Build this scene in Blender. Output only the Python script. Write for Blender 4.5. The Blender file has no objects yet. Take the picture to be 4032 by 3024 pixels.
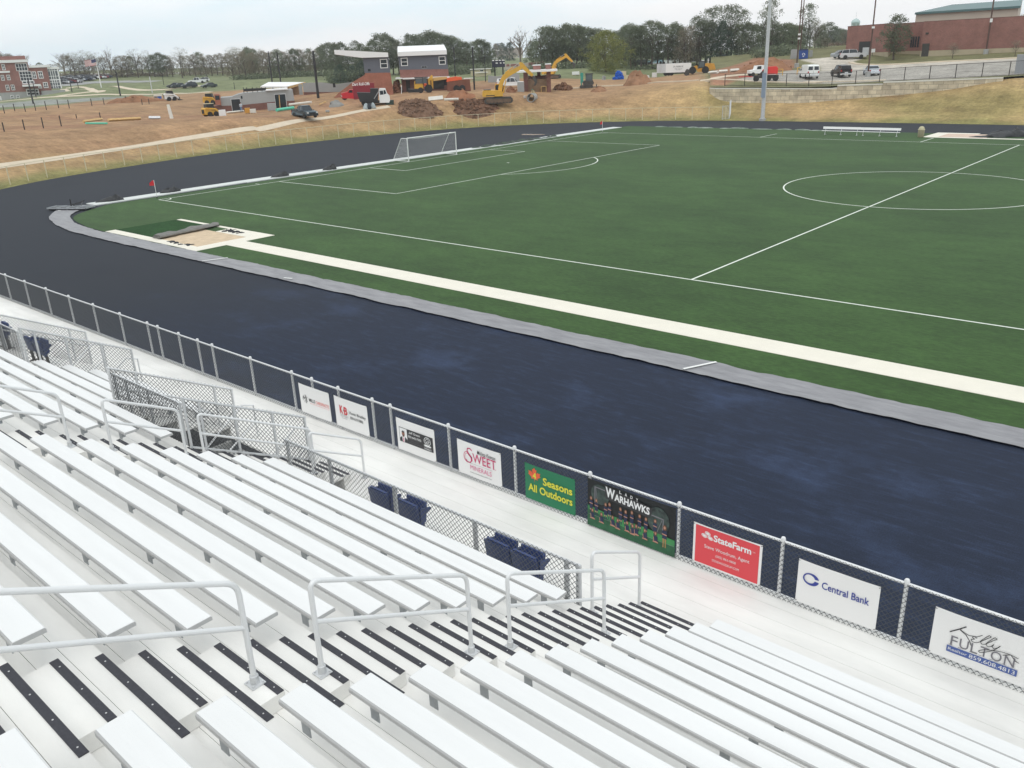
import bpy, bmesh, math, random
import numpy as np
from mathutils import Vector, Matrix
random.seed(7)
PI = math.pi
SC = bpy.context.scene
COL = SC.collection

# ------------------------------------------------------------------ camera (solved from the pitch markings)
CAM = np.array([70.0938, -34.5073, 10.0603])
YAW, PITCH, ROLL, FPX = -.7316686, -.3680403, -.0407248, 3329.01

def cam_axes():
    f = np.array([math.sin(YAW)*math.cos(PITCH), math.cos(YAW)*math.cos(PITCH), math.sin(PITCH)])
    r = np.cross(f, [0, 0, 1]); r /= np.linalg.norm(r); u = np.cross(r, f)
    c, s = math.cos(ROLL), math.sin(ROLL)
    return np.array([c*r+s*u, -s*r+c*u, f])
AX = cam_axes()

def ray(u, v):
    return np.array([(u-2016)/FPX, -(v-1512)/FPX, 1.]) @ AX

def at_dist(u, v, d):
    """world point seen in direction (u, v) of the survey photograph, at horizontal distance d from the camera"""
    q = ray(u, v); return CAM + q*d/math.hypot(q[0], q[1])

def ppm(p):
    return FPX/float((np.asarray(p)-CAM) @ AX[2])

def azim(p):
    return math.atan2(p[0]-CAM[0], p[1]-CAM[1])
# survey sheets (enlargements of the photograph) -> full pixel coordinates
z1 = lambda a, b: (a/2.212, b/2.212+150)
z2 = lambda a, b: (a/2.212+800, b/2.212+120)
z3 = lambda a, b: (a/2.212+1500, b/2.212+50)
z4 = lambda a, b: (a/2.212+2300, b/2.212)
z5 = lambda a, b: (a/2.212+3032, b/2.212)
sS = lambda a, b: (a/4.424, b/4.424+180)
sC = lambda a, b: (a/4.424+780, b/4.424+280)
sT = lambda a, b: (a/4.424+1280, b/4.424+180)
sE = lambda a, b: (a/4.424+1850, b/4.424+180)
sL = lambda a, b: (a/4.424+2500, b/4.424+150)
sV = lambda a, b: (a/3.6867+2900, b/3.6867+130)

# ------------------------------------------------------------------ mesh builder
class MB:
    def __init__(s): s.v = []; s.f = []; s.m = []; s.mi = 0
    def add(s, vs, fs):
        o = len(s.v); s.v += [tuple(map(float, p)) for p in vs]
        for f in fs: s.f.append(tuple(i+o for i in f)); s.m.append(s.mi)
        return s
    def mat(s, i): s.mi = i; return s
    def box(s, x0, x1, y0, y1, z0, z1):
        return s.add([(x0,y0,z0),(x1,y0,z0),(x1,y1,z0),(x0,y1,z0),(x0,y0,z1),(x1,y0,z1),(x1,y1,z1),(x0,y1,z1)],
                     [(0,3,2,1),(4,5,6,7),(0,1,5,4),(1,2,6,5),(2,3,7,6),(3,0,4,7)])
    def obox(s, c, size, rz=0, ry=0, rx=0):
        R = Matrix.Translation(c) @ Matrix.Rotation(rz, 4, 'Z') @ Matrix.Rotation(ry, 4, 'Y') @ Matrix.Rotation(rx, 4, 'X')
        a, b, d = [k/2 for k in size]
        vs = [R @ Vector(p) for p in [(-a,-b,-d),(a,-b,-d),(a,b,-d),(-a,b,-d),(-a,-b,d),(a,-b,d),(a,b,d),(-a,b,d)]]
        return s.add(vs, [(0,3,2,1),(4,5,6,7),(0,1,5,4),(1,2,6,5),(2,3,7,6),(3,0,4,7)])
    def tube(s, pts, r, n=8, caps=True):
        pts = [Vector(p) for p in pts]; k = len(pts)
        rs = r if isinstance(r, (list, tuple)) else [r]*k
        t0 = (pts[1]-pts[0]).normalized()
        a = t0.orthogonal().normalized(); vs = []; fs = []
        for i, p in enumerate(pts):
            t = ((pts[i+1]-p).normalized() if i < k-1 else Vector()) + ((p-pts[i-1]).normalized() if i else Vector())
            t.normalize(); a = (a - t*a.dot(t)).normalized(); b = t.cross(a)
            sc = 1.0
            if 0 < i < k-1:
                sc = 1/max(.5, math.cos((pts[i+1]-p).angle(p-pts[i-1], 0)/2))
            for j in range(n):
                w = 2*PI*j/n + PI/n; vs.append(p + (a*math.cos(w)+b*math.sin(w))*rs[i]*(1 if n > 6 else 1))
        for i in range(k-1):
            for j in range(n): fs.append((i*n+j, i*n+(j+1) % n, (i+1)*n+(j+1) % n, (i+1)*n+j))
        if caps: fs += [tuple(range(n-1, -1, -1)), tuple(range((k-1)*n, k*n))]
        return s.add(vs, fs)
    def bar(s, p0, p1, r, n=8, r1=None): return s.tube([p0, p1], [r, r if r1 is None else r1], n)
    def lathe(s, prof, n=16, c=(0, 0, 0), axis='Z'):
        vs = []; fs = []; k = len(prof)
        for r, z in prof:
            for j in range(n):
                w = 2*PI*j/n; q = (r*math.cos(w), r*math.sin(w), z)
                if axis == 'Y': q = (q[0], z, q[1])
                if axis == 'X': q = (z, q[0], q[1])
                vs.append((c[0]+q[0], c[1]+q[1], c[2]+q[2]))
        for i in range(k-1):
            for j in range(n): fs.append((i*n+j, i*n+(j+1) % n, (i+1)*n+(j+1) % n, (i+1)*n+j))
        fs += [tuple(range(n-1, -1, -1)), tuple(range((k-1)*n, k*n))]
        return s.add(vs, fs)
    def ball(s, c, r, n=10, m=6):
        r = r if isinstance(r, (list, tuple)) else (r, r, r)
        vs = [(c[0], c[1], c[2]-r[2])]; fs = []
        for i in range(1, m):
            t = -PI/2+PI*i/m
            for j in range(n):
                w = 2*PI*j/n
                vs.append((c[0]+r[0]*math.cos(t)*math.cos(w), c[1]+r[1]*math.cos(t)*math.sin(w), c[2]+r[2]*math.sin(t)))
        vs.append((c[0], c[1], c[2]+r[2])); L = len(vs)-1
        for j in range(n): fs.append((0, 1+(j+1) % n, 1+j)); fs.append((L, L-n+j, L-n+(j+1) % n))
        for i in range(m-2):
            for j in range(n): fs.append((1+i*n+j, 1+i*n+(j+1) % n, 1+(i+1)*n+(j+1) % n, 1+(i+1)*n+j))
        return s.add(vs, fs)
    def prism(s, poly, w0, w1, ax='Y'):
        """polygon in the plane across axis ax, extruded from w0 to w1; Y: (x,z)  Z: (x,y)  X: (y,z)"""
        n = len(poly)
        mk = {'Y': lambda p, w: (p[0], w, p[1]), 'Z': lambda p, w: (p[0], p[1], w), 'X': lambda p, w: (w, p[0], p[1])}[ax]
        vs = [mk(p, w0) for p in poly]+[mk(p, w1) for p in poly]
        return s.add(vs, [tuple(range(n)), tuple(range(2*n-1, n-1, -1))]+[(i, n+i, n+(i+1) % n, (i+1) % n) for i in range(n)])
    def loft(s, rings):
        n = len(rings[0]); vs = [p for r in rings for p in r]; k = len(rings)
        fs = [(i*n+j, i*n+(j+1) % n, (i+1)*n+(j+1) % n, (i+1)*n+j) for i in range(k-1) for j in range(n)]
        return s.add(vs, fs+[tuple(range(n-1, -1, -1)), tuple(range((k-1)*n, k*n))])
    # flat artwork on the local XZ plane, facing -Y
    def flat(s, pts, y=0.): return s.add([(p[0], y, p[1]) for p in pts], [tuple(range(len(pts)))])
    def frect(s, u0, u1, v0, v1, y=0.): return s.flat([(u0, v0), (u1, v0), (u1, v1), (u0, v1)], y)
    def fell(s, cu, cv, a, b, y=0., rot=0., n=18, a0=0, a1=2*PI):
        c, q = math.cos(rot), math.sin(rot)
        return s.flat([(cu+a*math.cos(t)*c-b*math.sin(t)*q, cv+a*math.cos(t)*q+b*math.sin(t)*c) for t in [a0+(a1-a0)*i/n for i in range(n)]], y)
    def fring(s, cu, cv, a, b, w, y=0., n=22, a0=0, a1=2*PI):
        for i in range(n):
            t, q = a0+(a1-a0)*i/n, a0+(a1-a0)*(i+1)/n
            s.flat([(cu+a*math.cos(t), cv+b*math.sin(t)), (cu+a*math.cos(q), cv+b*math.sin(q)), (cu+(a-w)*math.cos(q), cv+(b-w)*math.sin(q)), (cu+(a-w)*math.cos(t), cv+(b-w)*math.sin(t))], y)
        return s
    def fstroke(s, pts, w, y=0.):
        for p, q in zip(pts, pts[1:]):
            d = Vector((q[0]-p[0], q[1]-p[1]));
            if d.length < 1e-6: continue
            d.normalize(); e = d*w*.25; n = Vector((-d.y, d.x))*w/2
            P, Q = Vector(p)-e, Vector(q)+e
            s.flat([tuple(P-n), tuple(Q-n), tuple(Q+n), tuple(P+n)], y)
        return s
    def ftext(s, body, u, v, w, h=None, y=0., bold=0., shear=0., align='L'):
        """lettering fitted to width w (and height h of its bounding box), left/bottom at u, v"""
        c = bpy.data.curves.new('t', 'FONT'); c.body = body; c.size = 1; c.offset = bold; c.shear = shear; c.resolution_u = 3
        o = bpy.data.objects.new('t', c); COL.objects.link(o)
        me = bpy.data.meshes.new_from_object(o)
        P = np.array([q.co[:] for q in me.vertices]); lo, hi = P.min(0), P.max(0)
        sx = w/(hi[0]-lo[0]); sz = sx if h is None else h/(hi[1]-lo[1])
        if align == 'C': u = u-w/2
        s.add([(u+(p[0]-lo[0])*sx, y, v+(p[1]-lo[1])*sz) for p in P], [tuple(f.vertices) for f in me.polygons])
        bpy.data.objects.remove(o); bpy.data.curves.remove(c); bpy.data.meshes.remove(me)
        return s
    def mesh(s, name, mats, smooth=False, normals=False):
        me = bpy.data.meshes.new(name); me.from_pydata(s.v, [], s.f); me.update()
        for m in (mats if isinstance(mats, (list, tuple)) else [mats]): me.materials.append(m)
        if any(s.m): me.polygons.foreach_set('material_index', s.m)
        if normals:
            b = bmesh.new(); b.from_mesh(me); bmesh.ops.recalc_face_normals(b, faces=b.faces); b.to_mesh(me); b.free()
        if smooth:
            me.shade_smooth(); me.set_sharp_from_angle(angle=math.radians(40))
        return me
    def build(s, name, mats, parent=None, smooth=False, normals=True):
        o = bpy.data.objects.new(name, s.mesh(name, mats, smooth, normals)); COL.objects.link(o)
        if parent is not None: o.parent = parent
        return o

def tag(o, label=None, cat=None, group=None, kind=None):
    for k, v in (('label', label), ('category', cat), ('group', group), ('kind', kind)):
        if v: o[k] = v
    return o
def thing(name, label, cat, loc=(0, 0, 0), rz=0., group=None, scale=None):
    o = bpy.data.objects.new(name, None); COL.objects.link(o); o.empty_display_size = .3
    o.location = tuple(map(float, loc)); o.rotation_euler = (0, 0, rz)
    if scale: o.scale = scale
    return tag(o, label, cat, group)
def part(o, label): o['label'] = label; return o
def dup(root, loc, rz=None, label=None, group=None, scale=None):
    r = root.copy(); COL.objects.link(r); r.location = tuple(map(float, loc))
    if rz is not None: r.rotation_euler = (0, 0, rz)
    if scale: r.scale = scale
    if label: r['label'] = label
    if group: r['group'] = group
    for ch in list(root.children):
        c = ch.copy(); COL.objects.link(c); c.parent = r
        for g in list(ch.children):
            d = g.copy(); COL.objects.link(d); d.parent = c
    return r

# ------------------------------------------------------------------ materials
def L(r, g, b, k=1.):
    f = lambda c: (c/255/12.92 if c <= 10.3 else ((c/255+.055)/1.055)**2.4)*k
    return (f(r), f(g), f(b), 1)
def mat(name, col, rough=.6, metal=0., var=.0, scale=3., bump=0., bscale=None, stretch=None, col2=None, spec=None, sheen=0., detail=4.):
    m = bpy.data.materials.new(name); m.use_nodes = True; nt = m.node_tree; n = nt.nodes; b = n['Principled BSDF']
    b.inputs['Base Color'].default_value = col; b.inputs['Roughness'].default_value = rough; b.inputs['Metallic'].default_value = metal
    if spec is not None: b.inputs['Specular IOR Level'].default_value = spec
    if sheen: b.inputs['Sheen Weight'].default_value = sheen; b.inputs['Sheen Roughness'].default_value = .5
    if var or col2 or bump:
        tc = n.new('ShaderNodeTexCoord'); mp = n.new('ShaderNodeMapping'); nt.links.new(tc.outputs['Object'], mp.inputs[0])
        if stretch: mp.inputs['Scale'].default_value = stretch
        nz = n.new('ShaderNodeTexNoise'); nz.inputs['Scale'].default_value = scale; nz.inputs['Detail'].default_value = detail; nz.inputs['Roughness'].default_value = .6
        nt.links.new(mp.outputs[0], nz.inputs['Vector'])
        if var or col2:
            c2 = col2 or tuple(min(1, c*(1+var)) for c in col[:3])+(1,)
            c1 = col if col2 else tuple(c*(1-var) for c in col[:3])+(1,)
            rp = n.new('ShaderNodeValToRGB'); rp.color_ramp.elements[0].position = .3; rp.color_ramp.elements[1].position = .7
            rp.color_ramp.elements[0].color = c1; rp.color_ramp.elements[1].color = c2
            nt.links.new(nz.outputs['Fac'], rp.inputs[0]); nt.links.new(rp.outputs[0], b.inputs['Base Color'])
        if bump:
            nb = n.new('ShaderNodeTexNoise'); nb.inputs['Scale'].default_value = bscale or scale*4; nb.inputs['Detail'].default_value = 5
            nt.links.new(mp.outputs[0], nb.inputs['Vector'])
            bp = n.new('ShaderNodeBump'); bp.inputs['Strength'].default_value = bump; bp.inputs['Distance'].default_value = .05
            nt.links.new(nb.outputs['Fac'], bp.inputs['Height']); nt.links.new(bp.outputs[0], b.inputs['Normal'])
    return m
def brick_mat(name, c1, c2, mortar, scale, ratio=(.5, .25), var=.15, rot=None, msize=.02):
    m = mat(name, c1, .85); nt = m.node_tree; n = nt.nodes
    tc = n.new('ShaderNodeTexCoord'); sx = n.new('ShaderNodeSeparateXYZ'); ad = n.new('ShaderNodeMath'); cb = n.new('ShaderNodeCombineXYZ')
    nt.links.new(tc.outputs['Object'], sx.inputs[0]); nt.links.new(sx.outputs[0], ad.inputs[0]); nt.links.new(sx.outputs[1], ad.inputs[1])
    nt.links.new(ad.outputs[0], cb.inputs[0]); nt.links.new(sx.outputs[2], cb.inputs[1])
    bt = n.new('ShaderNodeTexBrick'); bt.inputs['Scale'].default_value = scale; bt.inputs['Color1'].default_value = c1; bt.inputs['Color2'].default_value = c2
    bt.inputs['Mortar'].default_value = mortar; bt.inputs['Mortar Size'].default_value = msize; bt.inputs['Brick Width'].default_value = ratio[0]; bt.inputs['Row Height'].default_value = ratio[1]
    nt.links.new(cb.outputs[0], bt.inputs['Vector'])
    nz = n.new('ShaderNodeTexNoise'); nz.inputs['Scale'].default_value = .8; nz.inputs['Detail'].default_value = 6; nt.links.new(tc.outputs['Object'], nz.inputs['Vector'])
    mr = n.new('ShaderNodeMapRange'); mr.inputs[1].default_value = .3; mr.inputs[2].default_value = .7; mr.inputs[3].default_value = 1-var; mr.inputs[4].default_value = 1+var
    nt.links.new(nz.outputs['Fac'], mr.inputs[0])
    mx = n.new('ShaderNodeMix'); mx.data_type = 'RGBA'; mx.blend_type = 'MULTIPLY'; mx.inputs[0].default_value = 1
    nt.links.new(bt.outputs['Color'], mx.inputs[6]); nt.links.new(mr.outputs[0], mx.inputs[7]); nt.links.new(mx.outputs[2], n['Principled BSDF'].inputs['Base Color'])
    return m
M = dict(
 alum=mat('seat_aluminium', (.77,.77,.765,1), .55, 0, .035, 1.2, stretch=(.5,6,6), spec=.35),
 deck=mat('deck_aluminium', (.79,.775,.745,1), .65, 0, .12, .7, stretch=(.6,2.0,1), detail=8, spec=.25),
 galv=mat('galvanised_steel', (.58,.59,.60,1), .45, .15, .12, 6.),
 rail=mat('aluminium_pipe', (.74,.745,.75,1), .4, .1),
 bracket=mat('bracket_steel', (.40,.42,.44,1), .5, .2, .15, 8.),
 edge=mat('mill_aluminium', (.50,.50,.50,1), .5, .1),
 wire=mat('chain_link_wire', (.075,.08,.085,1), .5, .2),
 wire_tan=mat('chain_link_wire_pale', (.50,.46,.34,1), .6),
 post_tan=mat('fence_post_pale', (.66,.60,.42,1), .6),
 post_dk=mat('fence_post_dark', (.035,.028,.026,1), .6),
 strip=mat('black_grit_strip', (.045,.045,.055,1), .8, 0, .2, 40.),
 rivet=mat('rivet_aluminium', (.55,.55,.55,1), .5),
 navy=mat('navy_plastic', L(38,55,100), .5), navy2=mat('navy_vinyl', L(45,64,115), .6, bump=.2, scale=8),
 white=mat('white_paint', (.80,.80,.79,1), .45), conc=mat('concrete_white', (.68,.66,.60,1), .8, 0, .07, 1.2, detail=8),
 conc2=mat('concrete_grey', (.36,.36,.35,1), .85, 0, .12, .7, detail=8), vinyl=mat('banner_vinyl', (.86,.85,.84,1), .5),
 black=mat('black_paint', (.02,.02,.022,1), .5), rubber=mat('tyre_rubber', (.025,.024,.024,1), .85, 0, .3, 3.), glass=mat('dark_glass', (.025,.032,.04,1), .08),
 glass2=mat('grey_glass', (.10,.12,.13,1), .15), chrome=mat('wheel_alloy', (.5,.5,.5,1), .35, .5),
 yellow=mat('plant_yellow', L(215,165,60), .5, 0, .10, 1.5), amber=mat('loader_amber', L(200,145,55), .5, 0, .12, 1.5), steel=mat('dark_steel', (.06,.055,.05,1), .7, 0, .3, 2.),
 mud=mat('muddy_steel', L(105,85,70), .8, 0, .25, 2.), red=mat('red_paint', L(190,35,45), .4), maroon=mat('maroon_paint', L(130,30,45), .5), orange=mat('orange_tarp', L(225,95,50), .6),
 brightred=mat('lift_red', L(225,60,55), .5), teal=mat('teal_paint', L(60,150,135), .5), tealpipe=mat('teal_pipe', L(95,200,170), .5), blue=mat('blue_tarp', L(45,95,185), .5, bump=.3, scale=1.5), dblue=mat('dumpster_blue', L(35,70,140), .5),
 timber=mat('timber', L(205,170,115), .75, 0, .15, 3.), tan=mat('tan_siding', L(190,180,150), .7), beige=mat('beige_panel', L(190,180,165), .7, 0, .04, .3), greenroof=mat('green_metal_roof', L(75,105,105), .5, 0, .08, .6, stretch=(6,.3,1)),
 siding=mat('grey_siding', L(98,102,112), .7, 0, .05, 1., stretch=(.3,.3,6)), roofwhite=mat('white_roofing', (.84,.84,.84,1), .5),
 green=mat('flag_green', L(35,90,60), .6), trash=mat('trash_can_stone', L(165,155,130), .8, 0, .12, 6.), trash2=mat('trash_can_lid', L(190,182,150), .6),
 flag=mat('corner_flag_red', L(205,40,50), .6), bag=mat('black_rubber_bag', (.03,.031,.034,1), .6, 0, .3, 5., bump=.4),
 skin=mat('skin', L(190,140,115), .6), jeans=mat('denim', L(95,125,165), .8), shirt=mat('pale_shirt', L(190,200,210), .8), hair=mat('dark_hair', (.02,.016,.013,1), .6), khaki=mat('khaki_cloth', L(205,195,160), .8),
 brick=brick_mat('red_brick', L(144,97,88), L(132,88,80), L(152,122,112), 2.2), brick2=brick_mat('orange_brick', L(158,98,78), L(146,90,74), L(170,125,105), 2.2),
 brick3=brick_mat('dark_brick', L(122,82,72), L(110,74,66), L(125,95,88), 2.2),
 stone=brick_mat('cut_stone', L(214,202,178), L(178,166,146), L(126,116,100), .55, (.78,.34), .28, msize=.012),
 block=mat('grey_blockwork', L(158,160,160), .85, 0, .06, .5, detail=8),
 bark=mat('bark', L(86,76,68), .9, 0, .2, 3.), bark2=mat('pale_bark', L(116,104,92), .9, 0, .2, 3.),
)
# ------------------------------------------------------------------ the track outline and the lie of the land
_left = [(30,-22.3),(10,-22.2),(0,-21.2),(-8,-18.4),(-15.5,-13.2),(-22.6,-4.6),(-26.9,2.8),(-30,12.6),(-32.6,23.4),(-33.5,35.4),(-32.4,50),(-29.4,60.8),(-24.6,68.8),(-17.5,76.2),(-7.5,82.6),(2.5,85.9),(11.5,87.1),(24,87.6),(40,87.7)]
def smooth_line(P, step=1.2, closed=False):
    P = np.array(P, float); out = []
    n = len(P)
    for i in range(n if closed else n-1):
        a, b = P[i], P[(i+1) % n]
        p0 = P[i-1] if (i or closed) else a*2-b
        p3 = P[(i+2) % n] if (closed or i+2 < n) else b*2-a
        k = max(1, int(np.linalg.norm(b-a)/step))
        for j in range(k):
            t = j/k
            out.append(.5*((2*a)+(-p0+b)*t+(2*p0-5*a+4*b-p3)*t*t+(-p0+3*a-3*b+p3)*t**3))
    if not closed: out.append(P[-1])
    return np.array(out)
_half = smooth_line(_left, 2.)
OUT = np.vstack([_half, np.column_stack([101.4-_half[::-1, 0], _half[::-1, 1]])])        # closed outline of the track, both ends alike

def sdist(x, y, P=OUT):
    """signed distance to a closed polygon, positive outside"""
    x = np.asarray(x, float); y = np.asarray(y, float)
    d = np.full(x.shape, 1e9); ins = np.zeros(x.shape, bool)
    for (ax, ay), (bx, by) in zip(P, np.roll(P, -1, 0)):
        ex, ey = bx-ax, by-ay; l2 = ex*ex+ey*ey
        if l2 < 1e-9: continue
        t = np.clip(((x-ax)*ex+(y-ay)*ey)/l2, 0, 1)
        d = np.minimum(d, (x-ax-t*ex)**2+(y-ay-t*ey)**2)
        if ay != by:
            c = ((ay > y) != (by > y)) & (x < ex*(y-ay)/(by-ay)+ax); ins ^= c
    d = np.sqrt(d); return np.where(ins, -d, d)
class TPS:
    def __init__(s, P, lam=2.):
        P = np.array(P, float); s.X = P[:, :2]/100; n = len(P)
        A = np.zeros((n+3, n+3)); A[:n, :n] = s.k(s.X, s.X)+np.eye(n)*lam*1e-4
        A[:n, n] = 1; A[:n, n+1:] = s.X; A[n:, :n] = A[:n, n:].T
        s.c = np.linalg.solve(A, np.r_[P[:, 2], 0, 0, 0])
    @staticmethod
    def k(a, b):
        r2 = ((a[:, None]-b[None])**2).sum(-1); return .5*r2*np.log(r2+1e-12)
    def __call__(s, x, y):
        q = np.column_stack([np.ravel(x), np.ravel(y)])/100; n = len(s.X); out = []
        for i in range(0, len(q), 20000):
            p = q[i:i+20000]; out.append(s.k(p, s.X) @ s.c[:n] + s.c[n] + p @ s.c[n+1:])
        return np.concatenate(out).reshape(np.shape(x))
_low = [(z1(0,1115),105),(z1(950,980),117),(z1(2212,785),128),(z2(900,778),136),(z2(1620,660),146),(z2(850,765),138.5),(z2(1450,655),148),(z2(1240,615),158),(z2(1650,560),172),
 (z3(280,690),172),(z3(590,680),171),(z3(1030,755),148),(z3(1300,745),150),(z3(1465,695),160),(z3(1550,665),168),(z3(2212,630),166),(z4(1000,705),157),(z4(740,665),188),(z4(950,650),182),
 (z4(1095,790),147),(z4(1200,830),147),(z4(1700,873),142),(z5(500,870),141),(z5(980,835),140),(z5(1500,780),139),(z5(2000,705),138),(z5(2212,665),139),(z3(1960,510),215),(z1(1000,340),430),(z1(200,345),430),(z2(500,430),300),(z2(1100,430),285),
 (sS(0,975),340),(sS(640,910),345),(z1(1050,500),290),(z1(500,590),215),(z1(0,620),200),(z1(530,765),143),(z1(1000,735),152),(z2(130,720),168),(z2(790,665),170),(z2(80,745),162),(z2(1003,585),174),(z1(883,432),310),(z4(620,560),262),(z3(700,560),230),(z3(2212,560),212),
 (z4(1600,540),225),(z4(1350,585),190),(z1(1700,395),340)]
_lp = [at_dist(*p, d) for p, d in _low]
_lp += [(x, y, 0.) for x, y in OUT[::5]]
_lp += [(x, y, 0.) for x, y in ((20,-28),(50,-30),(75,-32),(95,-30),(40,-50),(80,-60),(0,-45),(60,-100),(130,-60),(-30,-60))]
_lp += [(-700,400,8.6),(-500,700,8.2),(-200,900,7.6),(100,800,8.),(-900,-100,6.),(300,600,8.),(500,200,6.),(400,-300,0.),(-500,-500,0.),(0,-600,0.),(150,150,6.),(180,60,1.5)]
TL = TPS(_lp)
_up = [(z4(1095,757),147.6),(z4(1700,757),142.5),(z5(500,752),141.5),(z5(980,720),140.5),(z5(1500,692),139.5),(z5(2000,672),138.5),(z5(2212,655),139.5),(z5(320,690),153),(z5(580,675),154),(z5(870,660),155),(z5(1500,600),153),(z5(2100,570),153),(z5(720,510),186),(z5(900,558),178),(z5(1500,530),172),(z5(2150,500),170),
 (z5(1340,490),186),(z5(650,465),198),(z5(2100,465),178),(z4(1600,705),150),(z4(1350,640),165),(z4(1250,705),152),(z4(1900,515),196),(z5(300,500),200),(z4(1100,690),158)]
TU = TPS([at_dist(*p, d) for p, d in _up], 6.)

# the retaining wall follows a line of its own; the car park behind it is a terrace
_wl = [(z4(1092,800), 147.3),(z4(1140,815),146.2),(z4(1250,838),145),(z4(1700,873),142),(z5(250,880),141.3),(z5(580,872),141),(z5(980,835),140),(z5(1500,780),139),(z5(2030,700),138)]
WALL = smooth_line([at_dist(*p, d)[:2] for p, d in _wl], 1.0)
_wext = np.vstack([WALL, [at_dist(*z5(2400,650), 139.5)[:2], at_dist(*z5(3200,600), 146)[:2]]])
AZ0, AZ1 = azim(WALL[0]), azim(_wext[-1])
_waz = np.array([azim(p) for p in _wext]); _wd = np.hypot(_wext[:, 0]-CAM[0], _wext[:, 1]-CAM[1])
def wall_dist(az): return np.interp(az, _waz, _wd)
DBACK = 225.
def sstep(a, b, t):
    t = np.clip((t-a)/(b-a), 0, 1); return t*t*(3-2*t)
def in_terrace(x, y):
    az = np.arctan2(x-CAM[0], y-CAM[1]); d = np.hypot(x-CAM[0], y-CAM[1])
    return (az > AZ0) & (az < AZ1) & (d > wall_dist(az)) & (d < DBACK)
def H_low(x, y):
    x = np.asarray(x, float); y = np.asarray(y, float)
    s = sdist(x, y); t = TL(x, y)
    stand = (x > -5) & (x < 110) & (y < -15)
    w = sstep(0, 11, s)
    near = .16*s
    h = np.where(s > 0, near*(1-w)+t*w, np.maximum(-.6, .16*s))
    h = np.where(stand, np.minimum(h, -.05), h)
    # a small roughness so that the ground is not a billiard table
    h = h+np.where(s > 2, .10*np.sin(x*.31+1.7*np.sin(y*.13))*np.sin(y*.27+1.3*np.sin(x*.17)), 0)*sstep(2, 12, s)
    d = np.hypot(x-CAM[0], y-CAM[1]); f = sstep(700, 1600, d)
    return h*(1-f)+8.3*f
def H(x, y):
    x = np.asarray(x, float); y = np.asarray(y, float)
    return np.where(in_terrace(x, y), TU(x, y), H_low(x, y))
def G(u, v, lo=60., hi=900.):
    """where the line of sight (u, v) meets the ground"""
    q = ray(u, v); k = math.hypot(q[0], q[1]); ds = np.concatenate([np.arange(lo, 260, .5), np.arange(260, hi, 2.)])
    X = CAM[None]+q[None]*(ds/k)[:, None]
    g = X[:, 2]-H(X[:, 0], X[:, 1]); i = np.argmax(g < 0)
    if not (g < 0).any(): i = len(ds)-1; return X[i]
    if i == 0: p = X[0]
    else:
        t = g[i-1]/(g[i-1]-g[i]); p = X[i-1]+(X[i]-X[i-1])*t
    return np.array([p[0], p[1], float(H(p[0], p[1]))])
def GD(u, d):
    """ground point at horizontal distance d below column u of the horizon"""
    p = at_dist(u, 309.4-.04075*u, d); return np.array([p[0], p[1], float(H(p[0], p[1]))])

# ---- terrain colours (what grows or lies there, no light in it)
DIRT = np.array(L(157,126,95)[:3]); DIRT2 = np.array(L(138,101,79)[:3]); STRAW = np.array(L(170,144,103)[:3]); GRN = np.array(L(118,120,72)[:3]); LAWN = np.array(L(117,123,90)[:3])
GRAVEL = np.array(L(140,142,136)[:3]); LOT = np.array(L(160,155,147)[:3]); DRIVE = np.array(L(186,178,166)[:3]); VERGE = np.array(L(112,110,78)[:3])
def poly_px(pts, lo=60.): return np.array([G(*p, lo=lo)[:2] for p in pts])
_yard_far = poly_px([(-500,480),(0,434),(120,426),(300,404),(480,386),(600,378),(830,362),(1000,350),(1250,338),(1700,332),(1900,318),(2100,306),(2300,312),(2480,310),(2640,296),(2760,283)])
_yard = np.vstack([_yard_far, [WALL[0]], [[0,88]], [[-30,60]], [[-25,-5]], [[-120,-90]]])
_gravel = poly_px([(-300,446),z1(0,565),z1(500,532),z1(1250,498),z1(1250,512),z1(900,535),z1(500,575),z1(0,605),(-300,470)])
def ground_colour(x, y):
    s = sdist(x, y); rng = np.random.RandomState(3)
    n1 = .5+.5*np.sin(x*.11+2*np.sin(y*.07))*np.sin(y*.09+2*np.sin(x*.05)); n2 = .5+.5*np.sin(x*.45+2.2*np.sin(y*.21))*np.sin(y*.39+1.9*np.sin(x*.26))
    c = np.repeat(LAWN[None], x.size, 0)
    def mix(c, col, w): return c*(1-w[:, None])+col[None]*w[:, None]
    yd = 1-sstep(-1.5, 1.5, sdist(x, y, _yard)+1.2*(n2-.5))
    c = mix(c, DIRT, yd); c = mix(c, DIRT2, yd*.6*sstep(.5, .9, n1*.6+n2*.4))
    c = mix(c, GRAVEL, 1-sstep(-1, 1, sdist(x, y, _gravel)))
    right = sstep(-22, 2, x)*sstep(60, 80, y)
    c = mix(c, STRAW, right*(1-sstep(14, 24, s)))
    c = mix(c, DIRT2*1.15, right*sstep(.75, .95, n2*.55+n1*.45)*sstep(3, 6, s)*(1-sstep(9, 16, s))*.7)
    left = 1-right
    c = mix(c, STRAW*.95, left*(1-sstep(5, 9, s+2*(n2-.5)))*.6)
    gw = (1-sstep(1.2, 4.2, s+2.2*(n2-.5)+right*(1-n1)*1.5))
    gw2 = right*(1-sstep(7, 13, s))*sstep(.45, .8, n1)*.5
    c = mix(c, GRN, np.maximum(gw*.8, gw2))
    return c
def colour_ground(me, C):
    a = me.color_attributes.new('ground', 'FLOAT_COLOR', 'POINT'); a.data.foreach_set('color', np.column_stack([C, np.ones(len(C))]).astype(np.float32).ravel())
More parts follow.
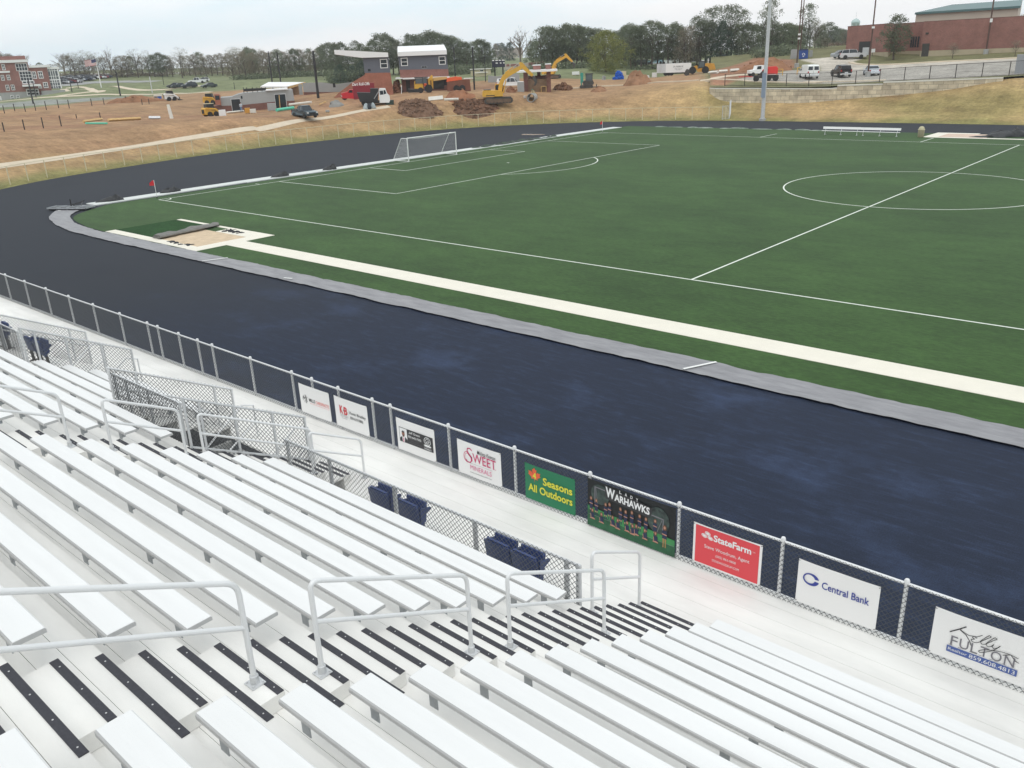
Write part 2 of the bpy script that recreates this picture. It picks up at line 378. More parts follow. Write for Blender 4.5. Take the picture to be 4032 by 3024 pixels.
def ground_mat(name, rough=.95, amp=.22):
    m = mat(name, (.2,.2,.2,1), rough, spec=.2); nt = m.node_tree; n = nt.nodes
    at = n.new('ShaderNodeAttribute'); at.attribute_name = 'ground'; tc = n.new('ShaderNodeTexCoord')
    out = at.outputs['Color']
    for sc, a, st in ((.12, amp*.8, (1,1,1)), (.5, amp, (1,.6,1)), (2.6, amp*1.1, (1,1,1)), (.9, amp*.9, (.18,1,1))):
        mp = n.new('ShaderNodeMapping'); mp.inputs['Scale'].default_value = st; nt.links.new(tc.outputs['Object'], mp.inputs[0])
        nz = n.new('ShaderNodeTexNoise'); nz.inputs['Scale'].default_value = sc; nz.inputs['Detail'].default_value = 7; nz.inputs['Roughness'].default_value = .65; nt.links.new(mp.outputs[0], nz.inputs['Vector'])
        mr = n.new('ShaderNodeMapRange'); mr.inputs[1].default_value = .3; mr.inputs[2].default_value = .7; mr.inputs[3].default_value = 1-a; mr.inputs[4].default_value = 1+a; nt.links.new(nz.outputs['Fac'], mr.inputs[0])
        mx = n.new('ShaderNodeMix'); mx.data_type = 'RGBA'; mx.blend_type = 'MULTIPLY'; mx.inputs[0].default_value = 1
        nt.links.new(out, mx.inputs[6]); nt.links.new(mr.outputs[0], mx.inputs[7]); out = mx.outputs[2]
    nt.links.new(out, n['Principled BSDF'].inputs['Base Color'])
    nb = n.new('ShaderNodeTexNoise'); nb.inputs['Scale'].default_value = 1.6; nb.inputs['Detail'].default_value = 6; nt.links.new(tc.outputs['Object'], nb.inputs['Vector'])
    bp = n.new('ShaderNodeBump'); bp.inputs['Strength'].default_value = .5; bp.inputs['Distance'].default_value = .12; nt.links.new(nb.outputs['Fac'], bp.inputs['Height']); nt.links.new(bp.outputs[0], n['Principled BSDF'].inputs['Normal'])
    return m
def polar_sheet(name, azs, rows, hfun, material):
    """rows: list of functions/arrays of distance per azimuth"""
    n = len(azs); D = np.array(rows); A = np.repeat(np.asarray(azs)[None], len(D), 0)
    X = CAM[0]+D*np.sin(A); Y = CAM[1]+D*np.cos(A); x, y = X.ravel(), Y.ravel(); z = hfun(x, y)
    k = len(D); i = np.arange(k-1)[:, None]*n+np.arange(n-1)[None]; i = i.ravel()
    F = np.column_stack([i, i+1, i+n+1, i+n])
    me = bpy.data.meshes.new(name); me.from_pydata(np.column_stack([x, y, z]).tolist(), [], F.tolist()); me.update(); me.materials.append(material); me.shade_smooth()
    o = bpy.data.objects.new(name, me); COL.objects.link(o); return o, x, y
GM = ground_mat('ground_soil_and_grass')
_az = np.concatenate([np.radians(np.arange(-180, -82, 4.)), np.radians(np.arange(-82, 2, .42)), np.radians(np.arange(2, 181, 4.))])
_dr = np.concatenate([[2, 8, 16, 28, 40, 50, 60, 70], np.arange(76, 230, 1.6), np.arange(230, 480, 5.), np.geomspace(480, 1900, 20)])
def H_terr(x, y):
    h = H_low(x, y); az = np.arctan2(x-CAM[0], y-CAM[1]); d = np.hypot(x-CAM[0], y-CAM[1])
    ins = (az > AZ0-.004) & (az < AZ1); wd = wall_dist(az)
    low = np.minimum(h, TU(x, y)-.5)
    return np.where(ins & (d > wd+.5) & (d < DBACK-4), low, np.where(ins & (d >= DBACK-4), np.minimum(h, TU(x, y)), h))
ground, gx, gy = polar_sheet('ground', _az, [np.full(len(_az), r) for r in _dr], H_terr, GM)
colour_ground(ground.data, ground_colour(gx, gy)); tag(ground, kind='structure')

# ---- the terrace: car park, drive, verges
_ta = np.linspace(AZ0, AZ1, 150)
_rows = [wall_dist(_ta)+o for o in (0.25, .8, 1.5, 2.2, 3., 3.8, 4.6, 5.4)]
_rows += [(wall_dist(_ta)+5.4)*(1-t)+DBACK*t for t in np.linspace(.012, 1, 84)]
terrace, tx, ty = polar_sheet('parking_lot', _ta, _rows, TU, GM)
def lot_colour(x, y):
    az = np.arctan2(x-CAM[0], y-CAM[1]); d = np.hypot(x-CAM[0], y-CAM[1]); off = d-wall_dist(az)
    c = np.repeat(VERGE[None], x.size, 0)
    def mix(c, col, w): return c*(1-w[:, None])+col[None]*w[:, None]
    P = lambda pts: np.array([G(*p, lo=120)[:2] for p in pts])
    def put(c, col, pts, e=.5): return mix(c, col, 1-sstep(-e, e, sdist(x, y, P(pts))))
    c = put(c, DIRT2*1.1, [z4(1090,765),z4(1230,745),z4(1450,660),z4(1500,625),z4(1850,590),z4(1830,520),z4(1500,500),z4(1090,640)], 1.)
    c = put(c, LOT, [z4(1330,690),z4(1560,652),z4(1800,612),z4(2060,600),z5(400,622),z5(800,600),z5(1500,562),z5(2300,510),z5(2700,505),z5(2700,610),z5(2100,655),z5(1500,690),z5(1000,705),z5(0,718),z4(1480,712)])
    c = put(c, DRIVE, [z4(1880,520),z5(330,515),z5(560,495),z5(800,512),z5(700,545),z5(880,562),z5(1500,538),z5(2300,500),z5(2700,490),z5(2700,512),z5(2300,515),z5(1500,566),z5(800,604),z5(440,618),z5(440,590),z5(400,560),z5(290,530)])
    return c
colour_ground(terrace.data, lot_colour(tx, ty)); tag(terrace, kind='structure')

def ribbon(name, pts, w, material, dz=.05, hfun=H, step=1., thick=0., closed=False, kind='structure', off=0.):
    """a strip of the given width laid on the ground along world points"""
    P = smooth_line(pts, step, closed); T = np.gradient(P, axis=0); T /= np.linalg.norm(T, axis=1)[:, None]+1e-9; N = np.column_stack([-T[:, 1], T[:, 0]])
    a, b = P+N*(off+w/2), P+N*(off-w/2); za, zb = hfun(a[:, 0], a[:, 1])+dz, hfun(b[:, 0], b[:, 1])+dz
    mb = MB(); vs = []; n = len(P)
    for i in range(n): vs += [(a[i,0], a[i,1], za[i]), (b[i,0], b[i,1], zb[i]), (a[i,0], a[i,1], za[i]-.4), (b[i,0], b[i,1], zb[i]-.4)]
    fs = []
    for i in range(n-1):
        k = 4*i; fs += [(k, k+1, k+5, k+4), (k+2, k, k+4, k+6), (k+1, k+3, k+7, k+5)]
    fs += [(0, 2, 3, 1), (4*n-4, 4*n-3, 4*n-1, 4*n-2)]
    mb.add(vs, fs); o = mb.build(name, material); tag(o, kind=kind); return o
PATHM = mat('path_concrete', L(205,190,168), .85, 0, .08, .6)
ribbon('footpath', [G(*p)[:2] for p in [(-260,700),z1(0,1115),z1(480,1050),z1(950,980),z1(1500,893),z1(2212,785),z2(480,862),z2(900,778),z2(1300,715),z2(1620,660)]], 1.2, PATHM, .03)
ribbon('concrete_kerb', [G(*p)[:2] for p in [z3(1500,665),z3(1800,652),z3(2000,640),z3(2212,630),z4(500,733),z4(800,715),z4(1000,703)]], .6, PATHM, .18)
ribbon('footpath', [G(*p, lo=120)[:2] for p in [z4(1010,704),z4(1100,690),z4(1200,672),z4(1320,658),z4(1430,650)]], 2.2, PATHM, .08)
ribbon('concrete_kerb', [G(*p, lo=120)[:2] for p in [z4(1060,697),z4(1250,696),z4(1400,704),z4(1500,714),z4(1800,720),z4(2060,722),z5(300,716),z5(600,712),z5(1000,700)]], .7, PATHM, .12)
ribbon('concrete_kerb', [G(*p, lo=120)[:2] for p in [z5(700,545),z5(760,560),z5(900,566),z5(1200,556),z5(1700,530),z5(2200,504)]], .8, PATHM, .14)
ribbon('footpath', [G(*p)[:2] for p in [sS(-200,1005),sS(0,975),sS(300,948),sS(640,912),sS(980,892),sS(1400,872),sS(2212,858),(830,362)]], 1.8, PATHM, .08)
ribbon('footpath', [G(*p)[:2] for p in [sS(980,890),sS(1150,860),sS(1500,815),sS(1780,785),sS(1600,772),sS(1100,758)]], 2.2, PATHM, .08)
ribbon('footpath', [G(*p)[:2] for p in [sS(1150,742),sS(1500,738),sS(2212,745),(800,338)]], 2.0, PATHM, .08)
ribbon('road', [G(*p)[:2] for p in [sS(1020,690),sS(1300,668),sS(1600,640),sS(2120,628),(620,320)]], 9., mat('car_park_asphalt', L(150,150,148), .9, 0, .08, .2), .1)

# ------------------------------------------------------------------ track, turf, markings
def sheet(name, pts, z, material, kind='structure'):
    b = bmesh.new(); vs = [b.verts.new((p[0], p[1], z)) for p in pts]; es = [b.edges.new((vs[i], vs[(i+1) % len(vs)])) for i in range(len(vs))]
    bmesh.ops.triangle_fill(b, edges=es, use_beauty=True); bmesh.ops.recalc_face_normals(b, faces=b.faces)
    for f in b.faces:
        if f.normal.z < 0: f.normal_flip()
    me = bpy.data.meshes.new(name); b.to_mesh(me); b.free(); me.materials.append(material); o = bpy.data.objects.new(name, me); COL.objects.link(o); return tag(o, kind=kind)

def track_mat():
    m = mat('track_rubber', (.03,.034,.045,1), .85, spec=.25); nt = m.node_tree; n = nt.nodes; b = n['Principled BSDF']
    tc = n.new('ShaderNodeTexCoord'); sx = n.new('ShaderNodeSeparateXYZ'); nt.links.new(tc.outputs['Object'], sx.inputs[0])
    def noise(sc, st, det=6, rough=.65):
        mp = n.new('ShaderNodeMapping'); mp.inputs['Scale'].default_value = st; nt.links.new(tc.outputs['Object'], mp.inputs[0])
        z = n.new('ShaderNodeTexNoise'); z.inputs['Scale'].default_value = sc; z.inputs['Detail'].default_value = det; z.inputs['Roughness'].default_value = rough; nt.links.new(mp.outputs[0], z.inputs['Vector']); return z.outputs['Fac']
    def rng(s, a, b_, c=0., d=1.):
        r = n.new('ShaderNodeMapRange'); r.interpolation_type = 'SMOOTHSTEP'
        for i, v in enumerate((a, b_, c, d)): r.inputs[1+i].default_value = v
        nt.links.new(s, r.inputs[0]); return r.outputs[0]
    def mul(a, b_):
        q = n.new('ShaderNodeMath'); q.operation = 'MULTIPLY'; nt.links.new(a, q.inputs[0])
        if isinstance(b_, float): q.inputs[1].default_value = b_
        else: nt.links.new(b_, q.inputs[1])
        return q.outputs[0]
    def add(a, b_):
        q = n.new('ShaderNodeMath'); q.operation = 'ADD'; nt.links.new(a, q.inputs[0]); nt.links.new(b_, q.inputs[1]); return q.outputs[0]
    def mix(f, a, col, blend='MIX'):
        q = n.new('ShaderNodeMix'); q.data_type = 'RGBA'; q.blend_type = blend; nt.links.new(f, q.inputs[0])
        if isinstance(a, tuple): q.inputs[6].default_value = a
        else: nt.links.new(a, q.inputs[6])
        q.inputs[7].default_value = col; return q.outputs[2]
    near = mul(rng(sx.outputs[0], 25., 48.), rng(sx.outputs[1], -2., -9.))      # the blue binder wears through on the home straight
    base = mix(near, L(41,45,53), L(33,41,58))
    pale = mul(near, add(mul(rng(noise(.3, (.8,1,1), 9), .5, .74), .5), mul(rng(noise(2.6, (.3,1.5,1), 9, .75), .48, .8), .5)))
    c = mix(pale, base, L(62,77,108))
    dark = rng(noise(.12, (1,1,1)), .5, .75); c = mix(mul(dark, .35), c, L(27,31,42))
    c = mix(mul(near, rng(noise(7., (.16,1.6,1), 6, .8), .5, .78, 0., .45)), c, L(58,72,104)); c = mix(mul(near, rng(noise(5., (.2,1.4,1), 6, .8), .55, .8, 0., .5)), c, L(24,30,42))
    gr = n.new('ShaderNodeTexNoise'); gr.inputs['Scale'].default_value = 38; gr.inputs['Detail'].default_value = 3; nt.links.new(tc.outputs['Object'], gr.inputs['Vector'])
    g2 = rng(gr.outputs['Fac'], .3, .7, .72, 1.28)
    q = n.new('ShaderNodeMix'); q.data_type = 'RGBA'; q.blend_type = 'MULTIPLY'; q.inputs[0].default_value = 1; nt.links.new(c, q.inputs[6]); nt.links.new(g2, q.inputs[7])
    nt.links.new(q.outputs[2], b.inputs['Base Color'])
    return m
def turf_mat(name, c1, c2, sheen=.0):
    m = mat(name, c1, .9, var=.0, spec=.15, sheen=sheen); nt = m.node_tree; n = nt.nodes; b = n['Principled BSDF']; tc = n.new('ShaderNodeTexCoord'); out = None
    for sc, a, st in ((.16, .13, (.6,1,1)), (1.1, .14, (.5,1,1)), (6., .20, (.6,1.2,1)), (34., .28, (1,1,1))):
        mp = n.new('ShaderNodeMapping'); mp.inputs['Scale'].default_value = st; nt.links.new(tc.outputs['Object'], mp.inputs[0])
        nz = n.new('ShaderNodeTexNoise'); nz.inputs['Scale'].default_value = sc; nz.inputs['Detail'].default_value = 5; nt.links.new(mp.outputs[0], nz.inputs['Vector'])
        mr = n.new('ShaderNodeMapRange'); mr.inputs[1].default_value = .3; mr.inputs[2].default_value = .7; mr.inputs[3].default_value = 1-a; mr.inputs[4].default_value = 1+a; nt.links.new(nz.outputs['Fac'], mr.inputs[0])
        if out is None:
            rp = n.new('ShaderNodeMix'); rp.data_type = 'RGBA'; nt.links.new(nz.outputs['Fac'], rp.inputs[0]); rp.inputs[6].default_value = c1; rp.inputs[7].default_value = c2; out = rp.outputs[2]
        mx = n.new('ShaderNodeMix'); mx.data_type = 'RGBA'; mx.blend_type = 'MULTIPLY'; mx.inputs[0].default_value = 1
        nt.links.new(out, mx.inputs[6]); nt.links.new(mr.outputs[0], mx.inputs[7]); out = mx.outputs[2]
    nt.links.new(out, b.inputs['Base Color']); return m
sheet('running_track', OUT, .0, track_mat())
# turf: straight kerb behind the goal, cut corner at the front, far side straight
_inn = [(-1.7,-3.6),(1.7,-7.7),(6.3,-9.15),(11,-9.6),(20,-9.62)]
TURF_L = np.vstack([[[-2.6,74.4]], [[-2.2,40.]], [[-1.8,0]], smooth_line(_inn, .8)])
TURF = np.vstack([TURF_L, np.column_stack([101.4-TURF_L[::-1, 0], TURF_L[::-1, 1]])])
TURFM = turf_mat('artificial_turf', L(47,74,35), L(58,85,41), .05)
sheet('turf_pitch', TURF, .03, TURFM)
sheet('turf_patch', [(10.9,-8.85),(17.2,-8.85),(16.3,-4.45),(11.0,-4.45)], .042, turf_mat('new_turf', L(30,62,30), L(40,72,36)))
kerb = MB(); _kl = [(-3.9,-4.4),(-4.1,10),(-3.6,30),(-3.55,45),(-4.0,60),(-3.7,72)]
for (a, b), (c, d) in zip(_kl, _kl[1:]): kerb.prism([(a,b),(c,d),(c+1.55,d),(a+1.75,b)], -.05, .075, 'Z')
tag(kerb.build('concrete_kerb', mat('kerb_concrete', L(205,208,205), .8, 0, .06, 1.)), kind='structure')

LW = .11; HW = 64.15; HL = 50.68; MID = HW/2
mk = MB(); Z = .038
def q4(x0, x1, y0, y1): mk.add([(x0,y0,Z),(x1,y0,Z),(x1,y1,Z),(x0,y1,Z)], [(0,1,2,3)])
def line(p, q, w=LW):
    d = Vector((q[0]-p[0], q[1]-p[1])).normalized(); n = Vector((-d.y, d.x))*w/2
    mk.add([(p[0]-n.x,p[1]-n.y,Z),(q[0]-n.x,q[1]-n.y,Z),(q[0]+n.x,q[1]+n.y,Z),(p[0]+n.x,p[1]+n.y,Z)], [(0,1,2,3)])
def arc(c, r, a0, a1, n=64):
    for i in range(n):
        t, q = a0+(a1-a0)*i/n, a0+(a1-a0)*(i+1)/n; e = LW/2
        mk.add([(c[0]+(r-e)*math.cos(t),c[1]+(r-e)*math.sin(t),Z),(c[0]+(r+e)*math.cos(t),c[1]+(r+e)*math.sin(t),Z),(c[0]+(r+e)*math.cos(q),c[1]+(r+e)*math.sin(q),Z),(c[0]+(r-e)*math.cos(q),c[1]+(r-e)*math.sin(q),Z)], [(0,1,2,3)])
e = LW/2
line((-e,0),(2*HL+e,0)); line((-e,HW),(2*HL+e,HW)); line((HL,e),(HL,HW-e))
for sx_ in (0, 1):
    X = lambda x: 2*HL-x if sx_ else x
    line((X(0),e),(X(0),HW-e))
    for w, dd in ((20.16,16.5),(9.16,5.5)):
        line((X(0),MID-w),(X(dd),MID-w)); line((X(0),MID+w),(X(dd),MID+w)); line((X(dd),MID-w+e),(X(dd),MID+w-e))
    if not sx_:
        arc((11,MID), 9.15, -.926, .926, 40); arc((0,0), .95, 0, PI/2, 12); arc((0,HW), .95, -PI/2, 0, 12)
line((-.8,9.9),(-.15,9.9)); line((-.8,HW-9.9),(-.15,HW-9.9))
line((23.05,HW+.1),(23.05,68.8)); line((41.3,HW+.1),(41.3,68.7))
mk.add([(10.85,MID-.1,Z),(11.15,MID-.1,Z),(11.15,MID+.12,Z),(10.85,MID+.12,Z)], [(0,1,2,3)])
arc((HL,MID), 9.15, 0, 2*PI, 96)
tag(mk.build('pitch_markings', mat('pitch_paint', (.72,.76,.68,1), .8, 0, .05, 2.), normals=False), kind='structure')

# long-jump runway with its sand pit, near and far
PALE = mat('runway_concrete', L(226,220,206), .75, 0, .04, 1.)
rw = MB(); z0, z1_ = -.05, .046
rw.box(21.75,22.88,-9.62,-4.08,z0,z1_); rw.box(22.88,97,-7.55,-6.22,z0,z1_)
rw.box(10.9,21.75,-9.55,-8.85,z0,z1_); rw.box(11.1,21.75,-4.42,-4.08,z0,z1_); rw.box(18.05,21.75,-5.42,-4.42,z0,z1_-.004)
tag(rw.build('runway', PALE), kind='structure')
tag(MB().box(15.5,21.72,-8.84,-5.43,z0,.034).build('sand', mat('pit_sand', L(202,180,152), .95, 0, .12, 1.6, bump=.4)), kind='structure')
rw = MB(); rw.box(39.9,97,69.4,70.15,z0,z1_); rw.box(39.9,44.4,74.2,75.2,z0,z1_); rw.box(39.9,41.3,70.15,74.2,z0,z1_); rw.box(46.4,97,74.2,75.0,z0,z1_)
tag(rw.build('runway', PALE), kind='structure')
tag(MB().box(41.3,46.2,70.15,74.2,z0,.036).build('sand', mat('far_pit_sand', L(206,182,165), .95, 0, .1, 1.5)), kind='structure')
tag(MB().box(46.2,60,70.15,74.2,z0,.040).build('turf_patch', TURFM), kind='structure')
# grey sheeting along the inside of the home straight
def tarp_mat():
    m = mat('grey_sheeting', L(118,117,121), .5, 0, .14, 1.6, bump=.9, bscale=3., stretch=(.5,1.6,1), col2=L(146,145,148), detail=9); return m
_to = np.array([(-3.4,-5.0),(-2.9,-6.9),(-.6,-8.55),(2.2,-9.7),(6.5,-10.6),(12.9,-11.02),(30,-10.95),(57,-10.9),(97,-10.9)]); _ti = np.array([(-1.9,-4.3),(-1.2,-5.7),(.8,-7.6),(3.4,-8.7),(6.4,-9.35),(11.5,-9.7),(30,-9.62),(57,-9.62),(97,-9.62)])
def tarp():
    a = smooth_line(_to, .45); b = smooth_line(_ti, .45); n = 420; ta = np.linspace(0, 1, n)
    def res(P):
        s = np.r_[0, np.cumsum(np.linalg.norm(np.diff(P, axis=0), axis=1))]; return np.column_stack([np.interp(ta*s[-1], s, P[:, i]) for i in (0, 1)])
    a, b = res(a), res(b); r = random.Random(5); vs = []; w = 7; rag = [0, 0]
    for i in range(n):
        rag = [rag[0]*.7+r.uniform(-.03,.03), rag[1]*.7+r.uniform(-.045,.045)]
        for j in range(w):
            t = j/(w-1); p = a[i]*(1-t)+b[i]*t; dy = (rag[0] if j == 0 else rag[1] if j == w-1 else 0)
            k = p[0]
            zz = .060+.007*math.sin(k*2.1+3*t+2*math.sin(k*.4))+.006*math.sin(k*.9-9*t)*math.sin(3*t+k*.3)+r.uniform(0,.012)
            vs.append((p[0], p[1]+dy, max(.05, zz)))
    fs = [(i*w+j, (i+1)*w+j, (i+1)*w+j+1, i*w+j+1) for i in range(n-1) for j in range(w-1)]
    o = MB().add(vs, fs).build('ground_sheeting', tarp_mat(), smooth=True, normals=False)
    tag(o, 'long wrinkled grey plastic sheeting laid along the inside edge of the running track', 'sheeting')
tarp()
sq = MB()
for x, y, l, a in ((26.3,-10.35,1.4,1.2),(56.9,-10.25,1.35,1.15),(33.8,-10.7,.5,.3),(-1.8,-7.4,.3,.3)):
    sq.obox((x,y,.105),(l,.1,.012), rz=a)
o = sq.build('tape_strip', mat('white_tape', (.78,.78,.76,1), .5)); tag(o, 'pieces of white tape across the seams of the grey sheeting', 'tape', kind='stuff')
sheet('puddle', [( -8.3+1.75*math.cos(t)*(1+.18*math.sin(3*t)), 59.1+.95*math.sin(t)*(1+.2*math.cos(2*t))+.25*math.cos(t)) for t in np.linspace(0,2*PI,26)[:-1]], .006, mat('wet_patch', L(150,156,165), .08, spec=.9))
# ------------------------------------------------------------------ the grandstand
dk = lambda k: 5.914-.305*k           # deck height of row k (k grows towards the pitch)
yn = lambda k: -32.67+.61*k           # its front edge
WALK = 1.95; FY = -23.46
XL, XR = 28., 79.
A1 = (64.12, 65.42); A2 = (55.97, 57.2)            # the two aisles
WA, WB = (52.95, 55.95), (45.2, 48.3)              # the two exit stair wells
stand = thing('grandstand', 'aluminium grandstand of stepped white decks with two aisles above the running track', 'grandstand', (60, -30, 0))
SO = Vector((60, -30, 0))
def sb(mb): mb.v = [(x-60, y+30, z) for x, y, z in mb.v]; return mb
NS = {}
def strip_on(parent, x0, x1, y, z):
    mb = MB(); mb.box(x0, x1, y-.067, y-.004, z, z+.007); nx = 4 if x1-x0 > 1.1 else 3
    mb.mat(1)
    for i in range(nx):
        x = x0+.11+(x1-x0-.2)*i/(nx-1); mb.lathe([(.007, z+.007), (.006, z+.009)], 8, (x, y-.036, 0))
    sb(mb).build('nosing_strip', [M['strip'], M['rivet']], parent)
def tread(k, spans, strips=()):
    z = dk(k) if k < 13 else WALK; y1 = yn(k) if k < 13 else FY+.06; y0 = yn(k-1)
    for a, b in spans:
        mb = MB()
        d = (y1-y0-.0)/3 if k < 13 else .3
        n = 3 if k < 13 else 6
        for i in range(n):                              # the deck is made of long extruded planks
            ya = y0+(y1-y0)*i/n; yb = y0+(y1-y0)*(i+1)/n-.004
            mb.box(a, b, ya, yb, z-.045, z)
        if k < 13: mb.box(a, b, y1-.03, y1, dk(k+1)+.006 if k < 12 else WALK+.006, z-.045)    # riser down to the next deck
        o = sb(mb).build('tread' if k < 13 else 'walkway', M['deck'], stand)
        for sa, sc in strips:
            if a-.2 <= sa and sc <= b+.2: strip_on(o, sa, sc, y1, z)
full = [(XL, XR)]
for k in range(-8, 14):
    if k <= 8: sp = full
    elif k <= 10: sp = [(WB[1], WA[0]), (A2[0], XR)]
    elif k <= 12: sp = [(WB[1], WA[0]), A2, (A1[0], XR)]
    else: sp = full
    st = []
    if -5 <= k <= 12: st = [(A1[0], 65.42)] + ([(A2[0]-.1, A2[1]-.0)] if k >= -2 else [])
    tread(k, sp, st)
for a, b, y in ((A2[1], A1[0], yn(10)),(XL, WB[0], yn(8))):                          # lower platforms for the folding seats
    mb = MB()
    mb.box(a, b, y, yn(12)-.004, WALK-.05, WALK-.002)
    zz = dk(10) if y > -27 else dk(8)
    mb.box(a, b, y-.03, y-.005, WALK, zz-.05)
    sb(mb).build('platform', M['deck'], stand)
mb = MB(); mb.box(XL, XR, FY-.02, FY+.03, WALK-.55, WALK-.05); sb(mb).build('fascia', M['edge'], stand)
for k in range(-4, 14):                                  # half-height steps in the aisles
    for (a, b), lim in ((A1, -5), (A2, -2)):
        if k-1 < lim: continue
        w = .95 if a > 60 else 1.0
        z = (dk(k) if k < 13 else WALK)+.1525; y0, y1 = yn(k-1), yn(k-1)+.305
        mb = MB(); mb.box(a+.01, a+w, y0+.002, y1, z-.04, z); mb.box(a+.01, a+w, y1-.03, y1-.002, (dk(k) if k < 13 else WALK)+.003, z-.04); mb.box(a+.01, a+.04, y0+.002, y1-.03, (dk(k) if k < 13 else WALK)+.003, z-.04); mb.box(a+w-.03, a+w, y0+.002, y1-.03, (dk(k) if k < 13 else WALK)+.003, z-.04)
        o = sb(mb).build('aisle_step', M['deck'], stand); strip_on(o, a+.01, a+w, y1, z)
mb = MB()                                                # steel legs and raking beams below
for x in np.arange(XL+1, XR, 3.66):
    if any(w[0]-.3 < x < w[1]+.3 for w in (WA, WB)): continue
    for y, k in ((-24.2, 13), (-27.9, 8), (-31.5, 2), (-35.2, -4)):
        mb.box(x-.06, x+.06, y-.06, y+.06, -.1, (WALK if k == 13 else dk(k)-.05)-.05)
sb(mb).build('support_frame', M['bracket'], stand)
for a, b in (WA, WB):                                    # exit stairs going down inside the wells
    mb = MB()
    for i in range(9):
        z = WALK-.2*(i+1); y = -25.35-.28*i
        mb.box(a+.3, b-.3, y-.30, y, z-.04, z)
    mb.box(a+.24, a+.3, -27.7, -25.4, .05, .25); mb.box(b-.3, b-.24, -27.7, -25.4, .05, .25)
    sb(mb).build('exit_stair', M['edge'], stand)
for a, b in (WA, WB):
    mb = MB()
    for x in (a, b): mb.box(x-.03, x+.03, -27.75, -25.4, .0, WALK-.06)
    for i, y in enumerate(np.linspace(-27.6, -25.5, 4)):
        for x in (a, b): mb.box(x-.05, x+.05, y-.05, y+.05, 0, WALK-.05)
    sb(mb).build('well_wall', M['conc2'], stand)

# benches: one plank on brackets per row and block
def bench_mesh(x0, x1, brk):
    p = MB(); d = .24; t = .045
    prof = [(0,-t),(d,-t),(d,-.012),(d-.012,0),(.012,0),(0,-.012)]
    p.prism(prof, x0, x1, 'X'); p.m[2] = 1; p.m[7] = 1; p.m[6] = 1; p.m[3] = 1
    cs = []
    for x in (x0, x1):
        c = MB(); cs.append(c)
        s_ = -1 if x == x0 else 1
        c.prism([(.004,-t+.003),(d-.004,-t+.003),(d-.004,-.014),(d-.014,-.003),(.014,-.003),(.004,-.014)], x, x+.004*s_, 'X')
    b = []
    for x in brk:
        q = MB(); q.box(x-.05, x+.05, .035, .043, -.205, -t-.009); q.box(x-.05, x+.05, .035, .2, -t-.009, -t-.002); q.box(x-.05, x-.043, .043, .14, -.205, -t-.009)
        b.append(q)
    return p, cs, b
ORD = ['','front','second','third','fourth','fifth','sixth','seventh','eighth','ninth','tenth','eleventh','twelfth','thirteenth','fourteenth','fifteenth','sixteenth','seventeenth','eighteenth','nineteenth','twentieth','twenty-first','twenty-second','twenty-third']
def bench_block(x0, x1, ks, where, kfront, group, posts):
    p, c, b = bench_mesh(x0, x1, posts); me = p.mesh('plank', [M['alum'], M['edge']], normals=True); mcs = [q.mesh('end_cap', M['edge'], normals=True) for q in c]; mbk = b[0].mesh('bracket', M['bracket'], normals=True)
    for k in ks:
        n = kfront-k+1
        lab = '%s row white aluminium bench %s' % (ORD[n] if n < len(ORD) else 'uppermost', where)
        t = thing('bleacher_bench', lab, 'bench', (0, yn(k)-.56, (dk(k) if k < 13 else WALK)+.43), 0, group)
        o = bpy.data.objects.new('plank', me); COL.objects.link(o); o.parent = t
        for mc in mcs:
            o = bpy.data.objects.new('end_cap', mc); COL.objects.link(o); o.parent = t
        for i, x in enumerate(posts):
            o = bpy.data.objects.new('bracket', mbk); COL.objects.link(o); o.parent = t; o.location = (x-posts[0], 0, 0)
rng_ = lambda a, b, s=1.83: list(np.arange(a, b, s))
bench_block(65.42, 78., range(-7, 14), 'right of the near aisle', 13, 'benches right of the near aisle', rng_(65.68, 78, 1.8))
bench_block(57.22, 64.1, range(-7, 11), 'in the block between the two aisles', 10, 'benches between the two aisles', [57.52, 58.4, 60.21, 62.03, 63.86])
bench_block(29., 55.97, range(-5, 9), 'in the far block left of the second aisle', 8, 'benches left of the second aisle', rng_(30.1, 54, 1.83)+[54.85, 55.7])
bench_block(48.35, 52.9, range(9, 13), 'of the short low block between the two stair wells', 12, 'short benches between the stair wells', [48.7, 50.5, 52.4])

# ------------------------------------------------------------------ chain-link fences
def chain(mb, O, U, V, Lu, Hv, pitch=.0718, r=.0028, top=0., bot=0.):
    """diamond mesh in the parallelogram O + s U + t V as thin three-sided wires"""
    O, U, V = Vector(O), Vector(U), Vector(V); N = U.cross(V).normalized()
    t0, t1 = -bot, Hv+top
    for sg in (1, -1):
        c = -(t1-t0) if sg == 1 else 0.
        end = Lu+(0 if sg == 1 else (t1-t0))
        while c < end:
            pts = []
            sa, sb_ = c, c+sg*(t1-t0); ta, tb = t0, t1
            lo, hi = min(sa, sb_), max(sa, sb_)
            if hi > 0 and lo < Lu:
                f0, f1 = 0., 1.
                for lim, isl in ((0., True), (Lu, False)):
                    f = (lim-sa)/(sb_-sa)
                    if (sa < lim) == isl and sa != lim: f0 = max(f0, f) if isl == (sa < lim) else f0
                    if (sb_ < lim) == isl and sb_ != lim: f1 = min(f1, f)
                if f1 > f0+1e-3:
                    P = O+U*(sa+(sb_-sa)*f0)+V*(ta+(tb-ta)*f0); Q = O+U*(sa+(sb_-sa)*f1)+V*(ta+(tb-ta)*f1)
                    d = (Q-P).normalized(); a = d.cross(N)
                    vs = [p+a*(r*math.cos(w))+N*(r*math.sin(w)+sg*r*.6) for p in (P, Q) for w in (PI/2, PI/2+2*PI/3, PI/2+4*PI/3)]
                    mb.add(vs, [(0,1,4,3),(1,2,5,4),(2,0,3,5)])
            c += pitch
    return mb
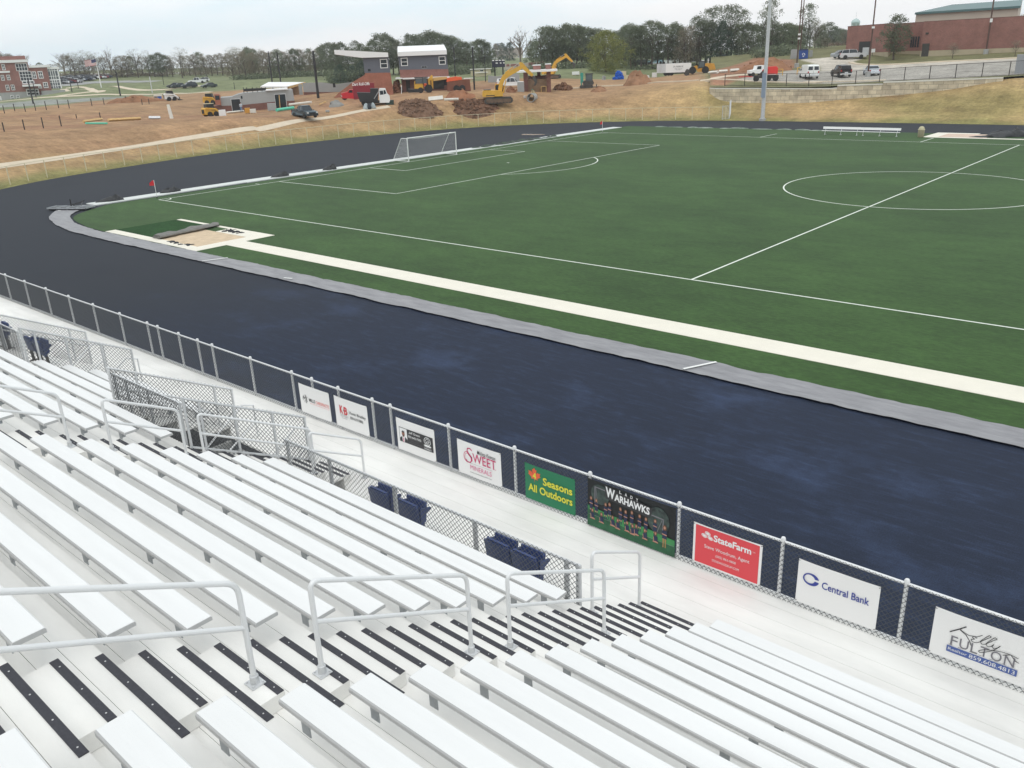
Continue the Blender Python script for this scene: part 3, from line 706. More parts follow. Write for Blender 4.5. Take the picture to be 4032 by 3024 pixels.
def fence(name, label, O, U, L_, h, posts, rails, pr=.032, wire='wire', rm='galv', pm='galv', top=.03, bot=.02, pitch=.0718, r=.0028, caps=True, wire_off=.04, cat='fence', group=None, square=None, down=0.):
    """O start on the ground line, U unit direction (may slope), posts list of s, rails list of heights"""
    O = Vector(O); U = Vector(U); V = Vector((0, 0, 1)); N = Vector((U.y, -U.x, 0)).normalized()
    t = thing(name, label, cat, O, 0, group)
    for s_ in posts:
        b = MB(); P = U*s_
        if square: b.obox(P+V*(h/2-down/2), (square, square*.55, h+down), math.atan2(U.y, U.x))
        else: b.bar(P-V*down, P+V*h, pr, 10)
        if caps: b.lathe([(pr*1.35, h-.01), (pr*1.35, h+.03), (pr*.9, h+.055)], 10, tuple(P))
        b.build('post', M[pm], t, smooth=True)
    for z in rails:
        b = MB(); b.bar(V*z, U*L_+V*z, .024, 8); b.build('rail', M[rm], t, smooth=True)
    b = MB(); chain(b, N*wire_off, U, V, L_, h, pitch, r, top, bot); b.build('chain_link', M[wire], t, normals=False)
    return t
px_ = [28.2,30.2,32.2,34.13,36.03,37.96,39.87,41.76,43.66,45.45,46.09,47.32,48.37,49.14,51.02,52.85,53.67,54.69,55.92,56.53,58.35,60.17,61.98,63.82,65.64,67.46,69.3,71.1,72.9,74.7,76.5,78.3]
fence('walkway_fence', 'long chain link fence with white rails between the walkway and the running track', (28, FY, WALK), (1,0,0), 51, 1.04, [x-28 for x in px_], [.06, 1.02], pr=.03, rm='rail', pm='rail', top=.0, bot=.05, wire_off=.03, r=.0042, pitch=.085)
fence('guard_fence', 'low chain link fence in front of the centre benches, above the navy folding seats', (57.1, yn(10)+.04, 2.80), (1,0,0), 6.95, .70, [.06, 1.35, 3.1, 4.95, 6.72, 6.93], [.68], pr=.03, down=.85, square=.07, caps=False, bot=.08, r=.0045, pitch=.09)
sl = Vector((0, .8944, -.4472))
def well(a, b, side):
    nm = 'near' if side else 'far'
    fence('guard_fence', 'sloping chain link panel between the second aisle and the near stair well' if side else 'sloping chain link panel on the bench side of the far stair well', (b+.03, yn(8)-.05, dk(8)), sl, 2.85, 1.02, [.03, .35, 1.1, 2.0, 2.82], [1.02, .04], caps=False, pr=.026, r=.0058, pitch=.095, wire_off=0.)
    fence('guard_fence', 'sloping chain link panel between the short low benches and the near stair well' if side else 'sloping chain link panel beside the folding seat platform on the far stair well', (a, yn(8)-.05, dk(8)), sl, 3.0, .98, [.03, .62, 2.5, 2.97], [.98, .55], caps=False, pr=.026, r=.0058, pitch=.095, wire_off=0., pm='rail', rm='rail')
    fence('guard_fence', 'level chain link panel across the top of the near stair well' if side else 'level chain link panel across the top of the far stair well', (a+.05, yn(8)+.03, dk(8)-.02), (1,0,0), 2.72, .86, [.03, .55, 1.45, 2.69], [.85], caps=False, pr=.026, r=.0058, pitch=.095, bot=.06)
well(*WA, True); well(*WB, False)
for (a, b), lab in ((WA, 'near'), (WB, 'far')):
    t = thing('stair_rail', 'pair of slanting pipe rails going down the %s stair well' % lab, 'handrail', (a, -25.3, WALK))
    for x in (.45, 2.55):
        m_ = MB(); m_.tube([(x,.35,-.3),(x,.35,.8),(x,.05,.9),(x,-2.3,-.75),(x,-2.3,-1.6)], .022, 8); m_.bar((x,.35,.4),(x,-2.3,-1.2),.02,8); m_.build('rail', M['rail'], t, smooth=True)

# ------------------------------------------------------------------ aisle handrails
def arcp(c, p, q, r, n=5):
    """rounded corner at c between directions to p and q"""
    c, p, q = Vector(c), Vector(p), Vector(q); a = c+(p-c).normalized()*r; b = c+(q-c).normalized()*r
    return [a*(1-t)**2+c*2*t*(1-t)+b*t*t for t in [i/n for i in range(n+1)]]
def handrail(label, x, ya, za, yb, zb, group, ta=None, tb=None):
    """bases (ya, za) up the aisle and (yb, zb) down the aisle"""
    t = thing('handrail', label, 'handrail', (x, ya, za), 0, group)
    P0, P1 = Vector((0,0,0)), Vector((0,yb-ya,zb-za)); h = .90
    T0, T1 = P0+Vector((0,0,ta or h)), P1+Vector((0,0,tb or h))
    m_ = MB(); r = .0235
    m_.tube([P0]+arcp(T0, P0, T1, .11)+arcp(T1, T0, P1, .11)+[P1], r, 10); m_.build('pipe', M['rail'], t, smooth=True)
    m_ = MB(); k = .53; m_.bar(P0+Vector((0,.0,(ta or h)*.57)), P1+Vector((0,0,(tb or h)*.57)), r*.92, 10); m_.build('mid_rail', M['rail'], t, smooth=True)
    for P in (P0, P1):
        m_ = MB(); m_.obox(P+Vector((0,0,.008)), (.125,.125,.014), .0); m_.lathe([(.036, P.z+.012),(.036, P.z+.085),(.028,P.z+.09)], 12, (P.x, P.y, 0))
        for i in (-1, 1):
            for j in (-1, 1): m_.lathe([(.009,P.z+.014),(.009,P.z+.026)], 6, (P.x+i*.045, P.y+j*.045, 0))
        m_.build('base_flange', M['galv'], t)
g = 'handrails in the middle of the near aisle'
hk = lambda y: None
def deck_z(y):
    """height of the aisle surface at y"""
    for k in range(-8, 14):
        if yn(k-1) <= y < (yn(k) if k < 13 else 99):
            z = dk(k) if k < 13 else WALK
            return z+(.1525 if y < yn(k-1)+.305 else 0)
def hr(label, x, ya, yb, group, h=.9):
    za, zb = deck_z(ya), deck_z(yb); ln = 6.2194-.5*(ya+33.283)
    top = lambda y: 6.2194-.5*(y+33.283)+h
    handrail(label, x, ya, za, yb, zb, group, top(ya)-za, top(yb)-zb)
hr('nearest pipe handrail of the near aisle, running out of the left of the picture', 64.82, -33.75, -31.86, g)
hr('pipe handrail second down the near aisle, beside the middle of the centre benches', 64.82, -31.24, -29.44, g)
hr('pipe handrail third down the near aisle, in front of the last navy folding seat', 64.82, -28.84, -27.04, g)
hr('lowest pipe handrail at the foot of the near aisle beside the walkway', 64.2, -26.45, -25.24, g, .92)
g = 'handrails in the middle of the second aisle'
hr('uppermost pipe handrail of the second aisle at the left edge of the picture', 56.6, -32.0, -30.07, g, .84)
hr('pipe handrail of the second aisle beside the near stair well panel', 56.6, -29.45, -28.23, g, .86)
hr('long pipe handrail of the second aisle in front of the near stair well', 56.6, -27.9, -25.62, g, .84)
hr('lowest pipe handrail at the foot of the second aisle', 57.1, -26.0, -24.78, g, .86)

# ------------------------------------------------------------------ navy folding seats
def folding_seat(label, x, y, group):
    t = thing('folding_seat', label, 'folding seat', (x, y, WALK), 0, group)
    w = .27; n = 9
    def shell(y0, th, z0, z1, ww, curve, top):
        rings = []
        m_ = MB(); vs = []; fs = []
        for side in (0, 1):
            for i in range(n):
                u = -1+2*i/(n-1)
                for j in range(6):
                    v = j/5; zz = z0+(z1-z0+top*(1-u*u))*v
                    vs.append((u*ww, y0-th*side-curve*(1-u*u)*(.35+.65*v)-.06*v, zz))
        A = n*6
        for i in range(n-1):
            for j in range(5):
                a = i*6+j; fs += [(a, a+6, a+7, a+1), (A+a, A+a+1, A+a+7, A+a+6)]
        for i in range(n-1): fs += [(i*6+5, i*6+11, A+i*6+11, A+i*6+5), (i*6, A+i*6, A+i*6+6, i*6+6)]
        for j in range(5): fs += [(j, j+1, A+j+1, A+j), ((n-1)*6+j, A+(n-1)*6+j, A+(n-1)*6+j+1, (n-1)*6+j+1)]
        return m_.add(vs, fs)
    shell(-.0, .022, .40, .80, w, .05, .03).build('back_shell', M['navy'], t, smooth=True)
    shell(.045, .05, .44, .82, w*.86, .045, .045).build('back_cushion', M['navy2'], t, smooth=True)
    m_ = MB(); m_.obox((0,.15,.62), (w*1.7,.07,.40), 0, 0, math.radians(-8)); m_.build('seat_pan', M['navy2'], t)
    for s_ in (-1, 1):
        m_ = MB(); m_.prism([(-.02,.38),(.0,.74),(.03,.80),(.06,.74),(.24,.70),(.26,.66),(.10,.60),(.06,.36)], s_*w-.014, s_*w+.014, 'X'); m_.build('armrest', M['navy'], t)
        m_ = MB(); m_.prism([(.02,0),(.10,0),(.08,.40),(.0,.42)], s_*w*.9-.02, s_*w*.9+.02, 'X'); m_.box(s_*w*.9-.04, s_*w*.9+.04, -.06, .2, 0, .02); m_.build('leg', M['steel'], t)
g = 'navy folding seats on the low platforms'
folding_seat('navy folding seat standing alone behind the middle of the guard fence, left of its pair', 58.99, -25.88, g)
folding_seat('navy folding seat right of the fence post in the left pair behind the guard fence', 59.78, -25.88, g)
folding_seat('left seat of the joined navy pair nearest the near aisle', 61.93, -25.88, g)
folding_seat('right seat of the joined navy pair nearest the near aisle', 62.50, -25.88, g)
folding_seat('left one of the two navy folding seats seen through the far stair well panels', 42.92, -25.95, g)
folding_seat('right one of the two navy folding seats seen through the far stair well panels', 43.6, -25.95, g)
folding_seat('farthest navy folding seat at the left edge of the picture', 40.5, -25.95, g)
sheet('gravel', [(20,-60),(90,-60),(90,-22.6),(20,-22.6)], .012, mat('dark_gravel', (.06,.06,.062,1), .95, 0, .3, 3.))
# ------------------------------------------------------------------ banners tied to the walkway fence
BW, BH = 1.215, .765
INK = dict(k=mat('ink_black', (.025,.025,.03,1), .5), red=mat('ink_red', L(205,45,55), .5), coral=mat('ink_coral', L(228,110,100), .5), grey=mat('ink_grey', L(120,118,125), .5), pink=mat('ink_pink', L(205,55,110), .5), pink2=mat('ink_rose', L(215,110,150), .5),
 white=mat('ink_white', (.82,.82,.82,1), .5), yellow=mat('ink_yellow', L(228,222,70), .5), orange=mat('ink_orange', L(225,98,60), .5), blue=mat('ink_blue', L(52,66,150), .5), bar=mat('ink_bar_blue', L(76,98,160), .5), sfred=mat('banner_red', L(222,72,80), .5), grn=mat('banner_green', L(28,120,82), .5),
 panel=mat('ink_panel', (.03,.03,.033,1), .5), skin=mat('ink_skin', L(150,105,85), .6), skin2=mat('ink_skin_pale', L(182,132,112), .6), navy=mat('ink_navy', L(36,46,76), .6), night=mat('ink_night', L(22,26,28), .6, 0, .5, 3.), field=mat('ink_field', L(40,92,62), .6, 0, .3, 6.), field2=mat('ink_field_light', L(60,135,78), .6, 0, .2, 6.), smoke=mat('ink_smoke', L(74,92,86), .6, col2=L(30,36,38), scale=7.), khaki=mat('ink_khaki', L(165,130,85), .6), hair=mat('ink_hair', L(105,75,55), .6), cyan=mat('ink_cyan', L(70,160,190), .6))
def banner(label, x, z=2.045, w=BW, h=BH, cloth='vinyl', sag=.012, ties=4):
    t = thing('banner', label, 'banner', (x, FY-.05, z), 0, 'advertising banners on the walkway fence')
    nx, nz = 14, 8; vs = []
    for j in range(nz+1):
        for i in range(nx+1):
            u, v = i/nx, j/nz
            vs.append((u*w, .004*math.sin(u*9+v*3), v*h-sag*math.sin(PI*u)*(v if v > .5 else -v*.0)))
    MB().add(vs, [(j*(nx+1)+i, j*(nx+1)+i+1, (j+1)*(nx+1)+i+1, (j+1)*(nx+1)+i) for j in range(nz) for i in range(nx)]).build('cloth', M.get(cloth) or INK[cloth], t, smooth=True, normals=False)
    for u, v, s_ in ((.02,h-.025,1),(w-.02,h-.025,-1),(.02,.025,1),(w-.02,.025,-1)):
        b = MB(); b.tube([(u,.01,v),(u,-.012,v),(u-.03*s_,-.014,v+.022),(u-.035*s_,.02,v+.03)], .004, 5); b.build('cable_tie', M['black'], t)
    return t
def ink(t, name, key, mb): return mb.build(name, INK[key], t, normals=False)
Y = -.009
# 1 chiropractor
t = banner('white banner with black MILLS and red CHIROPRACTIC lettering, farthest of the row', 53.15)
b = MB(); b.fring(.235,.395,.10,.095,.007,Y,26,.5,5.4); b.fstroke([(.13,.36),(.17,.44),(.2,.385),(.245,.455)],.016,Y); b.fstroke([(.255,.50),(.262,.28)],.014,Y-.001); b.fstroke([(.235,.34),(.27,.40),(.31,.445)],.013,Y-.002); b.fstroke([(.275,.39),(.32,.335)],.013,Y-.003); ink(t,'emblem','k',b)
b = MB(); b.ftext('MILLS',.385,.355,.24,.088,Y,.012); ink(t,'lettering','k',b)
b = MB(); b.ftext('CHIROPRACTIC',.655,.35,.53,.085,Y,.004); ink(t,'lettering','coral',b)
b = MB(); b.ftext('your health and wellness partner in care',.42,.30,.75,.03,Y); ink(t,'lettering','coral',b)
# 2 agent
t = banner('white banner with red K B monogram and black Kevin Bradley lettering', 54.55)
b = MB(); b.ftext('K',.19,.36,.12,.20,Y,.03); b.ftext('B',.345,.35,.13,.20,Y,.03); ink(t,'emblem','red',b)
b = MB(); b.ftext('&',.315,.43,.035,.045,Y,.01); b.ftext('KEVIN & BRADLEY',.195,.325,.28,.02,Y); ink(t,'lettering','k',b)
b = MB(); b.ftext('Rector Hayden',.2,.27,.28,.045,Y); b.ftext('REALTORS',.24,.235,.2,.024,Y); ink(t,'lettering','grey',b)
b = MB(); b.frect(.515,.52,.24,.53,Y); ink(t,'rule','grey',b)
b = MB(); b.ftext('Kevin Bradley',.56,.385,.575,.10,Y,.006); b.ftext('859-619-9896',.565,.285,.46,.075,Y,.01); ink(t,'lettering','k',b)
# 3 portrait
t = banner('white banner with a black panel, a portrait and Jeff Green lettering', 56.745)
b = MB(); b.frect(.09,1.155,.215,.56,Y); ink(t,'panel','panel',b)
y = Y-.003; b = MB(); b.frect(.105,.345,.225,.55,y); ink(t,'photograph','vinyl' if 0 else 'white',b)
b = MB(); b.flat([(.108,.226),(.345,.226),(.345,.30),(.29,.345),(.165,.345),(.108,.30)],y-.001); ink(t,'suit','panel',b)
b = MB(); b.flat([(.195,.226),(.255,.226),(.27,.355),(.18,.355)],y-.002); ink(t,'shirt','white',b)
b = MB(); b.flat([(.212,.226),(.238,.226),(.236,.325),(.214,.325)],y-.003); ink(t,'necktie','pink',b)
b = MB(); b.fell(.225,.425,.047,.072,y-.004); b.frect(.2,.25,.345,.385,y-.0035); ink(t,'face','skin',b)
b = MB(); b.fell(.225,.470,.045,.022,y-.005); b.fell(.225,.383,.03,.014,y-.005); ink(t,'hair','panel',b)
b = MB(); b.ftext('Jeff Green',.40,.455,.36,.072,y,.006,.25); b.ftext('502-642-7592',.375,.375,.42,.052,y,.012); ink(t,'lettering','white',b)
b = MB(); b.ftext('jeffgreenrealestate@gmail.com',.385,.345,.40,.02,y); b.ftext('www.jeffgreenhomes.com',.45,.30,.25,.018,y); b.ftext('Georgetown - Lexington - Central Kentucky',.38,.25,.42,.02,y); ink(t,'lettering','grey',b)
b = MB(); b.fring(.985,.435,.105,.098,.014,y,24,.3,6.6); b.flat([(.905,.44),(.985,.515),(1.065,.44),(1.05,.44),(.985,.5),(.92,.44)],y-.001); b.ftext('AGT',.925,.37,.125,.075,y-.001,.02); b.flat([(.88,.345),(1.09,.345),(1.10,.325),(1.06,.31),(.91,.31),(.87,.325)],y-.002); ink(t,'emblem','white',b)
b = MB(); b.ftext('DEVELOPING THE',.885,.285,.2,.02,y); b.ftext('EXPERIENCE',.88,.235,.22,.034,y,.012); ink(t,'lettering','white',b)
# 4 minerals
t = banner('white banner with large pink SWEET and MINERALS lettering', 58.63)
b = MB(); S = [(.42,.60),(.37,.635),(.30,.62),(.285,.55),(.34,.49),(.40,.44),(.405,.37),(.36,.315),(.28,.315),(.245,.36)]
b.fstroke(S[:4],.022,Y); b.fstroke(S[3:7],.04,Y-.0006); b.fstroke(S[6:],.022,Y-.0012); b.fring(.275,.425,.095,.12,.011,Y+.001,22,.7,5.2); b.fring(.285,.41,.075,.10,.008,Y+.0005,22,1.0,5.0); b.ftext('WEET',.435,.35,.64,.20,Y,.002)
b.frect(1.0,1.075,.35,.358,Y-.001); ink(t,'lettering','pink',b)
b = MB(); b.ftext('Melissa Keenan',.57,.565,.50,.085,Y-.001,.002,.2); b.ftext('www.sweetandpeaceful.com',.34,.085,.60,.034,Y); ink(t,'lettering','k',b)
b = MB(); b.frect(.32,.97,.305,.309,Y); ink(t,'rule','grey',b)
b = MB(); b.ftext('MINERALS',.355,.165,.59,.105,Y); ink(t,'lettering','pink2',b)
# 5 outdoors
t = banner('green banner with a maple leaf and yellow Seasons All Outdoors lettering', 60.46, cloth='grn')
b = MB(); leaf = [(0,-.95),(.05,-.45),(.5,-.55),(.42,-.35),(.95,.0),(.78,.1),(.9,.45),(.6,.35),(.55,.5),(.25,.2),(.35,.75),(.18,.68),(0,1.0),(-.18,.68),(-.35,.75),(-.25,.2),(-.55,.5),(-.6,.35),(-.9,.45),(-.78,.1),(-.95,0),(-.42,-.35),(-.5,-.55),(-.05,-.45)]
for i in range(len(leaf)): b.flat([(.245,.555),(.245+leaf[i][0]*.165,.555+leaf[i][1]*.165),(.245+leaf[(i+1) % len(leaf)][0]*.165,.555+leaf[(i+1) % len(leaf)][1]*.165)],Y)
ink(t,'maple_leaf','orange',b)
b = MB(); b.ftext('4',.205,.475,.085,.135,Y-.002,.02); b.ftext('Seasons',.455,.41,.70,.165,Y-.002,.022); b.ftext('All Outdoors',.085,.19,1.07,.165,Y-.002,.022); ink(t,'lettering','yellow',b)
# 6 the team
t = banner('dark team photograph banner lettered LADY WARHAWKS above rows of players', 61.96, 1.985, 1.835, .955, 'night')
y = Y; b = MB(); b.flat([(0,0),(1.835,0),(1.835,.33),(1.2,.38),(.5,.36),(0,.42)],y); ink(t,'field','field',b)
b = MB(); b.flat([(.02,.34),(.5,.25),(1.0,.20),(1.82,.20),(1.82,.32),(1.25,.37),(.6,.36),(.02,.40)],y-.001); ink(t,'field','field2',b)
b = MB()
for cu, cv, a, c in ((.28,.70,.2,.2),(1.50,.60,.22,.26)): b = MB(); b.fell(cu,cv,a,c,y-.0015,n=14); ink(t,'smoke','smoke',b)
b = MB(); b.fstroke([(.17,.50),(.17,.83),(.5,.815)],.02,y-.002); b.fstroke([(.19,.82),(.235,.45)],.01,y-.0025); b.fstroke([(1.25,.67),(1.60,.655),(1.585,.38)],.02,y-.002); b.fstroke([(1.575,.64),(1.47,.35)],.01,y-.0025)
b.frect(.02,.5,.235,.241,y-.002); b.frect(1.2,1.82,.205,.211,y-.002); ink(t,'goal_frame','smoke' if 0 else 'grey',b)
b = MB(); b.flat([(.385,.70),(1.36,.655),(1.375,.80),(.40,.93)],y-.003); b.flat([(.4,.67),(1.33,.585),(1.345,.7),(.42,.8)],y-.0032); ink(t,'title_panel','panel',b)
b = MB()
def word(s_, u, v, w, h, drop):
    q = MB(); q.ftext(s_,0,0,w,h,0,.035); b.add([(u+p[0], y-.005, v+p[2]-drop*p[0]/w) for p in q.v], q.f)
word('W',.405,.715,.20,.20,.02); word('ARHAWKS',.595,.69,.73,.145,.045)
for i, c in enumerate('LADY'): b.ftext(c,.70+.115*i,.865-.012*i,.045,.062,y-.006,.015)
ink(t,'lettering','white',b)
sk, jr, hr_, kh = MB(), MB(), MB(), MB()
def player(u, v, s_=1., sit=False, pants=None, i=0):
    """small printed figure; v is the height of the soles on the banner"""
    k = .047*s_; d = y-.0035-.0002*i
    if not sit:
        for q in (-1,1):
            (kh if pants else sk).flat([(u+q*.22*k,v+1.2*k),(u+q*.52*k,v+1.2*k),(u+q*.6*k,v+2.9*k),(u+q*.05*k,v+2.9*k)],d); (kh if pants else jr).flat([(u+q*.22*k,v),(u+q*.55*k,v),(u+q*.52*k,v+1.25*k),(u+q*.2*k,v+1.25*k)],d-.00005)
        jr.flat([(u-.80*k,v+(2.9 if pants else 1.95)*k),(u+.80*k,v+(2.9 if pants else 1.95)*k),(u+.66*k,v+3.9*k),(u+.92*k,v+5.3*k),(u+.35*k,v+5.6*k),(u-.35*k,v+5.6*k),(u-.92*k,v+5.3*k),(u-.66*k,v+3.9*k)],d-.0001)
        sk.flat([(u-.85*k,v+4.15*k),(u+.8*k,v+4.0*k),(u+.72*k,v+4.35*k),(u-.75*k,v+4.5*k)],d-.00015); hv = v+6.5*k
    else:
        jr.flat([(u-.9*k,v+.3*k),(u+.9*k,v+.3*k),(u+.9*k,v+2.6*k),(u+.3*k,v+3.0*k),(u-.3*k,v+3.0*k),(u-.9*k,v+2.6*k)],d)
        sk.flat([(u-1.2*k,v+.1*k),(u+1.1*k,v),(u+1.25*k,v+.35*k),(u+.2*k,v+.75*k),(u-1.1*k,v+.5*k)],d-.0001); sk.flat([(u-.95*k,v+2.2*k),(u-.72*k,v+2.3*k),(u-.55*k,v+.7*k),(u-.8*k,v+.6*k)],d-.0001); hv = v+3.9*k
    hr_.fell(u,hv-.1*k,.66*k,1.0*k,d-.0001,n=10); sk.fell(u,hv-.05*k,.36*k,.52*k,d-.0003,n=10)
for i, u in enumerate((.085,.20,.405,.49,.725,.835,.965,1.125,1.255,1.44)): player(u,.27-.015*(i % 3)-.0*u,1.0,False,None,i)
player(1.63,.12,1.28,False,True,12)
for i, u in enumerate((.115,.315,.56,.67,.87,.985,1.06,1.24,1.455)): player(u,.155-.02*(i % 2),1.0,True,None,14+i)
ink(t,'player_skin','skin2',sk); ink(t,'player_kit','navy',jr); ink(t,'player_hair','hair',hr_); ink(t,'player_trousers','khaki',kh)
# 7 insurance
t = banner('red banner with white border, three ovals and StateFarm lettering', 64.13)
b = MB(); b.frect(.045,1.17,.035,.735,Y+.003); ink(t,'panel','sfred',b)
b = MB()
for cu, cv in ((.265,.63),(.205,.575),(.315,.56)): b.fell(cu,cv,.052,.036,Y,-.25); 
ink(t,'emblem','white',b)
b = MB()
for cu, cv in ((.265,.63),(.205,.575),(.315,.56)): b.fring(cu,cv,.042,.028,.006,Y-.001,18)
ink(t,'emblem','coral',b)
b = MB(); b.ftext('StateFarm',.375,.525,.66,.125,Y,.03); b.ftext('TM',1.055,.575,.045,.022,Y); b.ftext('Steve Woodrum, Agent',.215,.335,.80,.085,Y); b.ftext('(502) 863-0808',.425,.235,.36,.055,Y); b.ftext('STEVEWOODRUM.COM',.365,.145,.48,.042,Y); ink(t,'lettering','white',b)
# 8 bank
t = banner('white banner with a blue open ring and Central Bank lettering', 65.93)
b = MB()
n = 36
for i in range(n):
    a0, a1 = .25+(2*PI-.42)*i/n, .25+(2*PI-.42)*(i+1)/n
    f = lambda a: ((.215+.125*math.cos(a), .475+.105*math.sin(a)), (.205+.082*math.cos(a)-.012, .478+.074*math.sin(a)))
    o0, i0 = f(a0); o1, i1 = f(a1); b.flat([o0,o1,i1,i0],Y)
ink(t,'emblem','blue',b)
b = MB(); b.ftext('Central Bank',.385,.385,.70,.125,Y,.012); ink(t,'lettering','blue',b)
# 9 realtor
t = banner('white banner with Kelly script, FULTON capitals and a blue telephone bar', 67.88)
b = MB(); b.fstroke([(.225,.455),(.315,.53),(.405,.615)],.016,Y); b.fstroke([(.335,.545),(.39,.52),(.45,.50),(.55,.52),(.61,.575)],.009,Y-.001); b.fstroke([(.345,.535),(.42,.49),(.475,.42),(.50,.36)],.01,Y-.001)
for pts in ([(.555,.50),(.515,.515),(.50,.49),(.53,.475),(.49,.455),(.50,.43),(.54,.425),(.585,.45)],[(.585,.45),(.68,.56),(.715,.60),(.69,.61),(.64,.54),(.60,.47),(.62,.44),(.66,.455)],[(.66,.455),(.75,.56),(.785,.60),(.76,.61),(.71,.54),(.67,.465),(.69,.435),(.73,.45)],[(.73,.45),(.76,.50),(.745,.455),(.765,.44),(.80,.46),(.835,.51),(.79,.44),(.73,.375),(.62,.30),(.60,.315),(.65,.36),(.75,.40),(.86,.43),(.97,.435),(1.06,.42)]):
    c = smooth_line(pts, .02); b.fstroke([tuple(p) for p in c], .0085, Y-.0015)
b.fstroke([(.885,.39),(.97,.435),(1.04,.365),(1.075,.355)],.01,Y-.001); ink(t,'script','k',b)
b = MB()
u = .25
for c, w in zip('FULTON', (.10,.13,.10,.12,.15,.14)):
    b.ftext(c,u,.255,w*.86,.15,Y); b.frect(u-.012,u+.03,.253,.259,Y-.001); u += w+.012
ink(t,'lettering','grey',b)
b = MB(); b.frect(.215,1.08,.135,.235,Y); ink(t,'telephone_bar','bar',b)
b = MB(); b.ftext('Realtor',.235,.165,.24,.045,Y-.002); b.ftext('859.608.4813',.50,.155,.555,.062,Y-.002); ink(t,'lettering','white',b)
# ------------------------------------------------------------------ on and around the pitch
NET = mat('goal_net_cord', (.62,.62,.62,1), .8)
t = thing('soccer_goal', 'white portable soccer goal with a grey net on the far goal line', 'goal', (0, MID, .03))
w = 3.66; h = 2.44; m_ = MB()
m_.tube([(0,-w,0)]+arcp((0,-w,h),(0,-w,0),(0,w,h),.02)+arcp((0,w,h),(0,-w,h),(0,w,0),.02)+[(0,w,0)], .06, 10); m_.build('goal_frame', M['white'], t, smooth=True)
for s_ in (-1, 1):
    m_ = MB(); y = s_*w
    m_.tube([(0,y,h-.03)]+arcp((-.95,y,h-.03),(0,y,h-.03),(-2.35,y,.35),.12)+arcp((-2.42,y,.2),(-.95,y,h),(-2.2,y,.05),.15)+arcp((-2.2,y,.05),(-2.42,y,.3),(0,y,.05),.1)+[(0,y,.05)], .038, 8); m_.build('side_frame', M['white'], t, smooth=True)
m_ = MB(); m_.bar((-2.28,-w,.05),(-2.28,w,.05),.038,8); m_.build('ground_bar', M['white'], t, smooth=True)
m_ = MB(); r = .006
def cord(p, q, n=1, sag=0.):
    P, Q = Vector(p), Vector(q); pts = [P.lerp(Q, i/n)-Vector((0,0,sag*math.sin(PI*i/n))) for i in range(n+1)]
    m_.tube(pts, r, 3, False)
prof = [(-.03,h-.04),(-.95,h-.08),(-1.35,1.75),(-1.75,1.2),(-2.1,.6),(-2.3,.1)]
pp = smooth_line(prof, .14)
for i, p in enumerate(pp): sg = .34*math.sin(min(1,i/8)*PI/2)*max(0,1-i/len(pp)); cord((p[0],-w,p[1]),(p[0],w,p[1]), 10, sg)
for j in range(53):
    u = -1+2*j/52
    m_.tube([(p[0], u*w, p[1]-.34*math.sin(min(1,i/8)*PI/2)*max(0,1-i/len(pp))*(1-u*u)) for i, p in enumerate(pp)][::2], r, 3, False)
for s_ in (-1, 1):
    for i in range(1, len(pp)-1, 1): cord((pp[i][0], s_*w, pp[i][1]), (-.02, s_*w, min(h-.05, pp[i][1]+.02)))
    for k in range(1, 16):
        x = -k*.14; zt = np.interp(-x, [-q[0] for q in pp], [q[1] for q in pp]); cord((x, s_*w, .06), (x, s_*w, zt))
m_.build('net', NET, t, normals=False)

def corner_flag(label, x, y, flagdir):
    t = thing('corner_flag', label, 'corner flag', (x, y, .03), 0, 'corner flags')
    m_ = MB(); m_.bar((0,0,0),(0,0,1.52),.022,8); m_.build('pole', M['white'], t, smooth=True)
    m_ = MB(); m_.lathe([(.06,0),(.06,.05),(.035,.09),(.03,.12)],10); m_.build('base', M['black'], t)
    m_ = MB(); c, s_ = math.cos(flagdir), math.sin(flagdir); n = 8; vs = []
    for i in range(n+1):
        for z in (0, 1): d = .46*i/n; vs.append((c*d-s_*.05*math.sin(d*14), s_*d+c*.05*math.sin(d*14), (1.50-.08*(i/n)**2*3 if z else 1.08-.05*(i/n))))
    m_.add(vs, [(2*i,2*i+2,2*i+3,2*i+1) for i in range(n)]); m_.build('flag', M['flag'], t, smooth=True, normals=False)
corner_flag('red corner flag on a white pole at the near corner of the pitch', -1.05, .38, PI*1.18)
corner_flag('small red corner flag on a white pole at the far corner of the pitch', -.15, HW+.25, PI*.95)

def lump(mb, c, size, rz, seed, n=18, m=9):
    r = random.Random(seed); ph = [r.uniform(0, 6) for _ in range(6)]; vs = []; fs = []
    R = Matrix.Rotation(rz, 3, 'Z')
    for i in range(m+1):
        t = i/m*PI/2
        for j in range(n):
            a = 2*PI*j/n; k = 1+.12*math.sin(3*a+ph[0]+t*2)+.09*math.sin(5*a+ph[1]-t*3)+.06*math.sin(9*a+ph[2])
            p = R @ Vector((size[0]/2*math.cos(a)*math.cos(t)*k, size[1]/2*math.sin(a)*math.cos(t)*k, 0))
            z = size[2]*math.sin(t)*(1+.18*math.sin(2*a+ph[3])+.12*math.sin(4*a+ph[4]))
            vs.append((c[0]+p.x, c[1]+p.y, c[2]+z))
    for i in range(m):
        for j in range(n): fs.append((i*n+j, i*n+(j+1) % n, (i+1)*n+(j+1) % n, (i+1)*n+j))
    return mb.add(vs, fs)
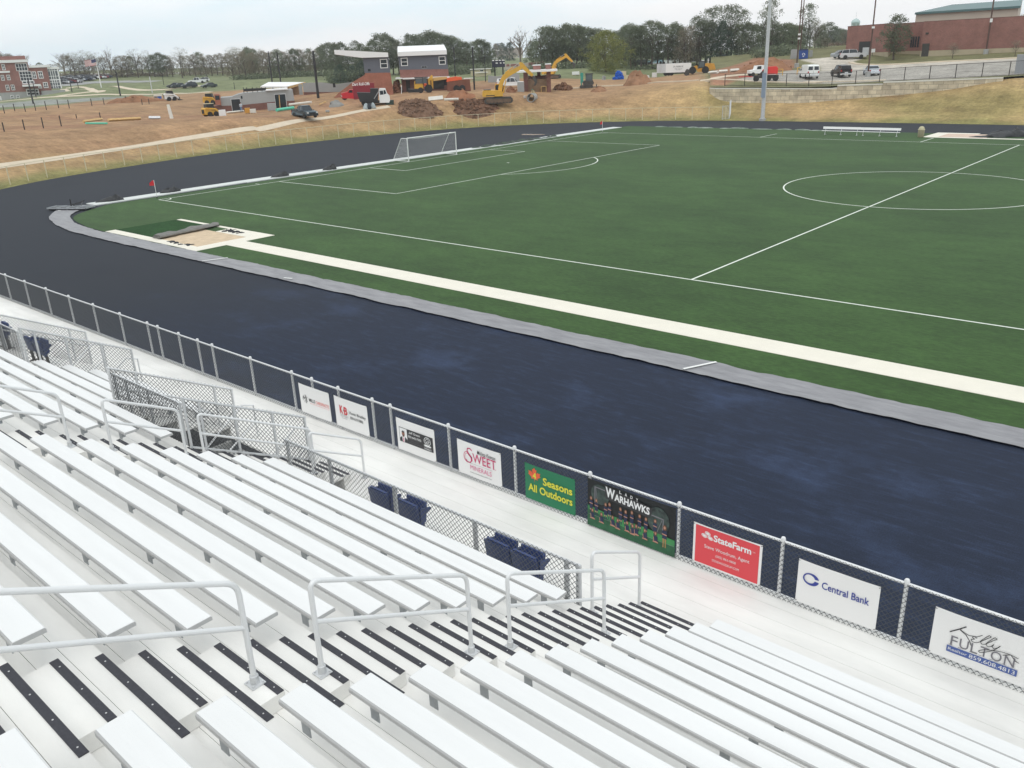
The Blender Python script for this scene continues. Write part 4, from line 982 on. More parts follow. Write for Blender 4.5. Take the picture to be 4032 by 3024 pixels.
for i, (x, y, l, a, lab) in enumerate(((-3.15,-2.6,2.5,1.35,'black rubber weight bag on the kerb nearest the pitch corner drag mat'),(-3.3,2.75,2.1,1.4,'black rubber weight bag on the kerb just behind the near corner flag'),(-2.9,14.1,2.1,1.5,'flat black rubber weight bag on the kerb midway between corner flag and goal'),(-2.7,19.9,1.7,1.5,'black rubber weight bag on the kerb closest to the goal'))):
    mb = MB(); lump(mb, (0,0,0), (l*.85,.7,.34), a, 20+i); lump(mb, (.1,.4,0), (.9,.6,.42), a+.3, 40+i); o = mb.build('weight_bag', M['bag'], smooth=True); o.location = (x,y,.07); tag(o, lab, 'weight bag', 'black weight bags along the kerb')
mb = MB(); r = random.Random(4)
y = 41.5
while y < 57:
    l = r.uniform(.9, 2.2); lump(mb, (-2.7+r.uniform(-.2,.2), y+l/2, .05), (l*1.25, r.uniform(.35,.75), r.uniform(.1,.3)), PI/2+r.uniform(-.15,.15), int(y*10), 12, 5); y += l*.95
o = mb.build('crumpled_sheeting', mat('dark_sheeting', L(40,44,46), .6, 0, .3, 1.5, col2=L(70,86,70), bump=.5), smooth=True); tag(o, 'crumpled strip of dark sheeting lying on the kerb beyond the goal', 'sheeting')
mb = MB(); x = 3.
while x < 27:
    l = r.uniform(1.5, 3.5); lump(mb, (x, 74.2+r.uniform(-.2,.2), .0), (l, .7, r.uniform(.08,.2)), 0, int(x*7), 12, 5); x += l*1.1
o = mb.build('crumpled_sheeting', mat('green_sheeting', L(60,84,62), .6, 0, .3, .8, col2=L(150,158,150), bump=.5), smooth=True); tag(o, 'low ragged strip of green and pale sheeting along the far edge of the turf', 'sheeting')

# drag mat (grid of steel with a tow bar)
t = thing('drag_mat', 'dark steel field groomer with a square grid frame at the corner of the turf', 'field groomer', (-2.0,-6.4,.06), math.radians(30))
m_ = MB(); hw = 1.75
for i in range(5): x = -hw+hw*i/2; m_.box(x-.03, x+.03, -.6, .6, .08, .2)
for yy in (-.6, 0, .57): m_.box(-hw-.03, hw+.03, yy, yy+.04, .1, .18)
m_.build('grid_frame', M['bracket'], t)
m_ = MB()
for i in range(4):
    for j in range(2): x = -hw+hw*i/2; m_.box(x+.1, x+hw/2-.1, -.52+.58*j, -.08+.58*j, .0, .15)
m_.build('brush', M['black'], t)
m_ = MB(); m_.tube([(-.5,.6,.2),(0,1.5,.35),(.5,.6,.2)],.04,6); m_.bar((0,.3,.2),(0,1.7,.4),.04,6); m_.bar((-.1,.2,.2),(-.1,.2,.75),.05,6); m_.build('tow_bar', M['black'], t)
# the rolled-back cover of the sand pit and the debris on its rim
mb = MB(); pts = smooth_line([(16.9,-8.95),(16.75,-7.6),(16.6,-6.6),(16.4,-5.2),(16.2,-4.25)], .25)
vs = []; n = 14
for i, p in enumerate(pts):
    rr = .34+.05*math.sin(i*.7)+.03*math.sin(i*1.9); 
    for j in range(n): a = 2*PI*j/n; vs.append((p[0]+rr*1.35*math.cos(a), p[1]+.08*math.sin(3*a+i), .05+rr*.36+rr*.40*math.sin(a)*(1+.08*math.sin(i*.9+a*2))))
fs = [(i*n+j, i*n+(j+1) % n, (i+1)*n+(j+1) % n, (i+1)*n+j) for i in range(len(pts)-1) for j in range(n)]
mb.add(vs, fs+[tuple(range(n-1,-1,-1)), tuple(range((len(pts)-1)*n, len(pts)*n))])
o = mb.build('pit_cover', mat('grey_mesh_cover', L(118,116,112), .85, 0, .18, 4., bump=.4), smooth=True); tag(o, 'rolled back grey mesh cover lying across the near sand pit', 'pit cover')
mb = MB(); r = random.Random(9)
for k in range(46):
    if k < 30: c = (18.4+r.uniform(0,1.9), -4.85+r.gauss(0,.16), .045)
    else: c = (18.6+r.uniform(-.3,2.4), -8.95+r.gauss(0,.13), .045)
    lump(mb, c, (r.uniform(.12,.5), r.uniform(.06,.2), r.uniform(.02,.1)), r.uniform(0,3), k, 8, 3)
o = mb.build('rubber_crumbs', M['bag']); tag(o, 'black rubber crumbs scattered on the rim of the near sand pit', 'crumbs', kind='stuff')
for i, (x, y, lab) in enumerate(((30.7,69.6,'left one of two long white team benches at the far side of the pitch'),(35.25,69.45,'right one of two long white team benches at the far side of the pitch'))):
    t = thing('team_bench', lab, 'bench', (x, y, .03), math.radians(-.5), 'white team benches')
    L_ = 4.5; m_ = MB(); m_.box(-L_/2, L_/2, -.33, -.03, .43, .475); m_.build('seat', M['white'], t)
    m_ = MB(); m_.obox((0,.13,.77),(L_,.03,.27),0,0,math.radians(-12)); m_.build('backrest', M['white'], t)
    for u in (-1.9, 0, 1.9):
        m_ = MB(); m_.box(u-.03,u+.03,-.3,.2,0,.04); m_.bar((u,-.15,.03),(u,-.05,.43),.03,6); m_.bar((u,0,.43),(u,.15,.85),.02,6); m_.box(u-.03,u+.03,-.3,.05,.40,.43); m_.build('leg', M['rail'], t)
t = thing('trash_can', 'round stone coloured trash can with a domed lid beside the far sand pit', 'trash can', (39.75,69.35,.03))
m_ = MB(); m_.lathe([(.28,0),(.32,.05),(.34,.78),(.34,.80)],20); m_.build('body', M['trash'], t, smooth=True)
m_ = MB(); m_.lathe([(.37,.80),(.37,.86),(.30,.90),(.27,1.02),(.20,1.12),(.08,1.17),(.01,1.18)],20); m_.build('lid', M['trash2'], t, smooth=True)
mb = MB(); lump(mb,(47.2,72.2,.05),(3.2,2.6,.55),.3,3); lump(mb,(48.5,72.6,.05),(2.2,1.6,.8),0,8); lump(mb,(45.6,71.2,.05),(2.2,1.2,.12),.2,5)
o = mb.build('folded_tarpaulin', M['bag'], smooth=True); tag(o, 'heap of folded black tarpaulin on the far sand pit', 'tarpaulin')
mb = MB(); mb.box(45.6,46.0,74.6,74.68,.05,.25); mb.box(45.75,46.15,74.3,74.38,.05,.25); o = mb.build('take_off_board', M['white']); tag(o,'pair of white boards leaning beside the far pit tarpaulin','board')

# ------------------------------------------------------------------ thin fence round the back of the track
def outline_run(x_from, y_from, x_to, y_to, off):
    P = smooth_line(_left, .5); T = np.gradient(P, axis=0); T /= np.linalg.norm(T, axis=1)[:, None]; N = np.column_stack([-T[:, 1], T[:, 0]])
    c = P[20]+N[20]
    Q = P+N*off if sdist(*[np.array([k]) for k in (P[200]+N[200]*.5)])[0] > 0 else P-N*off
    i0 = np.argmin(((Q-np.array([x_from, y_from]))**2).sum(1)); i1 = np.argmin(((Q-np.array([x_to, y_to]))**2).sum(1)); return Q[i0:i1+1]
Q = outline_run(-23,-5, 6.5, 87, .7); s_ = np.r_[0, np.cumsum(np.linalg.norm(np.diff(Q, axis=0), axis=1))]
t = thing('perimeter_fence', 'thin pale chain link fence following the outer edge of the running track', 'fence', (Q[0][0], Q[0][1], 0))
o0 = np.array([Q[0][0], Q[0][1], 0]); n = int(s_[-1]/2.6); P = np.column_stack([np.interp(np.linspace(0, s_[-1], n+1), s_, Q[:, i]) for i in (0, 1)]); zP = H(P[:, 0], P[:, 1])
pm = MB().bar((0,0,-.3),(0,0,1.8),.045,6).mesh('post', M['post_tan'], True)
wm = MB(); rm_ = MB()
for i in range(n+1):
    o = bpy.data.objects.new('post', pm); COL.objects.link(o); o.parent = t; o.location = (P[i][0]-o0[0], P[i][1]-o0[1], zP[i])
    if i < n:
        a = Vector((P[i][0]-o0[0], P[i][1]-o0[1], zP[i])); b = Vector((P[i+1][0]-o0[0], P[i+1][1]-o0[1], zP[i+1])); U = b-a; ln = U.length
        chain(wm, a, U.normalized(), (0,0,1), ln, 1.8, .24, .002); rm_.bar(a+Vector((0,0,1.8)), b+Vector((0,0,1.8)), .028, 5)
wm.build('chain_link', M['wire_tan'], t, normals=False); rm_.build('rail', M['post_tan'], t)
# gate panels at the end of it
A, B, C = G(*z4(1200,1042)), G(*z4(1262,1035)), G(*z4(1275,985))
for (p, q), hh, lab in (((A, B), 2.0, 'tall grey gate panel at the right end of the track fence'), ((B, C), 2.6, 'tall narrow grey gate panel angled away at the right end of the track fence')):
    u = q-p; ln = float(np.linalg.norm(u[:2])); fence('gate_panel', lab, p, (u[0]/ln, u[1]/ln, 0), ln, hh, [.02, ln-.02], [.1, hh-.05], pr=.04, pitch=.14, r=.006, caps=False, wire='galv', cat='gate')

# ------------------------------------------------------------------ poles
def pole(name, label, cat, base, top_h, r0, r1, m_, lean=0, group=None, n=10, extra=None):
    t = thing(name, label, cat, base, 0, group)
    b = MB(); b.bar((0,0,-.3),(0,0,top_h),r0,n,r1); b.build('shaft', m_, t, smooth=True)
    if extra: extra(t)
    return t
def flood(t):
    m_ = MB(); m_.obox((.0,-.32,4.9),(.55,.18,3.4),.25); m_.build('control_cabinet', mat('cabinet_grey', L(140,152,168), .5), t)
    m_ = MB(); m_.lathe([(.5,-.2),(.5,.25),(.34,.3)],14); m_.build('footing', M['conc2'], t)
    m_ = MB(); m_.box(-2.6,2.6,-.1,.1,22.6,22.8); m_.box(-2.6,2.6,-.1,.1,23.8,24.0); m_.build('crossarm', M['galv'], t)
    for z in (22.7, 23.9):
        for x in (-2.2,-1.1,0,1.1,2.2): m_ = MB(); m_.lathe([(.12,0),(.3,.25),(.3,.45)],10,(x,-.15,z-.6)); m_.build('floodlight', M['galv'], t)
b = G(*z4(1553,1048)); pole('floodlight_pole', 'tall grey galvanised floodlight mast standing at the far edge of the track', 'light pole', b, 24, .30, .17, M['galv'], extra=flood)
RUST = mat('brown_steel_pole', L(88,66,58), .7, 0, .15, 1.)
def lotlight(boxes):
    def f(t):
        m_ = MB(); m_.lathe([(.42,-.3),(.42,.75),(.3,.8)],12); m_.build('footing', M['conc2'], t)
        for z in boxes: m_ = MB(); m_.obox((.15,-.25,z),(.35,.3,.3)); m_.build('lamp_box', M['white'], t)
        m_ = MB(); m_.box(-.9,.9,-.15,.15,12.8,13.0); m_.build('lamp_head', M['steel'], t)
    return f
for px, lab, r, bx in ((z5(850,668),'brown light pole on a concrete footing behind the white car',.13,(7.2,)),(z5(1878,470),'brown light pole on the grass in front of the long brick wall',.15,(5.3,5.6)),(z4(1850,590),'dark light pole left of the white van by the dirt bank',.13,(5.0,5.7))):
    p = G(*px, lo=130); pole('parking_lot_light', lab, 'light pole', p, 13, r, r*.7, RUST, extra=lotlight(bx))
p = at_dist(*z4(1880,470), 200); pole('parking_lot_light', 'thin dark light pole behind the dark pole near the blue dumpster', 'light pole', (p[0],p[1],float(H(p[0],p[1]))), 17, .12, .09, RUST)
# netting poles of the ball field
for base, topv, lab, r in ((z2(1003,588), 175,'thick black netting pole left of the sloping brick wall',.27),(z2(610,518),180,'left of two black netting poles behind the long grey block building',.2),(z2(684,515),185,'right of two black netting poles behind the long grey block building',.2),
   (z3(650,590),300,'black netting pole right of the grey two storey tower',.15),(z3(815,672),295,'black netting pole between the orange dumpster and the scoreboard',.18),(z3(912,600),380,'thin black netting pole left of the scoreboard',.11),
   (z1(291,572),365,'thick black pole in front of the brick school',.22),(z1(316,520),375,'thin black pole in front of the school entrance',.15),(z1(628,470),350,'thin black pole at the school car park',.13),(z1(684,440),355,'far thin black pole left of the flagpole',.12),(z1(1050,505),290,'black pole on the lawn right of the flagpole',.22),(z1(1328,480),335,'pale grey pole on the lawn left of the blue toilet',.15),
   (z1(1428,410),300,'thin far pole right of the lawn path',.1),(z1(1818,410),330,'thin dark pole beside the far parked cars',.1),(z1(2045,445),385,'short dark pole on the lawn behind the block building',.1),(z4(1000,520),310,'dark pole between the trees behind the loader',.14),(z4(838,470),330,'thin pale pole behind the white trailer',.1),(z4(608,520),385,'thin pale pole left of the white trailer',.1),(z4(1745,380),285,'white pole in front of the far roofs by the dumpster',.16)):
    f = z1 if 'school' in lab or 'lawn' in lab or 'flagpole' in lab or 'far parked' in lab else None
    u0, v0 = base; near = G(u0, v0)
    zf = (z1 if base[1] > 290 and base[0] < 1000 and ('school' in lab or 'lawn' in lab or 'flagpole' in lab or 'far parked' in lab) else z2 if 700 < base[0] < 1400 else z3 if base[0] < 2300 else z4)
    d = math.hypot(near[0]-CAM[0], near[1]-CAM[1])
    if zf is z4: d = min(d, 250); q = at_dist(u0, v0, d); near = np.array([q[0], q[1], float(H(q[0], q[1]))])
    tz = at_dist(u0, zf(0, topv)[1], d)[2]
    pale = 'pale' in lab or 'white' in lab
    pole('netting_pole' if 'netting' in lab else 'pole', lab, 'pole', near, tz-near[2], r, r*.75, M['galv'] if pale else M['black'], n=8)
# flagpole
p = G(*z1(883,432)); d = math.hypot(p[0]-CAM[0], p[1]-CAM[1]); hh = at_dist(*z1(833,172), d)[2]-p[2]
t = thing('flagpole', 'white flagpole with a striped flag on the lawn beside the school', 'flagpole', p)
m_ = MB(); m_.bar((0,0,0),(0,0,hh),.16,8,.08); m_.ball((0,0,hh+.1),.16,8,5); m_.build('pole', M['white'], t, smooth=True)
az = azim(p); rx, ry = math.cos(az), -math.sin(az); m_ = MB(); vs = []; n = 12
FH, FL = 1.75, 3.3
for i in range(n+1):
    for j in range(14):
        u = i/n; v = j/13; wv = .18*math.sin(u*7+v)
        vs.append((-rx*FL*u+ry*wv, -ry*FL*u-rx*wv, hh-.25-FH*(1-v)-.55*u-.1*math.sin(u*6)))
for i in range(n):
    for j in range(13):
        canton = i < 5 and j >= 6; m_.mi = 2 if canton else (0 if j % 2 == 0 else 1); m_.add([vs[i*14+j], vs[(i+1)*14+j], vs[(i+1)*14+j+1], vs[i*14+j+1]], [(0,1,2,3)])
m_.mi = 0; m_.build('flag', [mat('flag_red', L(175,60,65), .7), mat('flag_white', (.75,.75,.75,1), .7), mat('flag_blue', L(45,50,90), .7)], t, normals=False)
# ------------------------------------------------------------------ retaining wall and the dark fence above it
def elev(px, py, sheet, k, lo=60., d=None):
    """a standing thing seen square on: its place, its turn, and a function from sheet to local (x, z) metres"""
    p = G(*sheet(px, py), lo=lo)
    if d: q = at_dist(*sheet(px, py), d); p = np.array([q[0], q[1], q[2]])
    s = ppm(p)*k
    return p, -azim(p), (lambda a, b: ((a-px)/s, (py-b-.0407*(a-px))/s)), s
t = thing('retaining_wall', 'long curved retaining wall of pale cut stone blocks below the parking lot', 'wall', (WALL[0][0], WALL[0][1], 0))
W0 = np.array([WALL[0][0], WALL[0][1]])
waz = np.array([azim(p) for p in WALL])
def top_z(sheet_pts):
    o = []
    for p in sheet_pts:
        q = ray(*p); a = math.atan2(q[0], q[1]); d = float(wall_dist(a)); o.append((a, at_dist(*p, d)[2]))
    return o
secs = [top_z([z4(1092,765),z4(1500,766),z4(2200,768),z5(585,762)]), top_z([z5(588,740),z5(985,728)]), top_z([z5(988,712),z5(1500,694),z5(2034,672)])]
for i, sc in enumerate(secs):
    a0, a1 = sc[0][0], sc[-1][0]; n = max(6, int((a1-a0)/.006)); A = np.linspace(a0, a1, n); Zt = np.interp(A, [q[0] for q in sc], [q[1] for q in sc]); D = wall_dist(A)
    w_, c_ = [], []
    for a, zt, d in zip(A, Zt, D):
        f = lambda dd: (CAM[0]+dd*math.sin(a)-W0[0], CAM[1]+dd*math.cos(a)-W0[1])
        p, q = f(d-.25), f(d+.45); zb = float(H_low(*(np.array(p)+W0)))-.8
        w_.append([(*p,zb),(*q,zb),(*q,zt-.16),(*p,zt-.16)]); p, q = f(d-.31), f(d+.5); c_.append([(*p,zt-.158),(*q,zt-.158),(*q,zt),(*p,zt)])
    MB().loft(w_).build('wall_section', M['stone'], t); MB().loft(c_).build('coping', M['conc'], t)
W2 = np.array([[CAM[0]+(wall_dist(a)+1.5)*math.sin(a), CAM[1]+(wall_dist(a)+1.5)*math.cos(a)] for a in np.linspace(azim(G(*z4(1225,735), lo=130)), AZ1-.02, 120)])
ss = np.r_[0, np.cumsum(np.linalg.norm(np.diff(W2, axis=0), axis=1))]; n = int(ss[-1]/3.2); P = np.column_stack([np.interp(np.linspace(0, ss[-1], n+1), ss, W2[:, i]) for i in (0, 1)]); zP = TU(P[:, 0], P[:, 1])
t = thing('parking_fence', 'dark chain link fence along the top of the stone retaining wall', 'fence', (P[0][0], P[0][1], zP[0])); o0 = np.array([P[0][0], P[0][1], zP[0]])
pm = MB().bar((0,0,-.2),(0,0,1.85),.055,6).mesh('post', M['post_dk'], True); wm = MB(); rm_ = MB()
for i in range(n+1):
    o = bpy.data.objects.new('post', pm); COL.objects.link(o); o.parent = t; o.location = (P[i][0]-o0[0], P[i][1]-o0[1], zP[i]-o0[2])
    if i < n:
        a = Vector((P[i][0]-o0[0], P[i][1]-o0[1], zP[i]-o0[2])); b = Vector((P[i+1][0]-o0[0], P[i+1][1]-o0[1], zP[i+1]-o0[2])); U = b-a
        chain(wm, a, U.normalized(), (0,0,1), U.length, 1.8, .2, .003)
        for z in (1.8, .08): rm_.bar(a+Vector((0,0,z)), b+Vector((0,0,z)), .028, 5)
wm.build('chain_link', M['wire'], t, normals=False); rm_.build('rail', M['post_dk'], t)

# ------------------------------------------------------------------ vehicles
def wheel_meshes(r, w, rim='chrome'):
    a = MB(); a.lathe([(r*.62,-w/2),(r*.95,-w/2),(r,-w*.35),(r,w*.35),(r*.95,w/2),(r*.62,w/2)], 18, axis='Y'); b = MB(); b.lathe([(r*.61,-w/2+.01),(r*.5,-w/2+.05),(r*.15,-w/2-.0),(r*.15,w/2),(r*.5,w/2-.05),(r*.61,w/2-.01)], 14, axis='Y')
    return a.mesh('tyre', M['rubber'], True, True), b.mesh('rim', M[rim], False, True)
_wm = {}
def wheel(t, x, y, r, w=.22, rim='chrome', z=None):
    if (r, w, rim) not in _wm: _wm[(r, w, rim)] = wheel_meshes(r, w, rim)
    e_ = bpy.data.objects.new('wheel', _wm[(r, w, rim)][0]); COL.objects.link(e_); e_.parent = t; e_.location = (x, y, r if z is None else z)
    q = bpy.data.objects.new('rim', _wm[(r, w, rim)][1]); COL.objects.link(q); q.parent = e_
LAMP = dict(red=mat('tail_lamp', L(170,25,25), .3), clear=mat('head_lamp', (.7,.7,.68,1), .15)); PLATE = mat('licence_plate', (.7,.72,.75,1), .5)
_paint = {}
def paint(c, rough=.3):
    if c not in _paint: _paint[c] = mat('car_paint', L(*c), rough, .0)
    return _paint[c]
def car(kind, label, cat, p, rz, colour, group=None, simple=False):
    """local x forward, y left, origin on the ground below the middle"""
    t = thing({'sedan':'parked_car','suv':'parked_suv','van':'parked_van','pickup':'pickup_truck','cover':'pickup_truck'}[kind], label, cat, p, rz, group); pc = paint(colour)
    d = dict(sedan=dict(L=4.7,W=1.80,body=[(-2.32,.38),(-2.35,.72),(-2.25,.98),(-1.6,1.02),(-1.5,.95),(1.0,.93),(1.9,.82),(2.25,.68),(2.36,.5),(2.3,.28),(-2.25,.28)],gl=[(-1.75,.95),(-1.05,1.40),(.25,1.43),(1.1,.93)],r=.33,ax=(-1.35,1.4)),
      suv=dict(L=4.75,W=1.88,body=[(-2.35,.45),(-2.38,.9),(-2.3,1.1),(1.05,1.05),(1.9,.98),(2.3,.82),(2.38,.55),(2.3,.32),(-2.25,.35)],gl=[(-2.25,1.06),(-1.85,1.62),(-.1,1.70),(.45,1.62),(1.15,1.04)],r=.37,ax=(-1.42,1.42)),
      van=dict(L=5.5,W=2.0,body=[(-2.7,.45),(-2.75,1.2),(-2.68,1.95),(-2.45,2.08),(.9,2.1),(1.25,2.02),(1.85,1.32),(2.55,1.12),(2.72,.95),(2.75,.4),(-2.6,.35)],gl=None,r=.36,ax=(-1.75,1.75)),
      pickup=dict(L=5.6,W=1.95,body=[(-2.75,.55),(-2.78,1.05),(-.55,1.08),(1.1,1.08),(2.3,1.02),(2.68,.9),(2.75,.55),(2.65,.38),(-2.7,.42)],gl=[(-.75,1.06),(-.6,1.72),(.35,1.80),(.65,1.74),(1.25,1.06)],r=.40,ax=(-1.75,1.75)))[{'cover':'pickup'}.get(kind, kind)]
    W = d['W']/2; b = MB()
    def tum(x, z, k=0): return (W*(.90 if z > .9 and kind != 'van' else 1)-(.0 if kind != 'van' else max(0, z-1.2)*.12))*(1 if abs(x) < d['L']/2-.35 else .93)
    ring = d['body']; b.loft([[(x, s_*tum(x, z)*f, z) for x, z in ring] for s_, f in ((-1,.96),(-1,1),(1,1),(1,.96))] if False else [[(x, -tum(x, z), z) for x, z in ring], [(x, tum(x, z), z) for x, z in ring]])
    b.build('body', pc, t)
    if d['gl']:
        g_ = d['gl']; inn = .74
        wd = lambda z: W*(.90-.26*max(0, (z-1.0))/.75)
        lo = min(z for x, z in g_); b = MB(); b.loft([[(x, -wd(z), z) for x, z in g_], [(x, wd(z), z) for x, z in g_]]); b.build('window', M['glass'], t)
        tops = [q for q in g_ if q[1] > lo+.4]; x0, x1 = min(q[0] for q in tops), max(q[0] for q in tops); b = MB(); zt = max(q[1] for q in tops)
        b.loft([[(x0-.02,-wd(zt)-.015,tops[0][1]-.0),((x0+x1)/2,-wd(zt)-.015,zt+.005),(x1+.03,-wd(zt)-.015,tops[-1][1]-.01),(x1+.03,-wd(zt)-.015,tops[-1][1]+.04),((x0+x1)/2,-wd(zt)+.02,zt+.05),(x0-.02,-wd(zt)-.015,tops[0][1]+.04)],
                [(x0-.02,wd(zt)+.015,tops[0][1]-.0),((x0+x1)/2,wd(zt)+.015,zt+.005),(x1+.03,wd(zt)+.015,tops[-1][1]-.01),(x1+.03,wd(zt)+.015,tops[-1][1]+.04),((x0+x1)/2,wd(zt)-.02,zt+.05),(x0-.02,wd(zt)+.015,tops[0][1]+.04)]]); b.build('roof', pc, t)
        b = MB()
        for s_ in (-1, 1):
            for x in ((x0+x1)/2-.1, x0+.0, x1): b.bar((x+(.35 if x == x1 else -.3 if x == x0 else 0), s_*(W*.905), lo), (x, s_*(wd(zt)+.012), zt-.01), .035, 4)
        b.build('pillar', pc, t)
    if kind == 'van':
        b = MB()
        for s_ in (-1, 1):
            b.flat  # side glass
            y = s_*(W-.06); yy = s_*(W+.004)
            for x0, x1 in ((.95,1.55),): b.add([(x0,s_*(W-.02),1.25),(x1+.12,s_*(W-.02),1.28),(x1-.35,s_*(W-.075),1.82),(x0,s_*(W-.075),1.82)],[(0,1,2,3)])
        b.build('side_window', M['glass'], t)
        for s_ in (-1, 1):
            b = MB(); b.add([(-2.765,s_*.12,1.32),(-2.765,s_*.82,1.32),(-2.70,s_*.78,1.86),(-2.70,s_*.12,1.86)],[(0,1,2,3)]); b.build('rear_window', M['glass'], t)
        b = MB(); b.add([(1.30,-.85,1.98),(1.30,.85,1.98),(1.86,.88,1.36),(1.86,-.88,1.36)],[(0,1,2,3)]); b.v = [(x+.02,y,z+.012) for x,y,z in b.v]; b.build('windscreen', M['glass'], t)
        b = MB(); b.box(-2.755,-2.744,-.01,.01,.5,1.98); b.build('door_seam', M['black'], t)
    if kind in ('pickup', 'cover'):
        b = MB(); b.box(-2.66,-.78,-W*.83,W*.83,1.02,1.09); b.build('load_bed', M['steel'] if kind == 'pickup' else pc, t)
        b = MB()
        for s_ in (-1, 1): b.box(-2.74,-.72,s_*W*.88-.05,s_*W*.88+.05,1.07,1.24)
        b.box(-2.77,-2.69,-W*.88,W*.88,1.05,1.24); b.build('bed_side', pc, t)
        if kind == 'cover': b = MB(); b.loft([[(-2.72,-W*.8,1.25),(-2.62,-W*.7,1.74),(-.8,-W*.7,1.78),(-.75,-W*.8,1.25)],[(-2.72,W*.8,1.25),(-2.62,W*.7,1.74),(-.8,W*.7,1.78),(-.75,W*.8,1.25)]]); b.build('bed_cap', pc, t); b = MB(); b.box(-2.3,-1.0,-W*.785,W*.785,1.38,1.64); b.build('cap_window', M['glass'], t)
    for x in d['ax']:
        for s_ in (-1, 1): wheel(t, x, s_*(W-.11), d['r'], .22 if kind != 'pickup' else .26)
    if simple: return t
    xr, xf = -d['L']/2, d['L']/2
    zt = 1.0 if kind == 'van' else .82 if kind == 'sedan' else .95
    for s_ in (-1, 1):
        b = MB(); b.box(xr-.045,xr+.05,s_*(W*.80)-.1,s_*(W*.80)+.09,zt-.16,zt+(.14 if kind != 'sedan' else .06)); b.build('taillight', LAMP['red'], t)
        b = MB(); b.box(xf-.25,xf+.03,s_*(W*.76)-.14,s_*(W*.76)+.1,.62 if kind != 'pickup' else .72,.78 if kind != 'pickup' else .9); b.build('headlight', LAMP['clear'], t)
        b = MB(); mx = 1.0 if kind != 'van' else 1.45; b.obox((mx,s_*(W+.08),1.08 if kind != 'van' else 1.3),(.1,.18,.16)); b.build('mirror', pc if kind != 'van' else M['black'], t)
    b = MB(); b.box(xr-.09,xr+.06,-W*.9,W*.9,.40,.58); b.build('rear_bumper', M['galv'] if kind in ('van','pickup','cover') else pc, t)
    b = MB(); b.box(xf-.08,xf+.07,-W*.9,W*.9,.34,.54); b.box(xf-.03,xf+.035,-W*.45,W*.45,.56,.82); b.build('front_bumper', M['black'], t)
    b = MB(); b.box(xr-.105,xr-.09,-.26,.26,.62,.76); b.build('licence_plate', PLATE, t)
    return t
def park(kind, label, cat, px, turn, colour, lo=60., group=None, simple=False, d=None):
    p = G(*px, lo=lo)
    if d: q = at_dist(*px, d); p = np.array([q[0], q[1], float(H(q[0], q[1]))])
    return car(kind, label, cat, p, PI/2-azim(p)+math.radians(turn), colour, group, simple)   # turn 0 = driving straight away from the viewer
g = 'vehicles in the parking lot above the wall'
park('van', 'white panel van seen from behind in the parking lot', 'van', z5(335,683), 14, (236,238,236), 130, g)
park('cover', 'black pickup truck with its rear end towards the viewer', 'pickup', z5(615,668), 16, (28,30,33), 130, g)
park('sedan', 'white sedan parked behind the brown light pole', 'car', z5(880,655), 12, (214,220,228), 130, g)
park('suv', 'silver suv parked side on by the brick building', 'suv', z5(722,512), -88, (190,188,190), 130, g)
park('sedan', 'silver hatchback half hidden behind the silver suv', 'car', z5(640,506), -62, (150,155,158), 130, g, True)
park('pickup', 'old blue green pickup parked on the dirt above the footpath', 'pickup', sC(1865,812), 205, (38,62,72), 100)
park('cover', 'white pickup with a bed cap behind the big excavator', 'pickup', sE(725,770), -100, (232,234,234), 100, None, False, 176)
g = 'cars parked along the far road behind the right hand trees'
for i, (px, c, k, lab) in enumerate(((sL(360,455),(150,185,200),'suv','light blue estate car behind the white trailer'),(sL(60,440),(70,70,72),'sedan','dark car under the trees left of the white trailer'),(sL(160,465),(35,36,40),'sedan','black car low under the trees left of the blue car'),(sL(590,445),(220,222,222),'sedan','white sedan right of the light blue estate car'),(sL(785,435),(225,226,226),'suv','white suv behind the middle of the white trailer'),(sL(1010,435),(40,42,46),'sedan','dark sedan between trailer and loader'),(sL(1480,420),(32,34,38),'suv','dark suv behind the loader'),(sL(1770,410),(226,228,228),'sedan','left one of two white sedans behind the dirt bank'),(sL(2000,405),(222,224,226),'sedan','right one of two white sedans behind the dirt bank'))):
    park(k, lab, 'car', px, 90, c, 60, g, True, 262)
for i, (x, y, c, k, lab) in enumerate(((1720,395,(225,226,228),'pickup','white pickup standing on the far lawn'),(1772,382,(228,230,230),'suv','white suv just behind the white pickup on the far lawn'),(1520,432,(50,56,60),'sedan','leftmost of three dark cars on the far lawn'),(1560,434,(48,60,62),'sedan','middle one of three dark cars on the far lawn'),(1650,434,(44,52,58),'suv','rightmost of three dark cars on the far lawn'),(1822,432,(60,70,68),'sedan','long dark car alone on the lawn behind the block building'))):
    park(k, lab, 'car', z1(x, y), 80+7*i, c, 60, 'cars on the far lawn', True)
r = random.Random(12); k = 0
for row, (y0, x0, x1, n, sl) in enumerate(((668,1060,1330,9,-.08),(640,1040,1560,14,-.07),(618,1040,1860,20,-.065),(600,1030,1700,14,-.05))):
    for i in range(n):
        x = x0+(x1-x0)*i/(n-1); y = y0+sl*(x-x0)
        c = r.choice([(225,226,228),(200,204,208),(120,40,45),(45,48,54),(60,70,90),(160,162,165),(30,32,36),(90,94,98)])
        park(r.choice(['sedan','suv','sedan','pickup']), 'parked car in the crowded school car park left of the flagpole', 'car', sS(x, y), r.choice([60,65,-115]), c, 60, 'cars in the school car park', True)

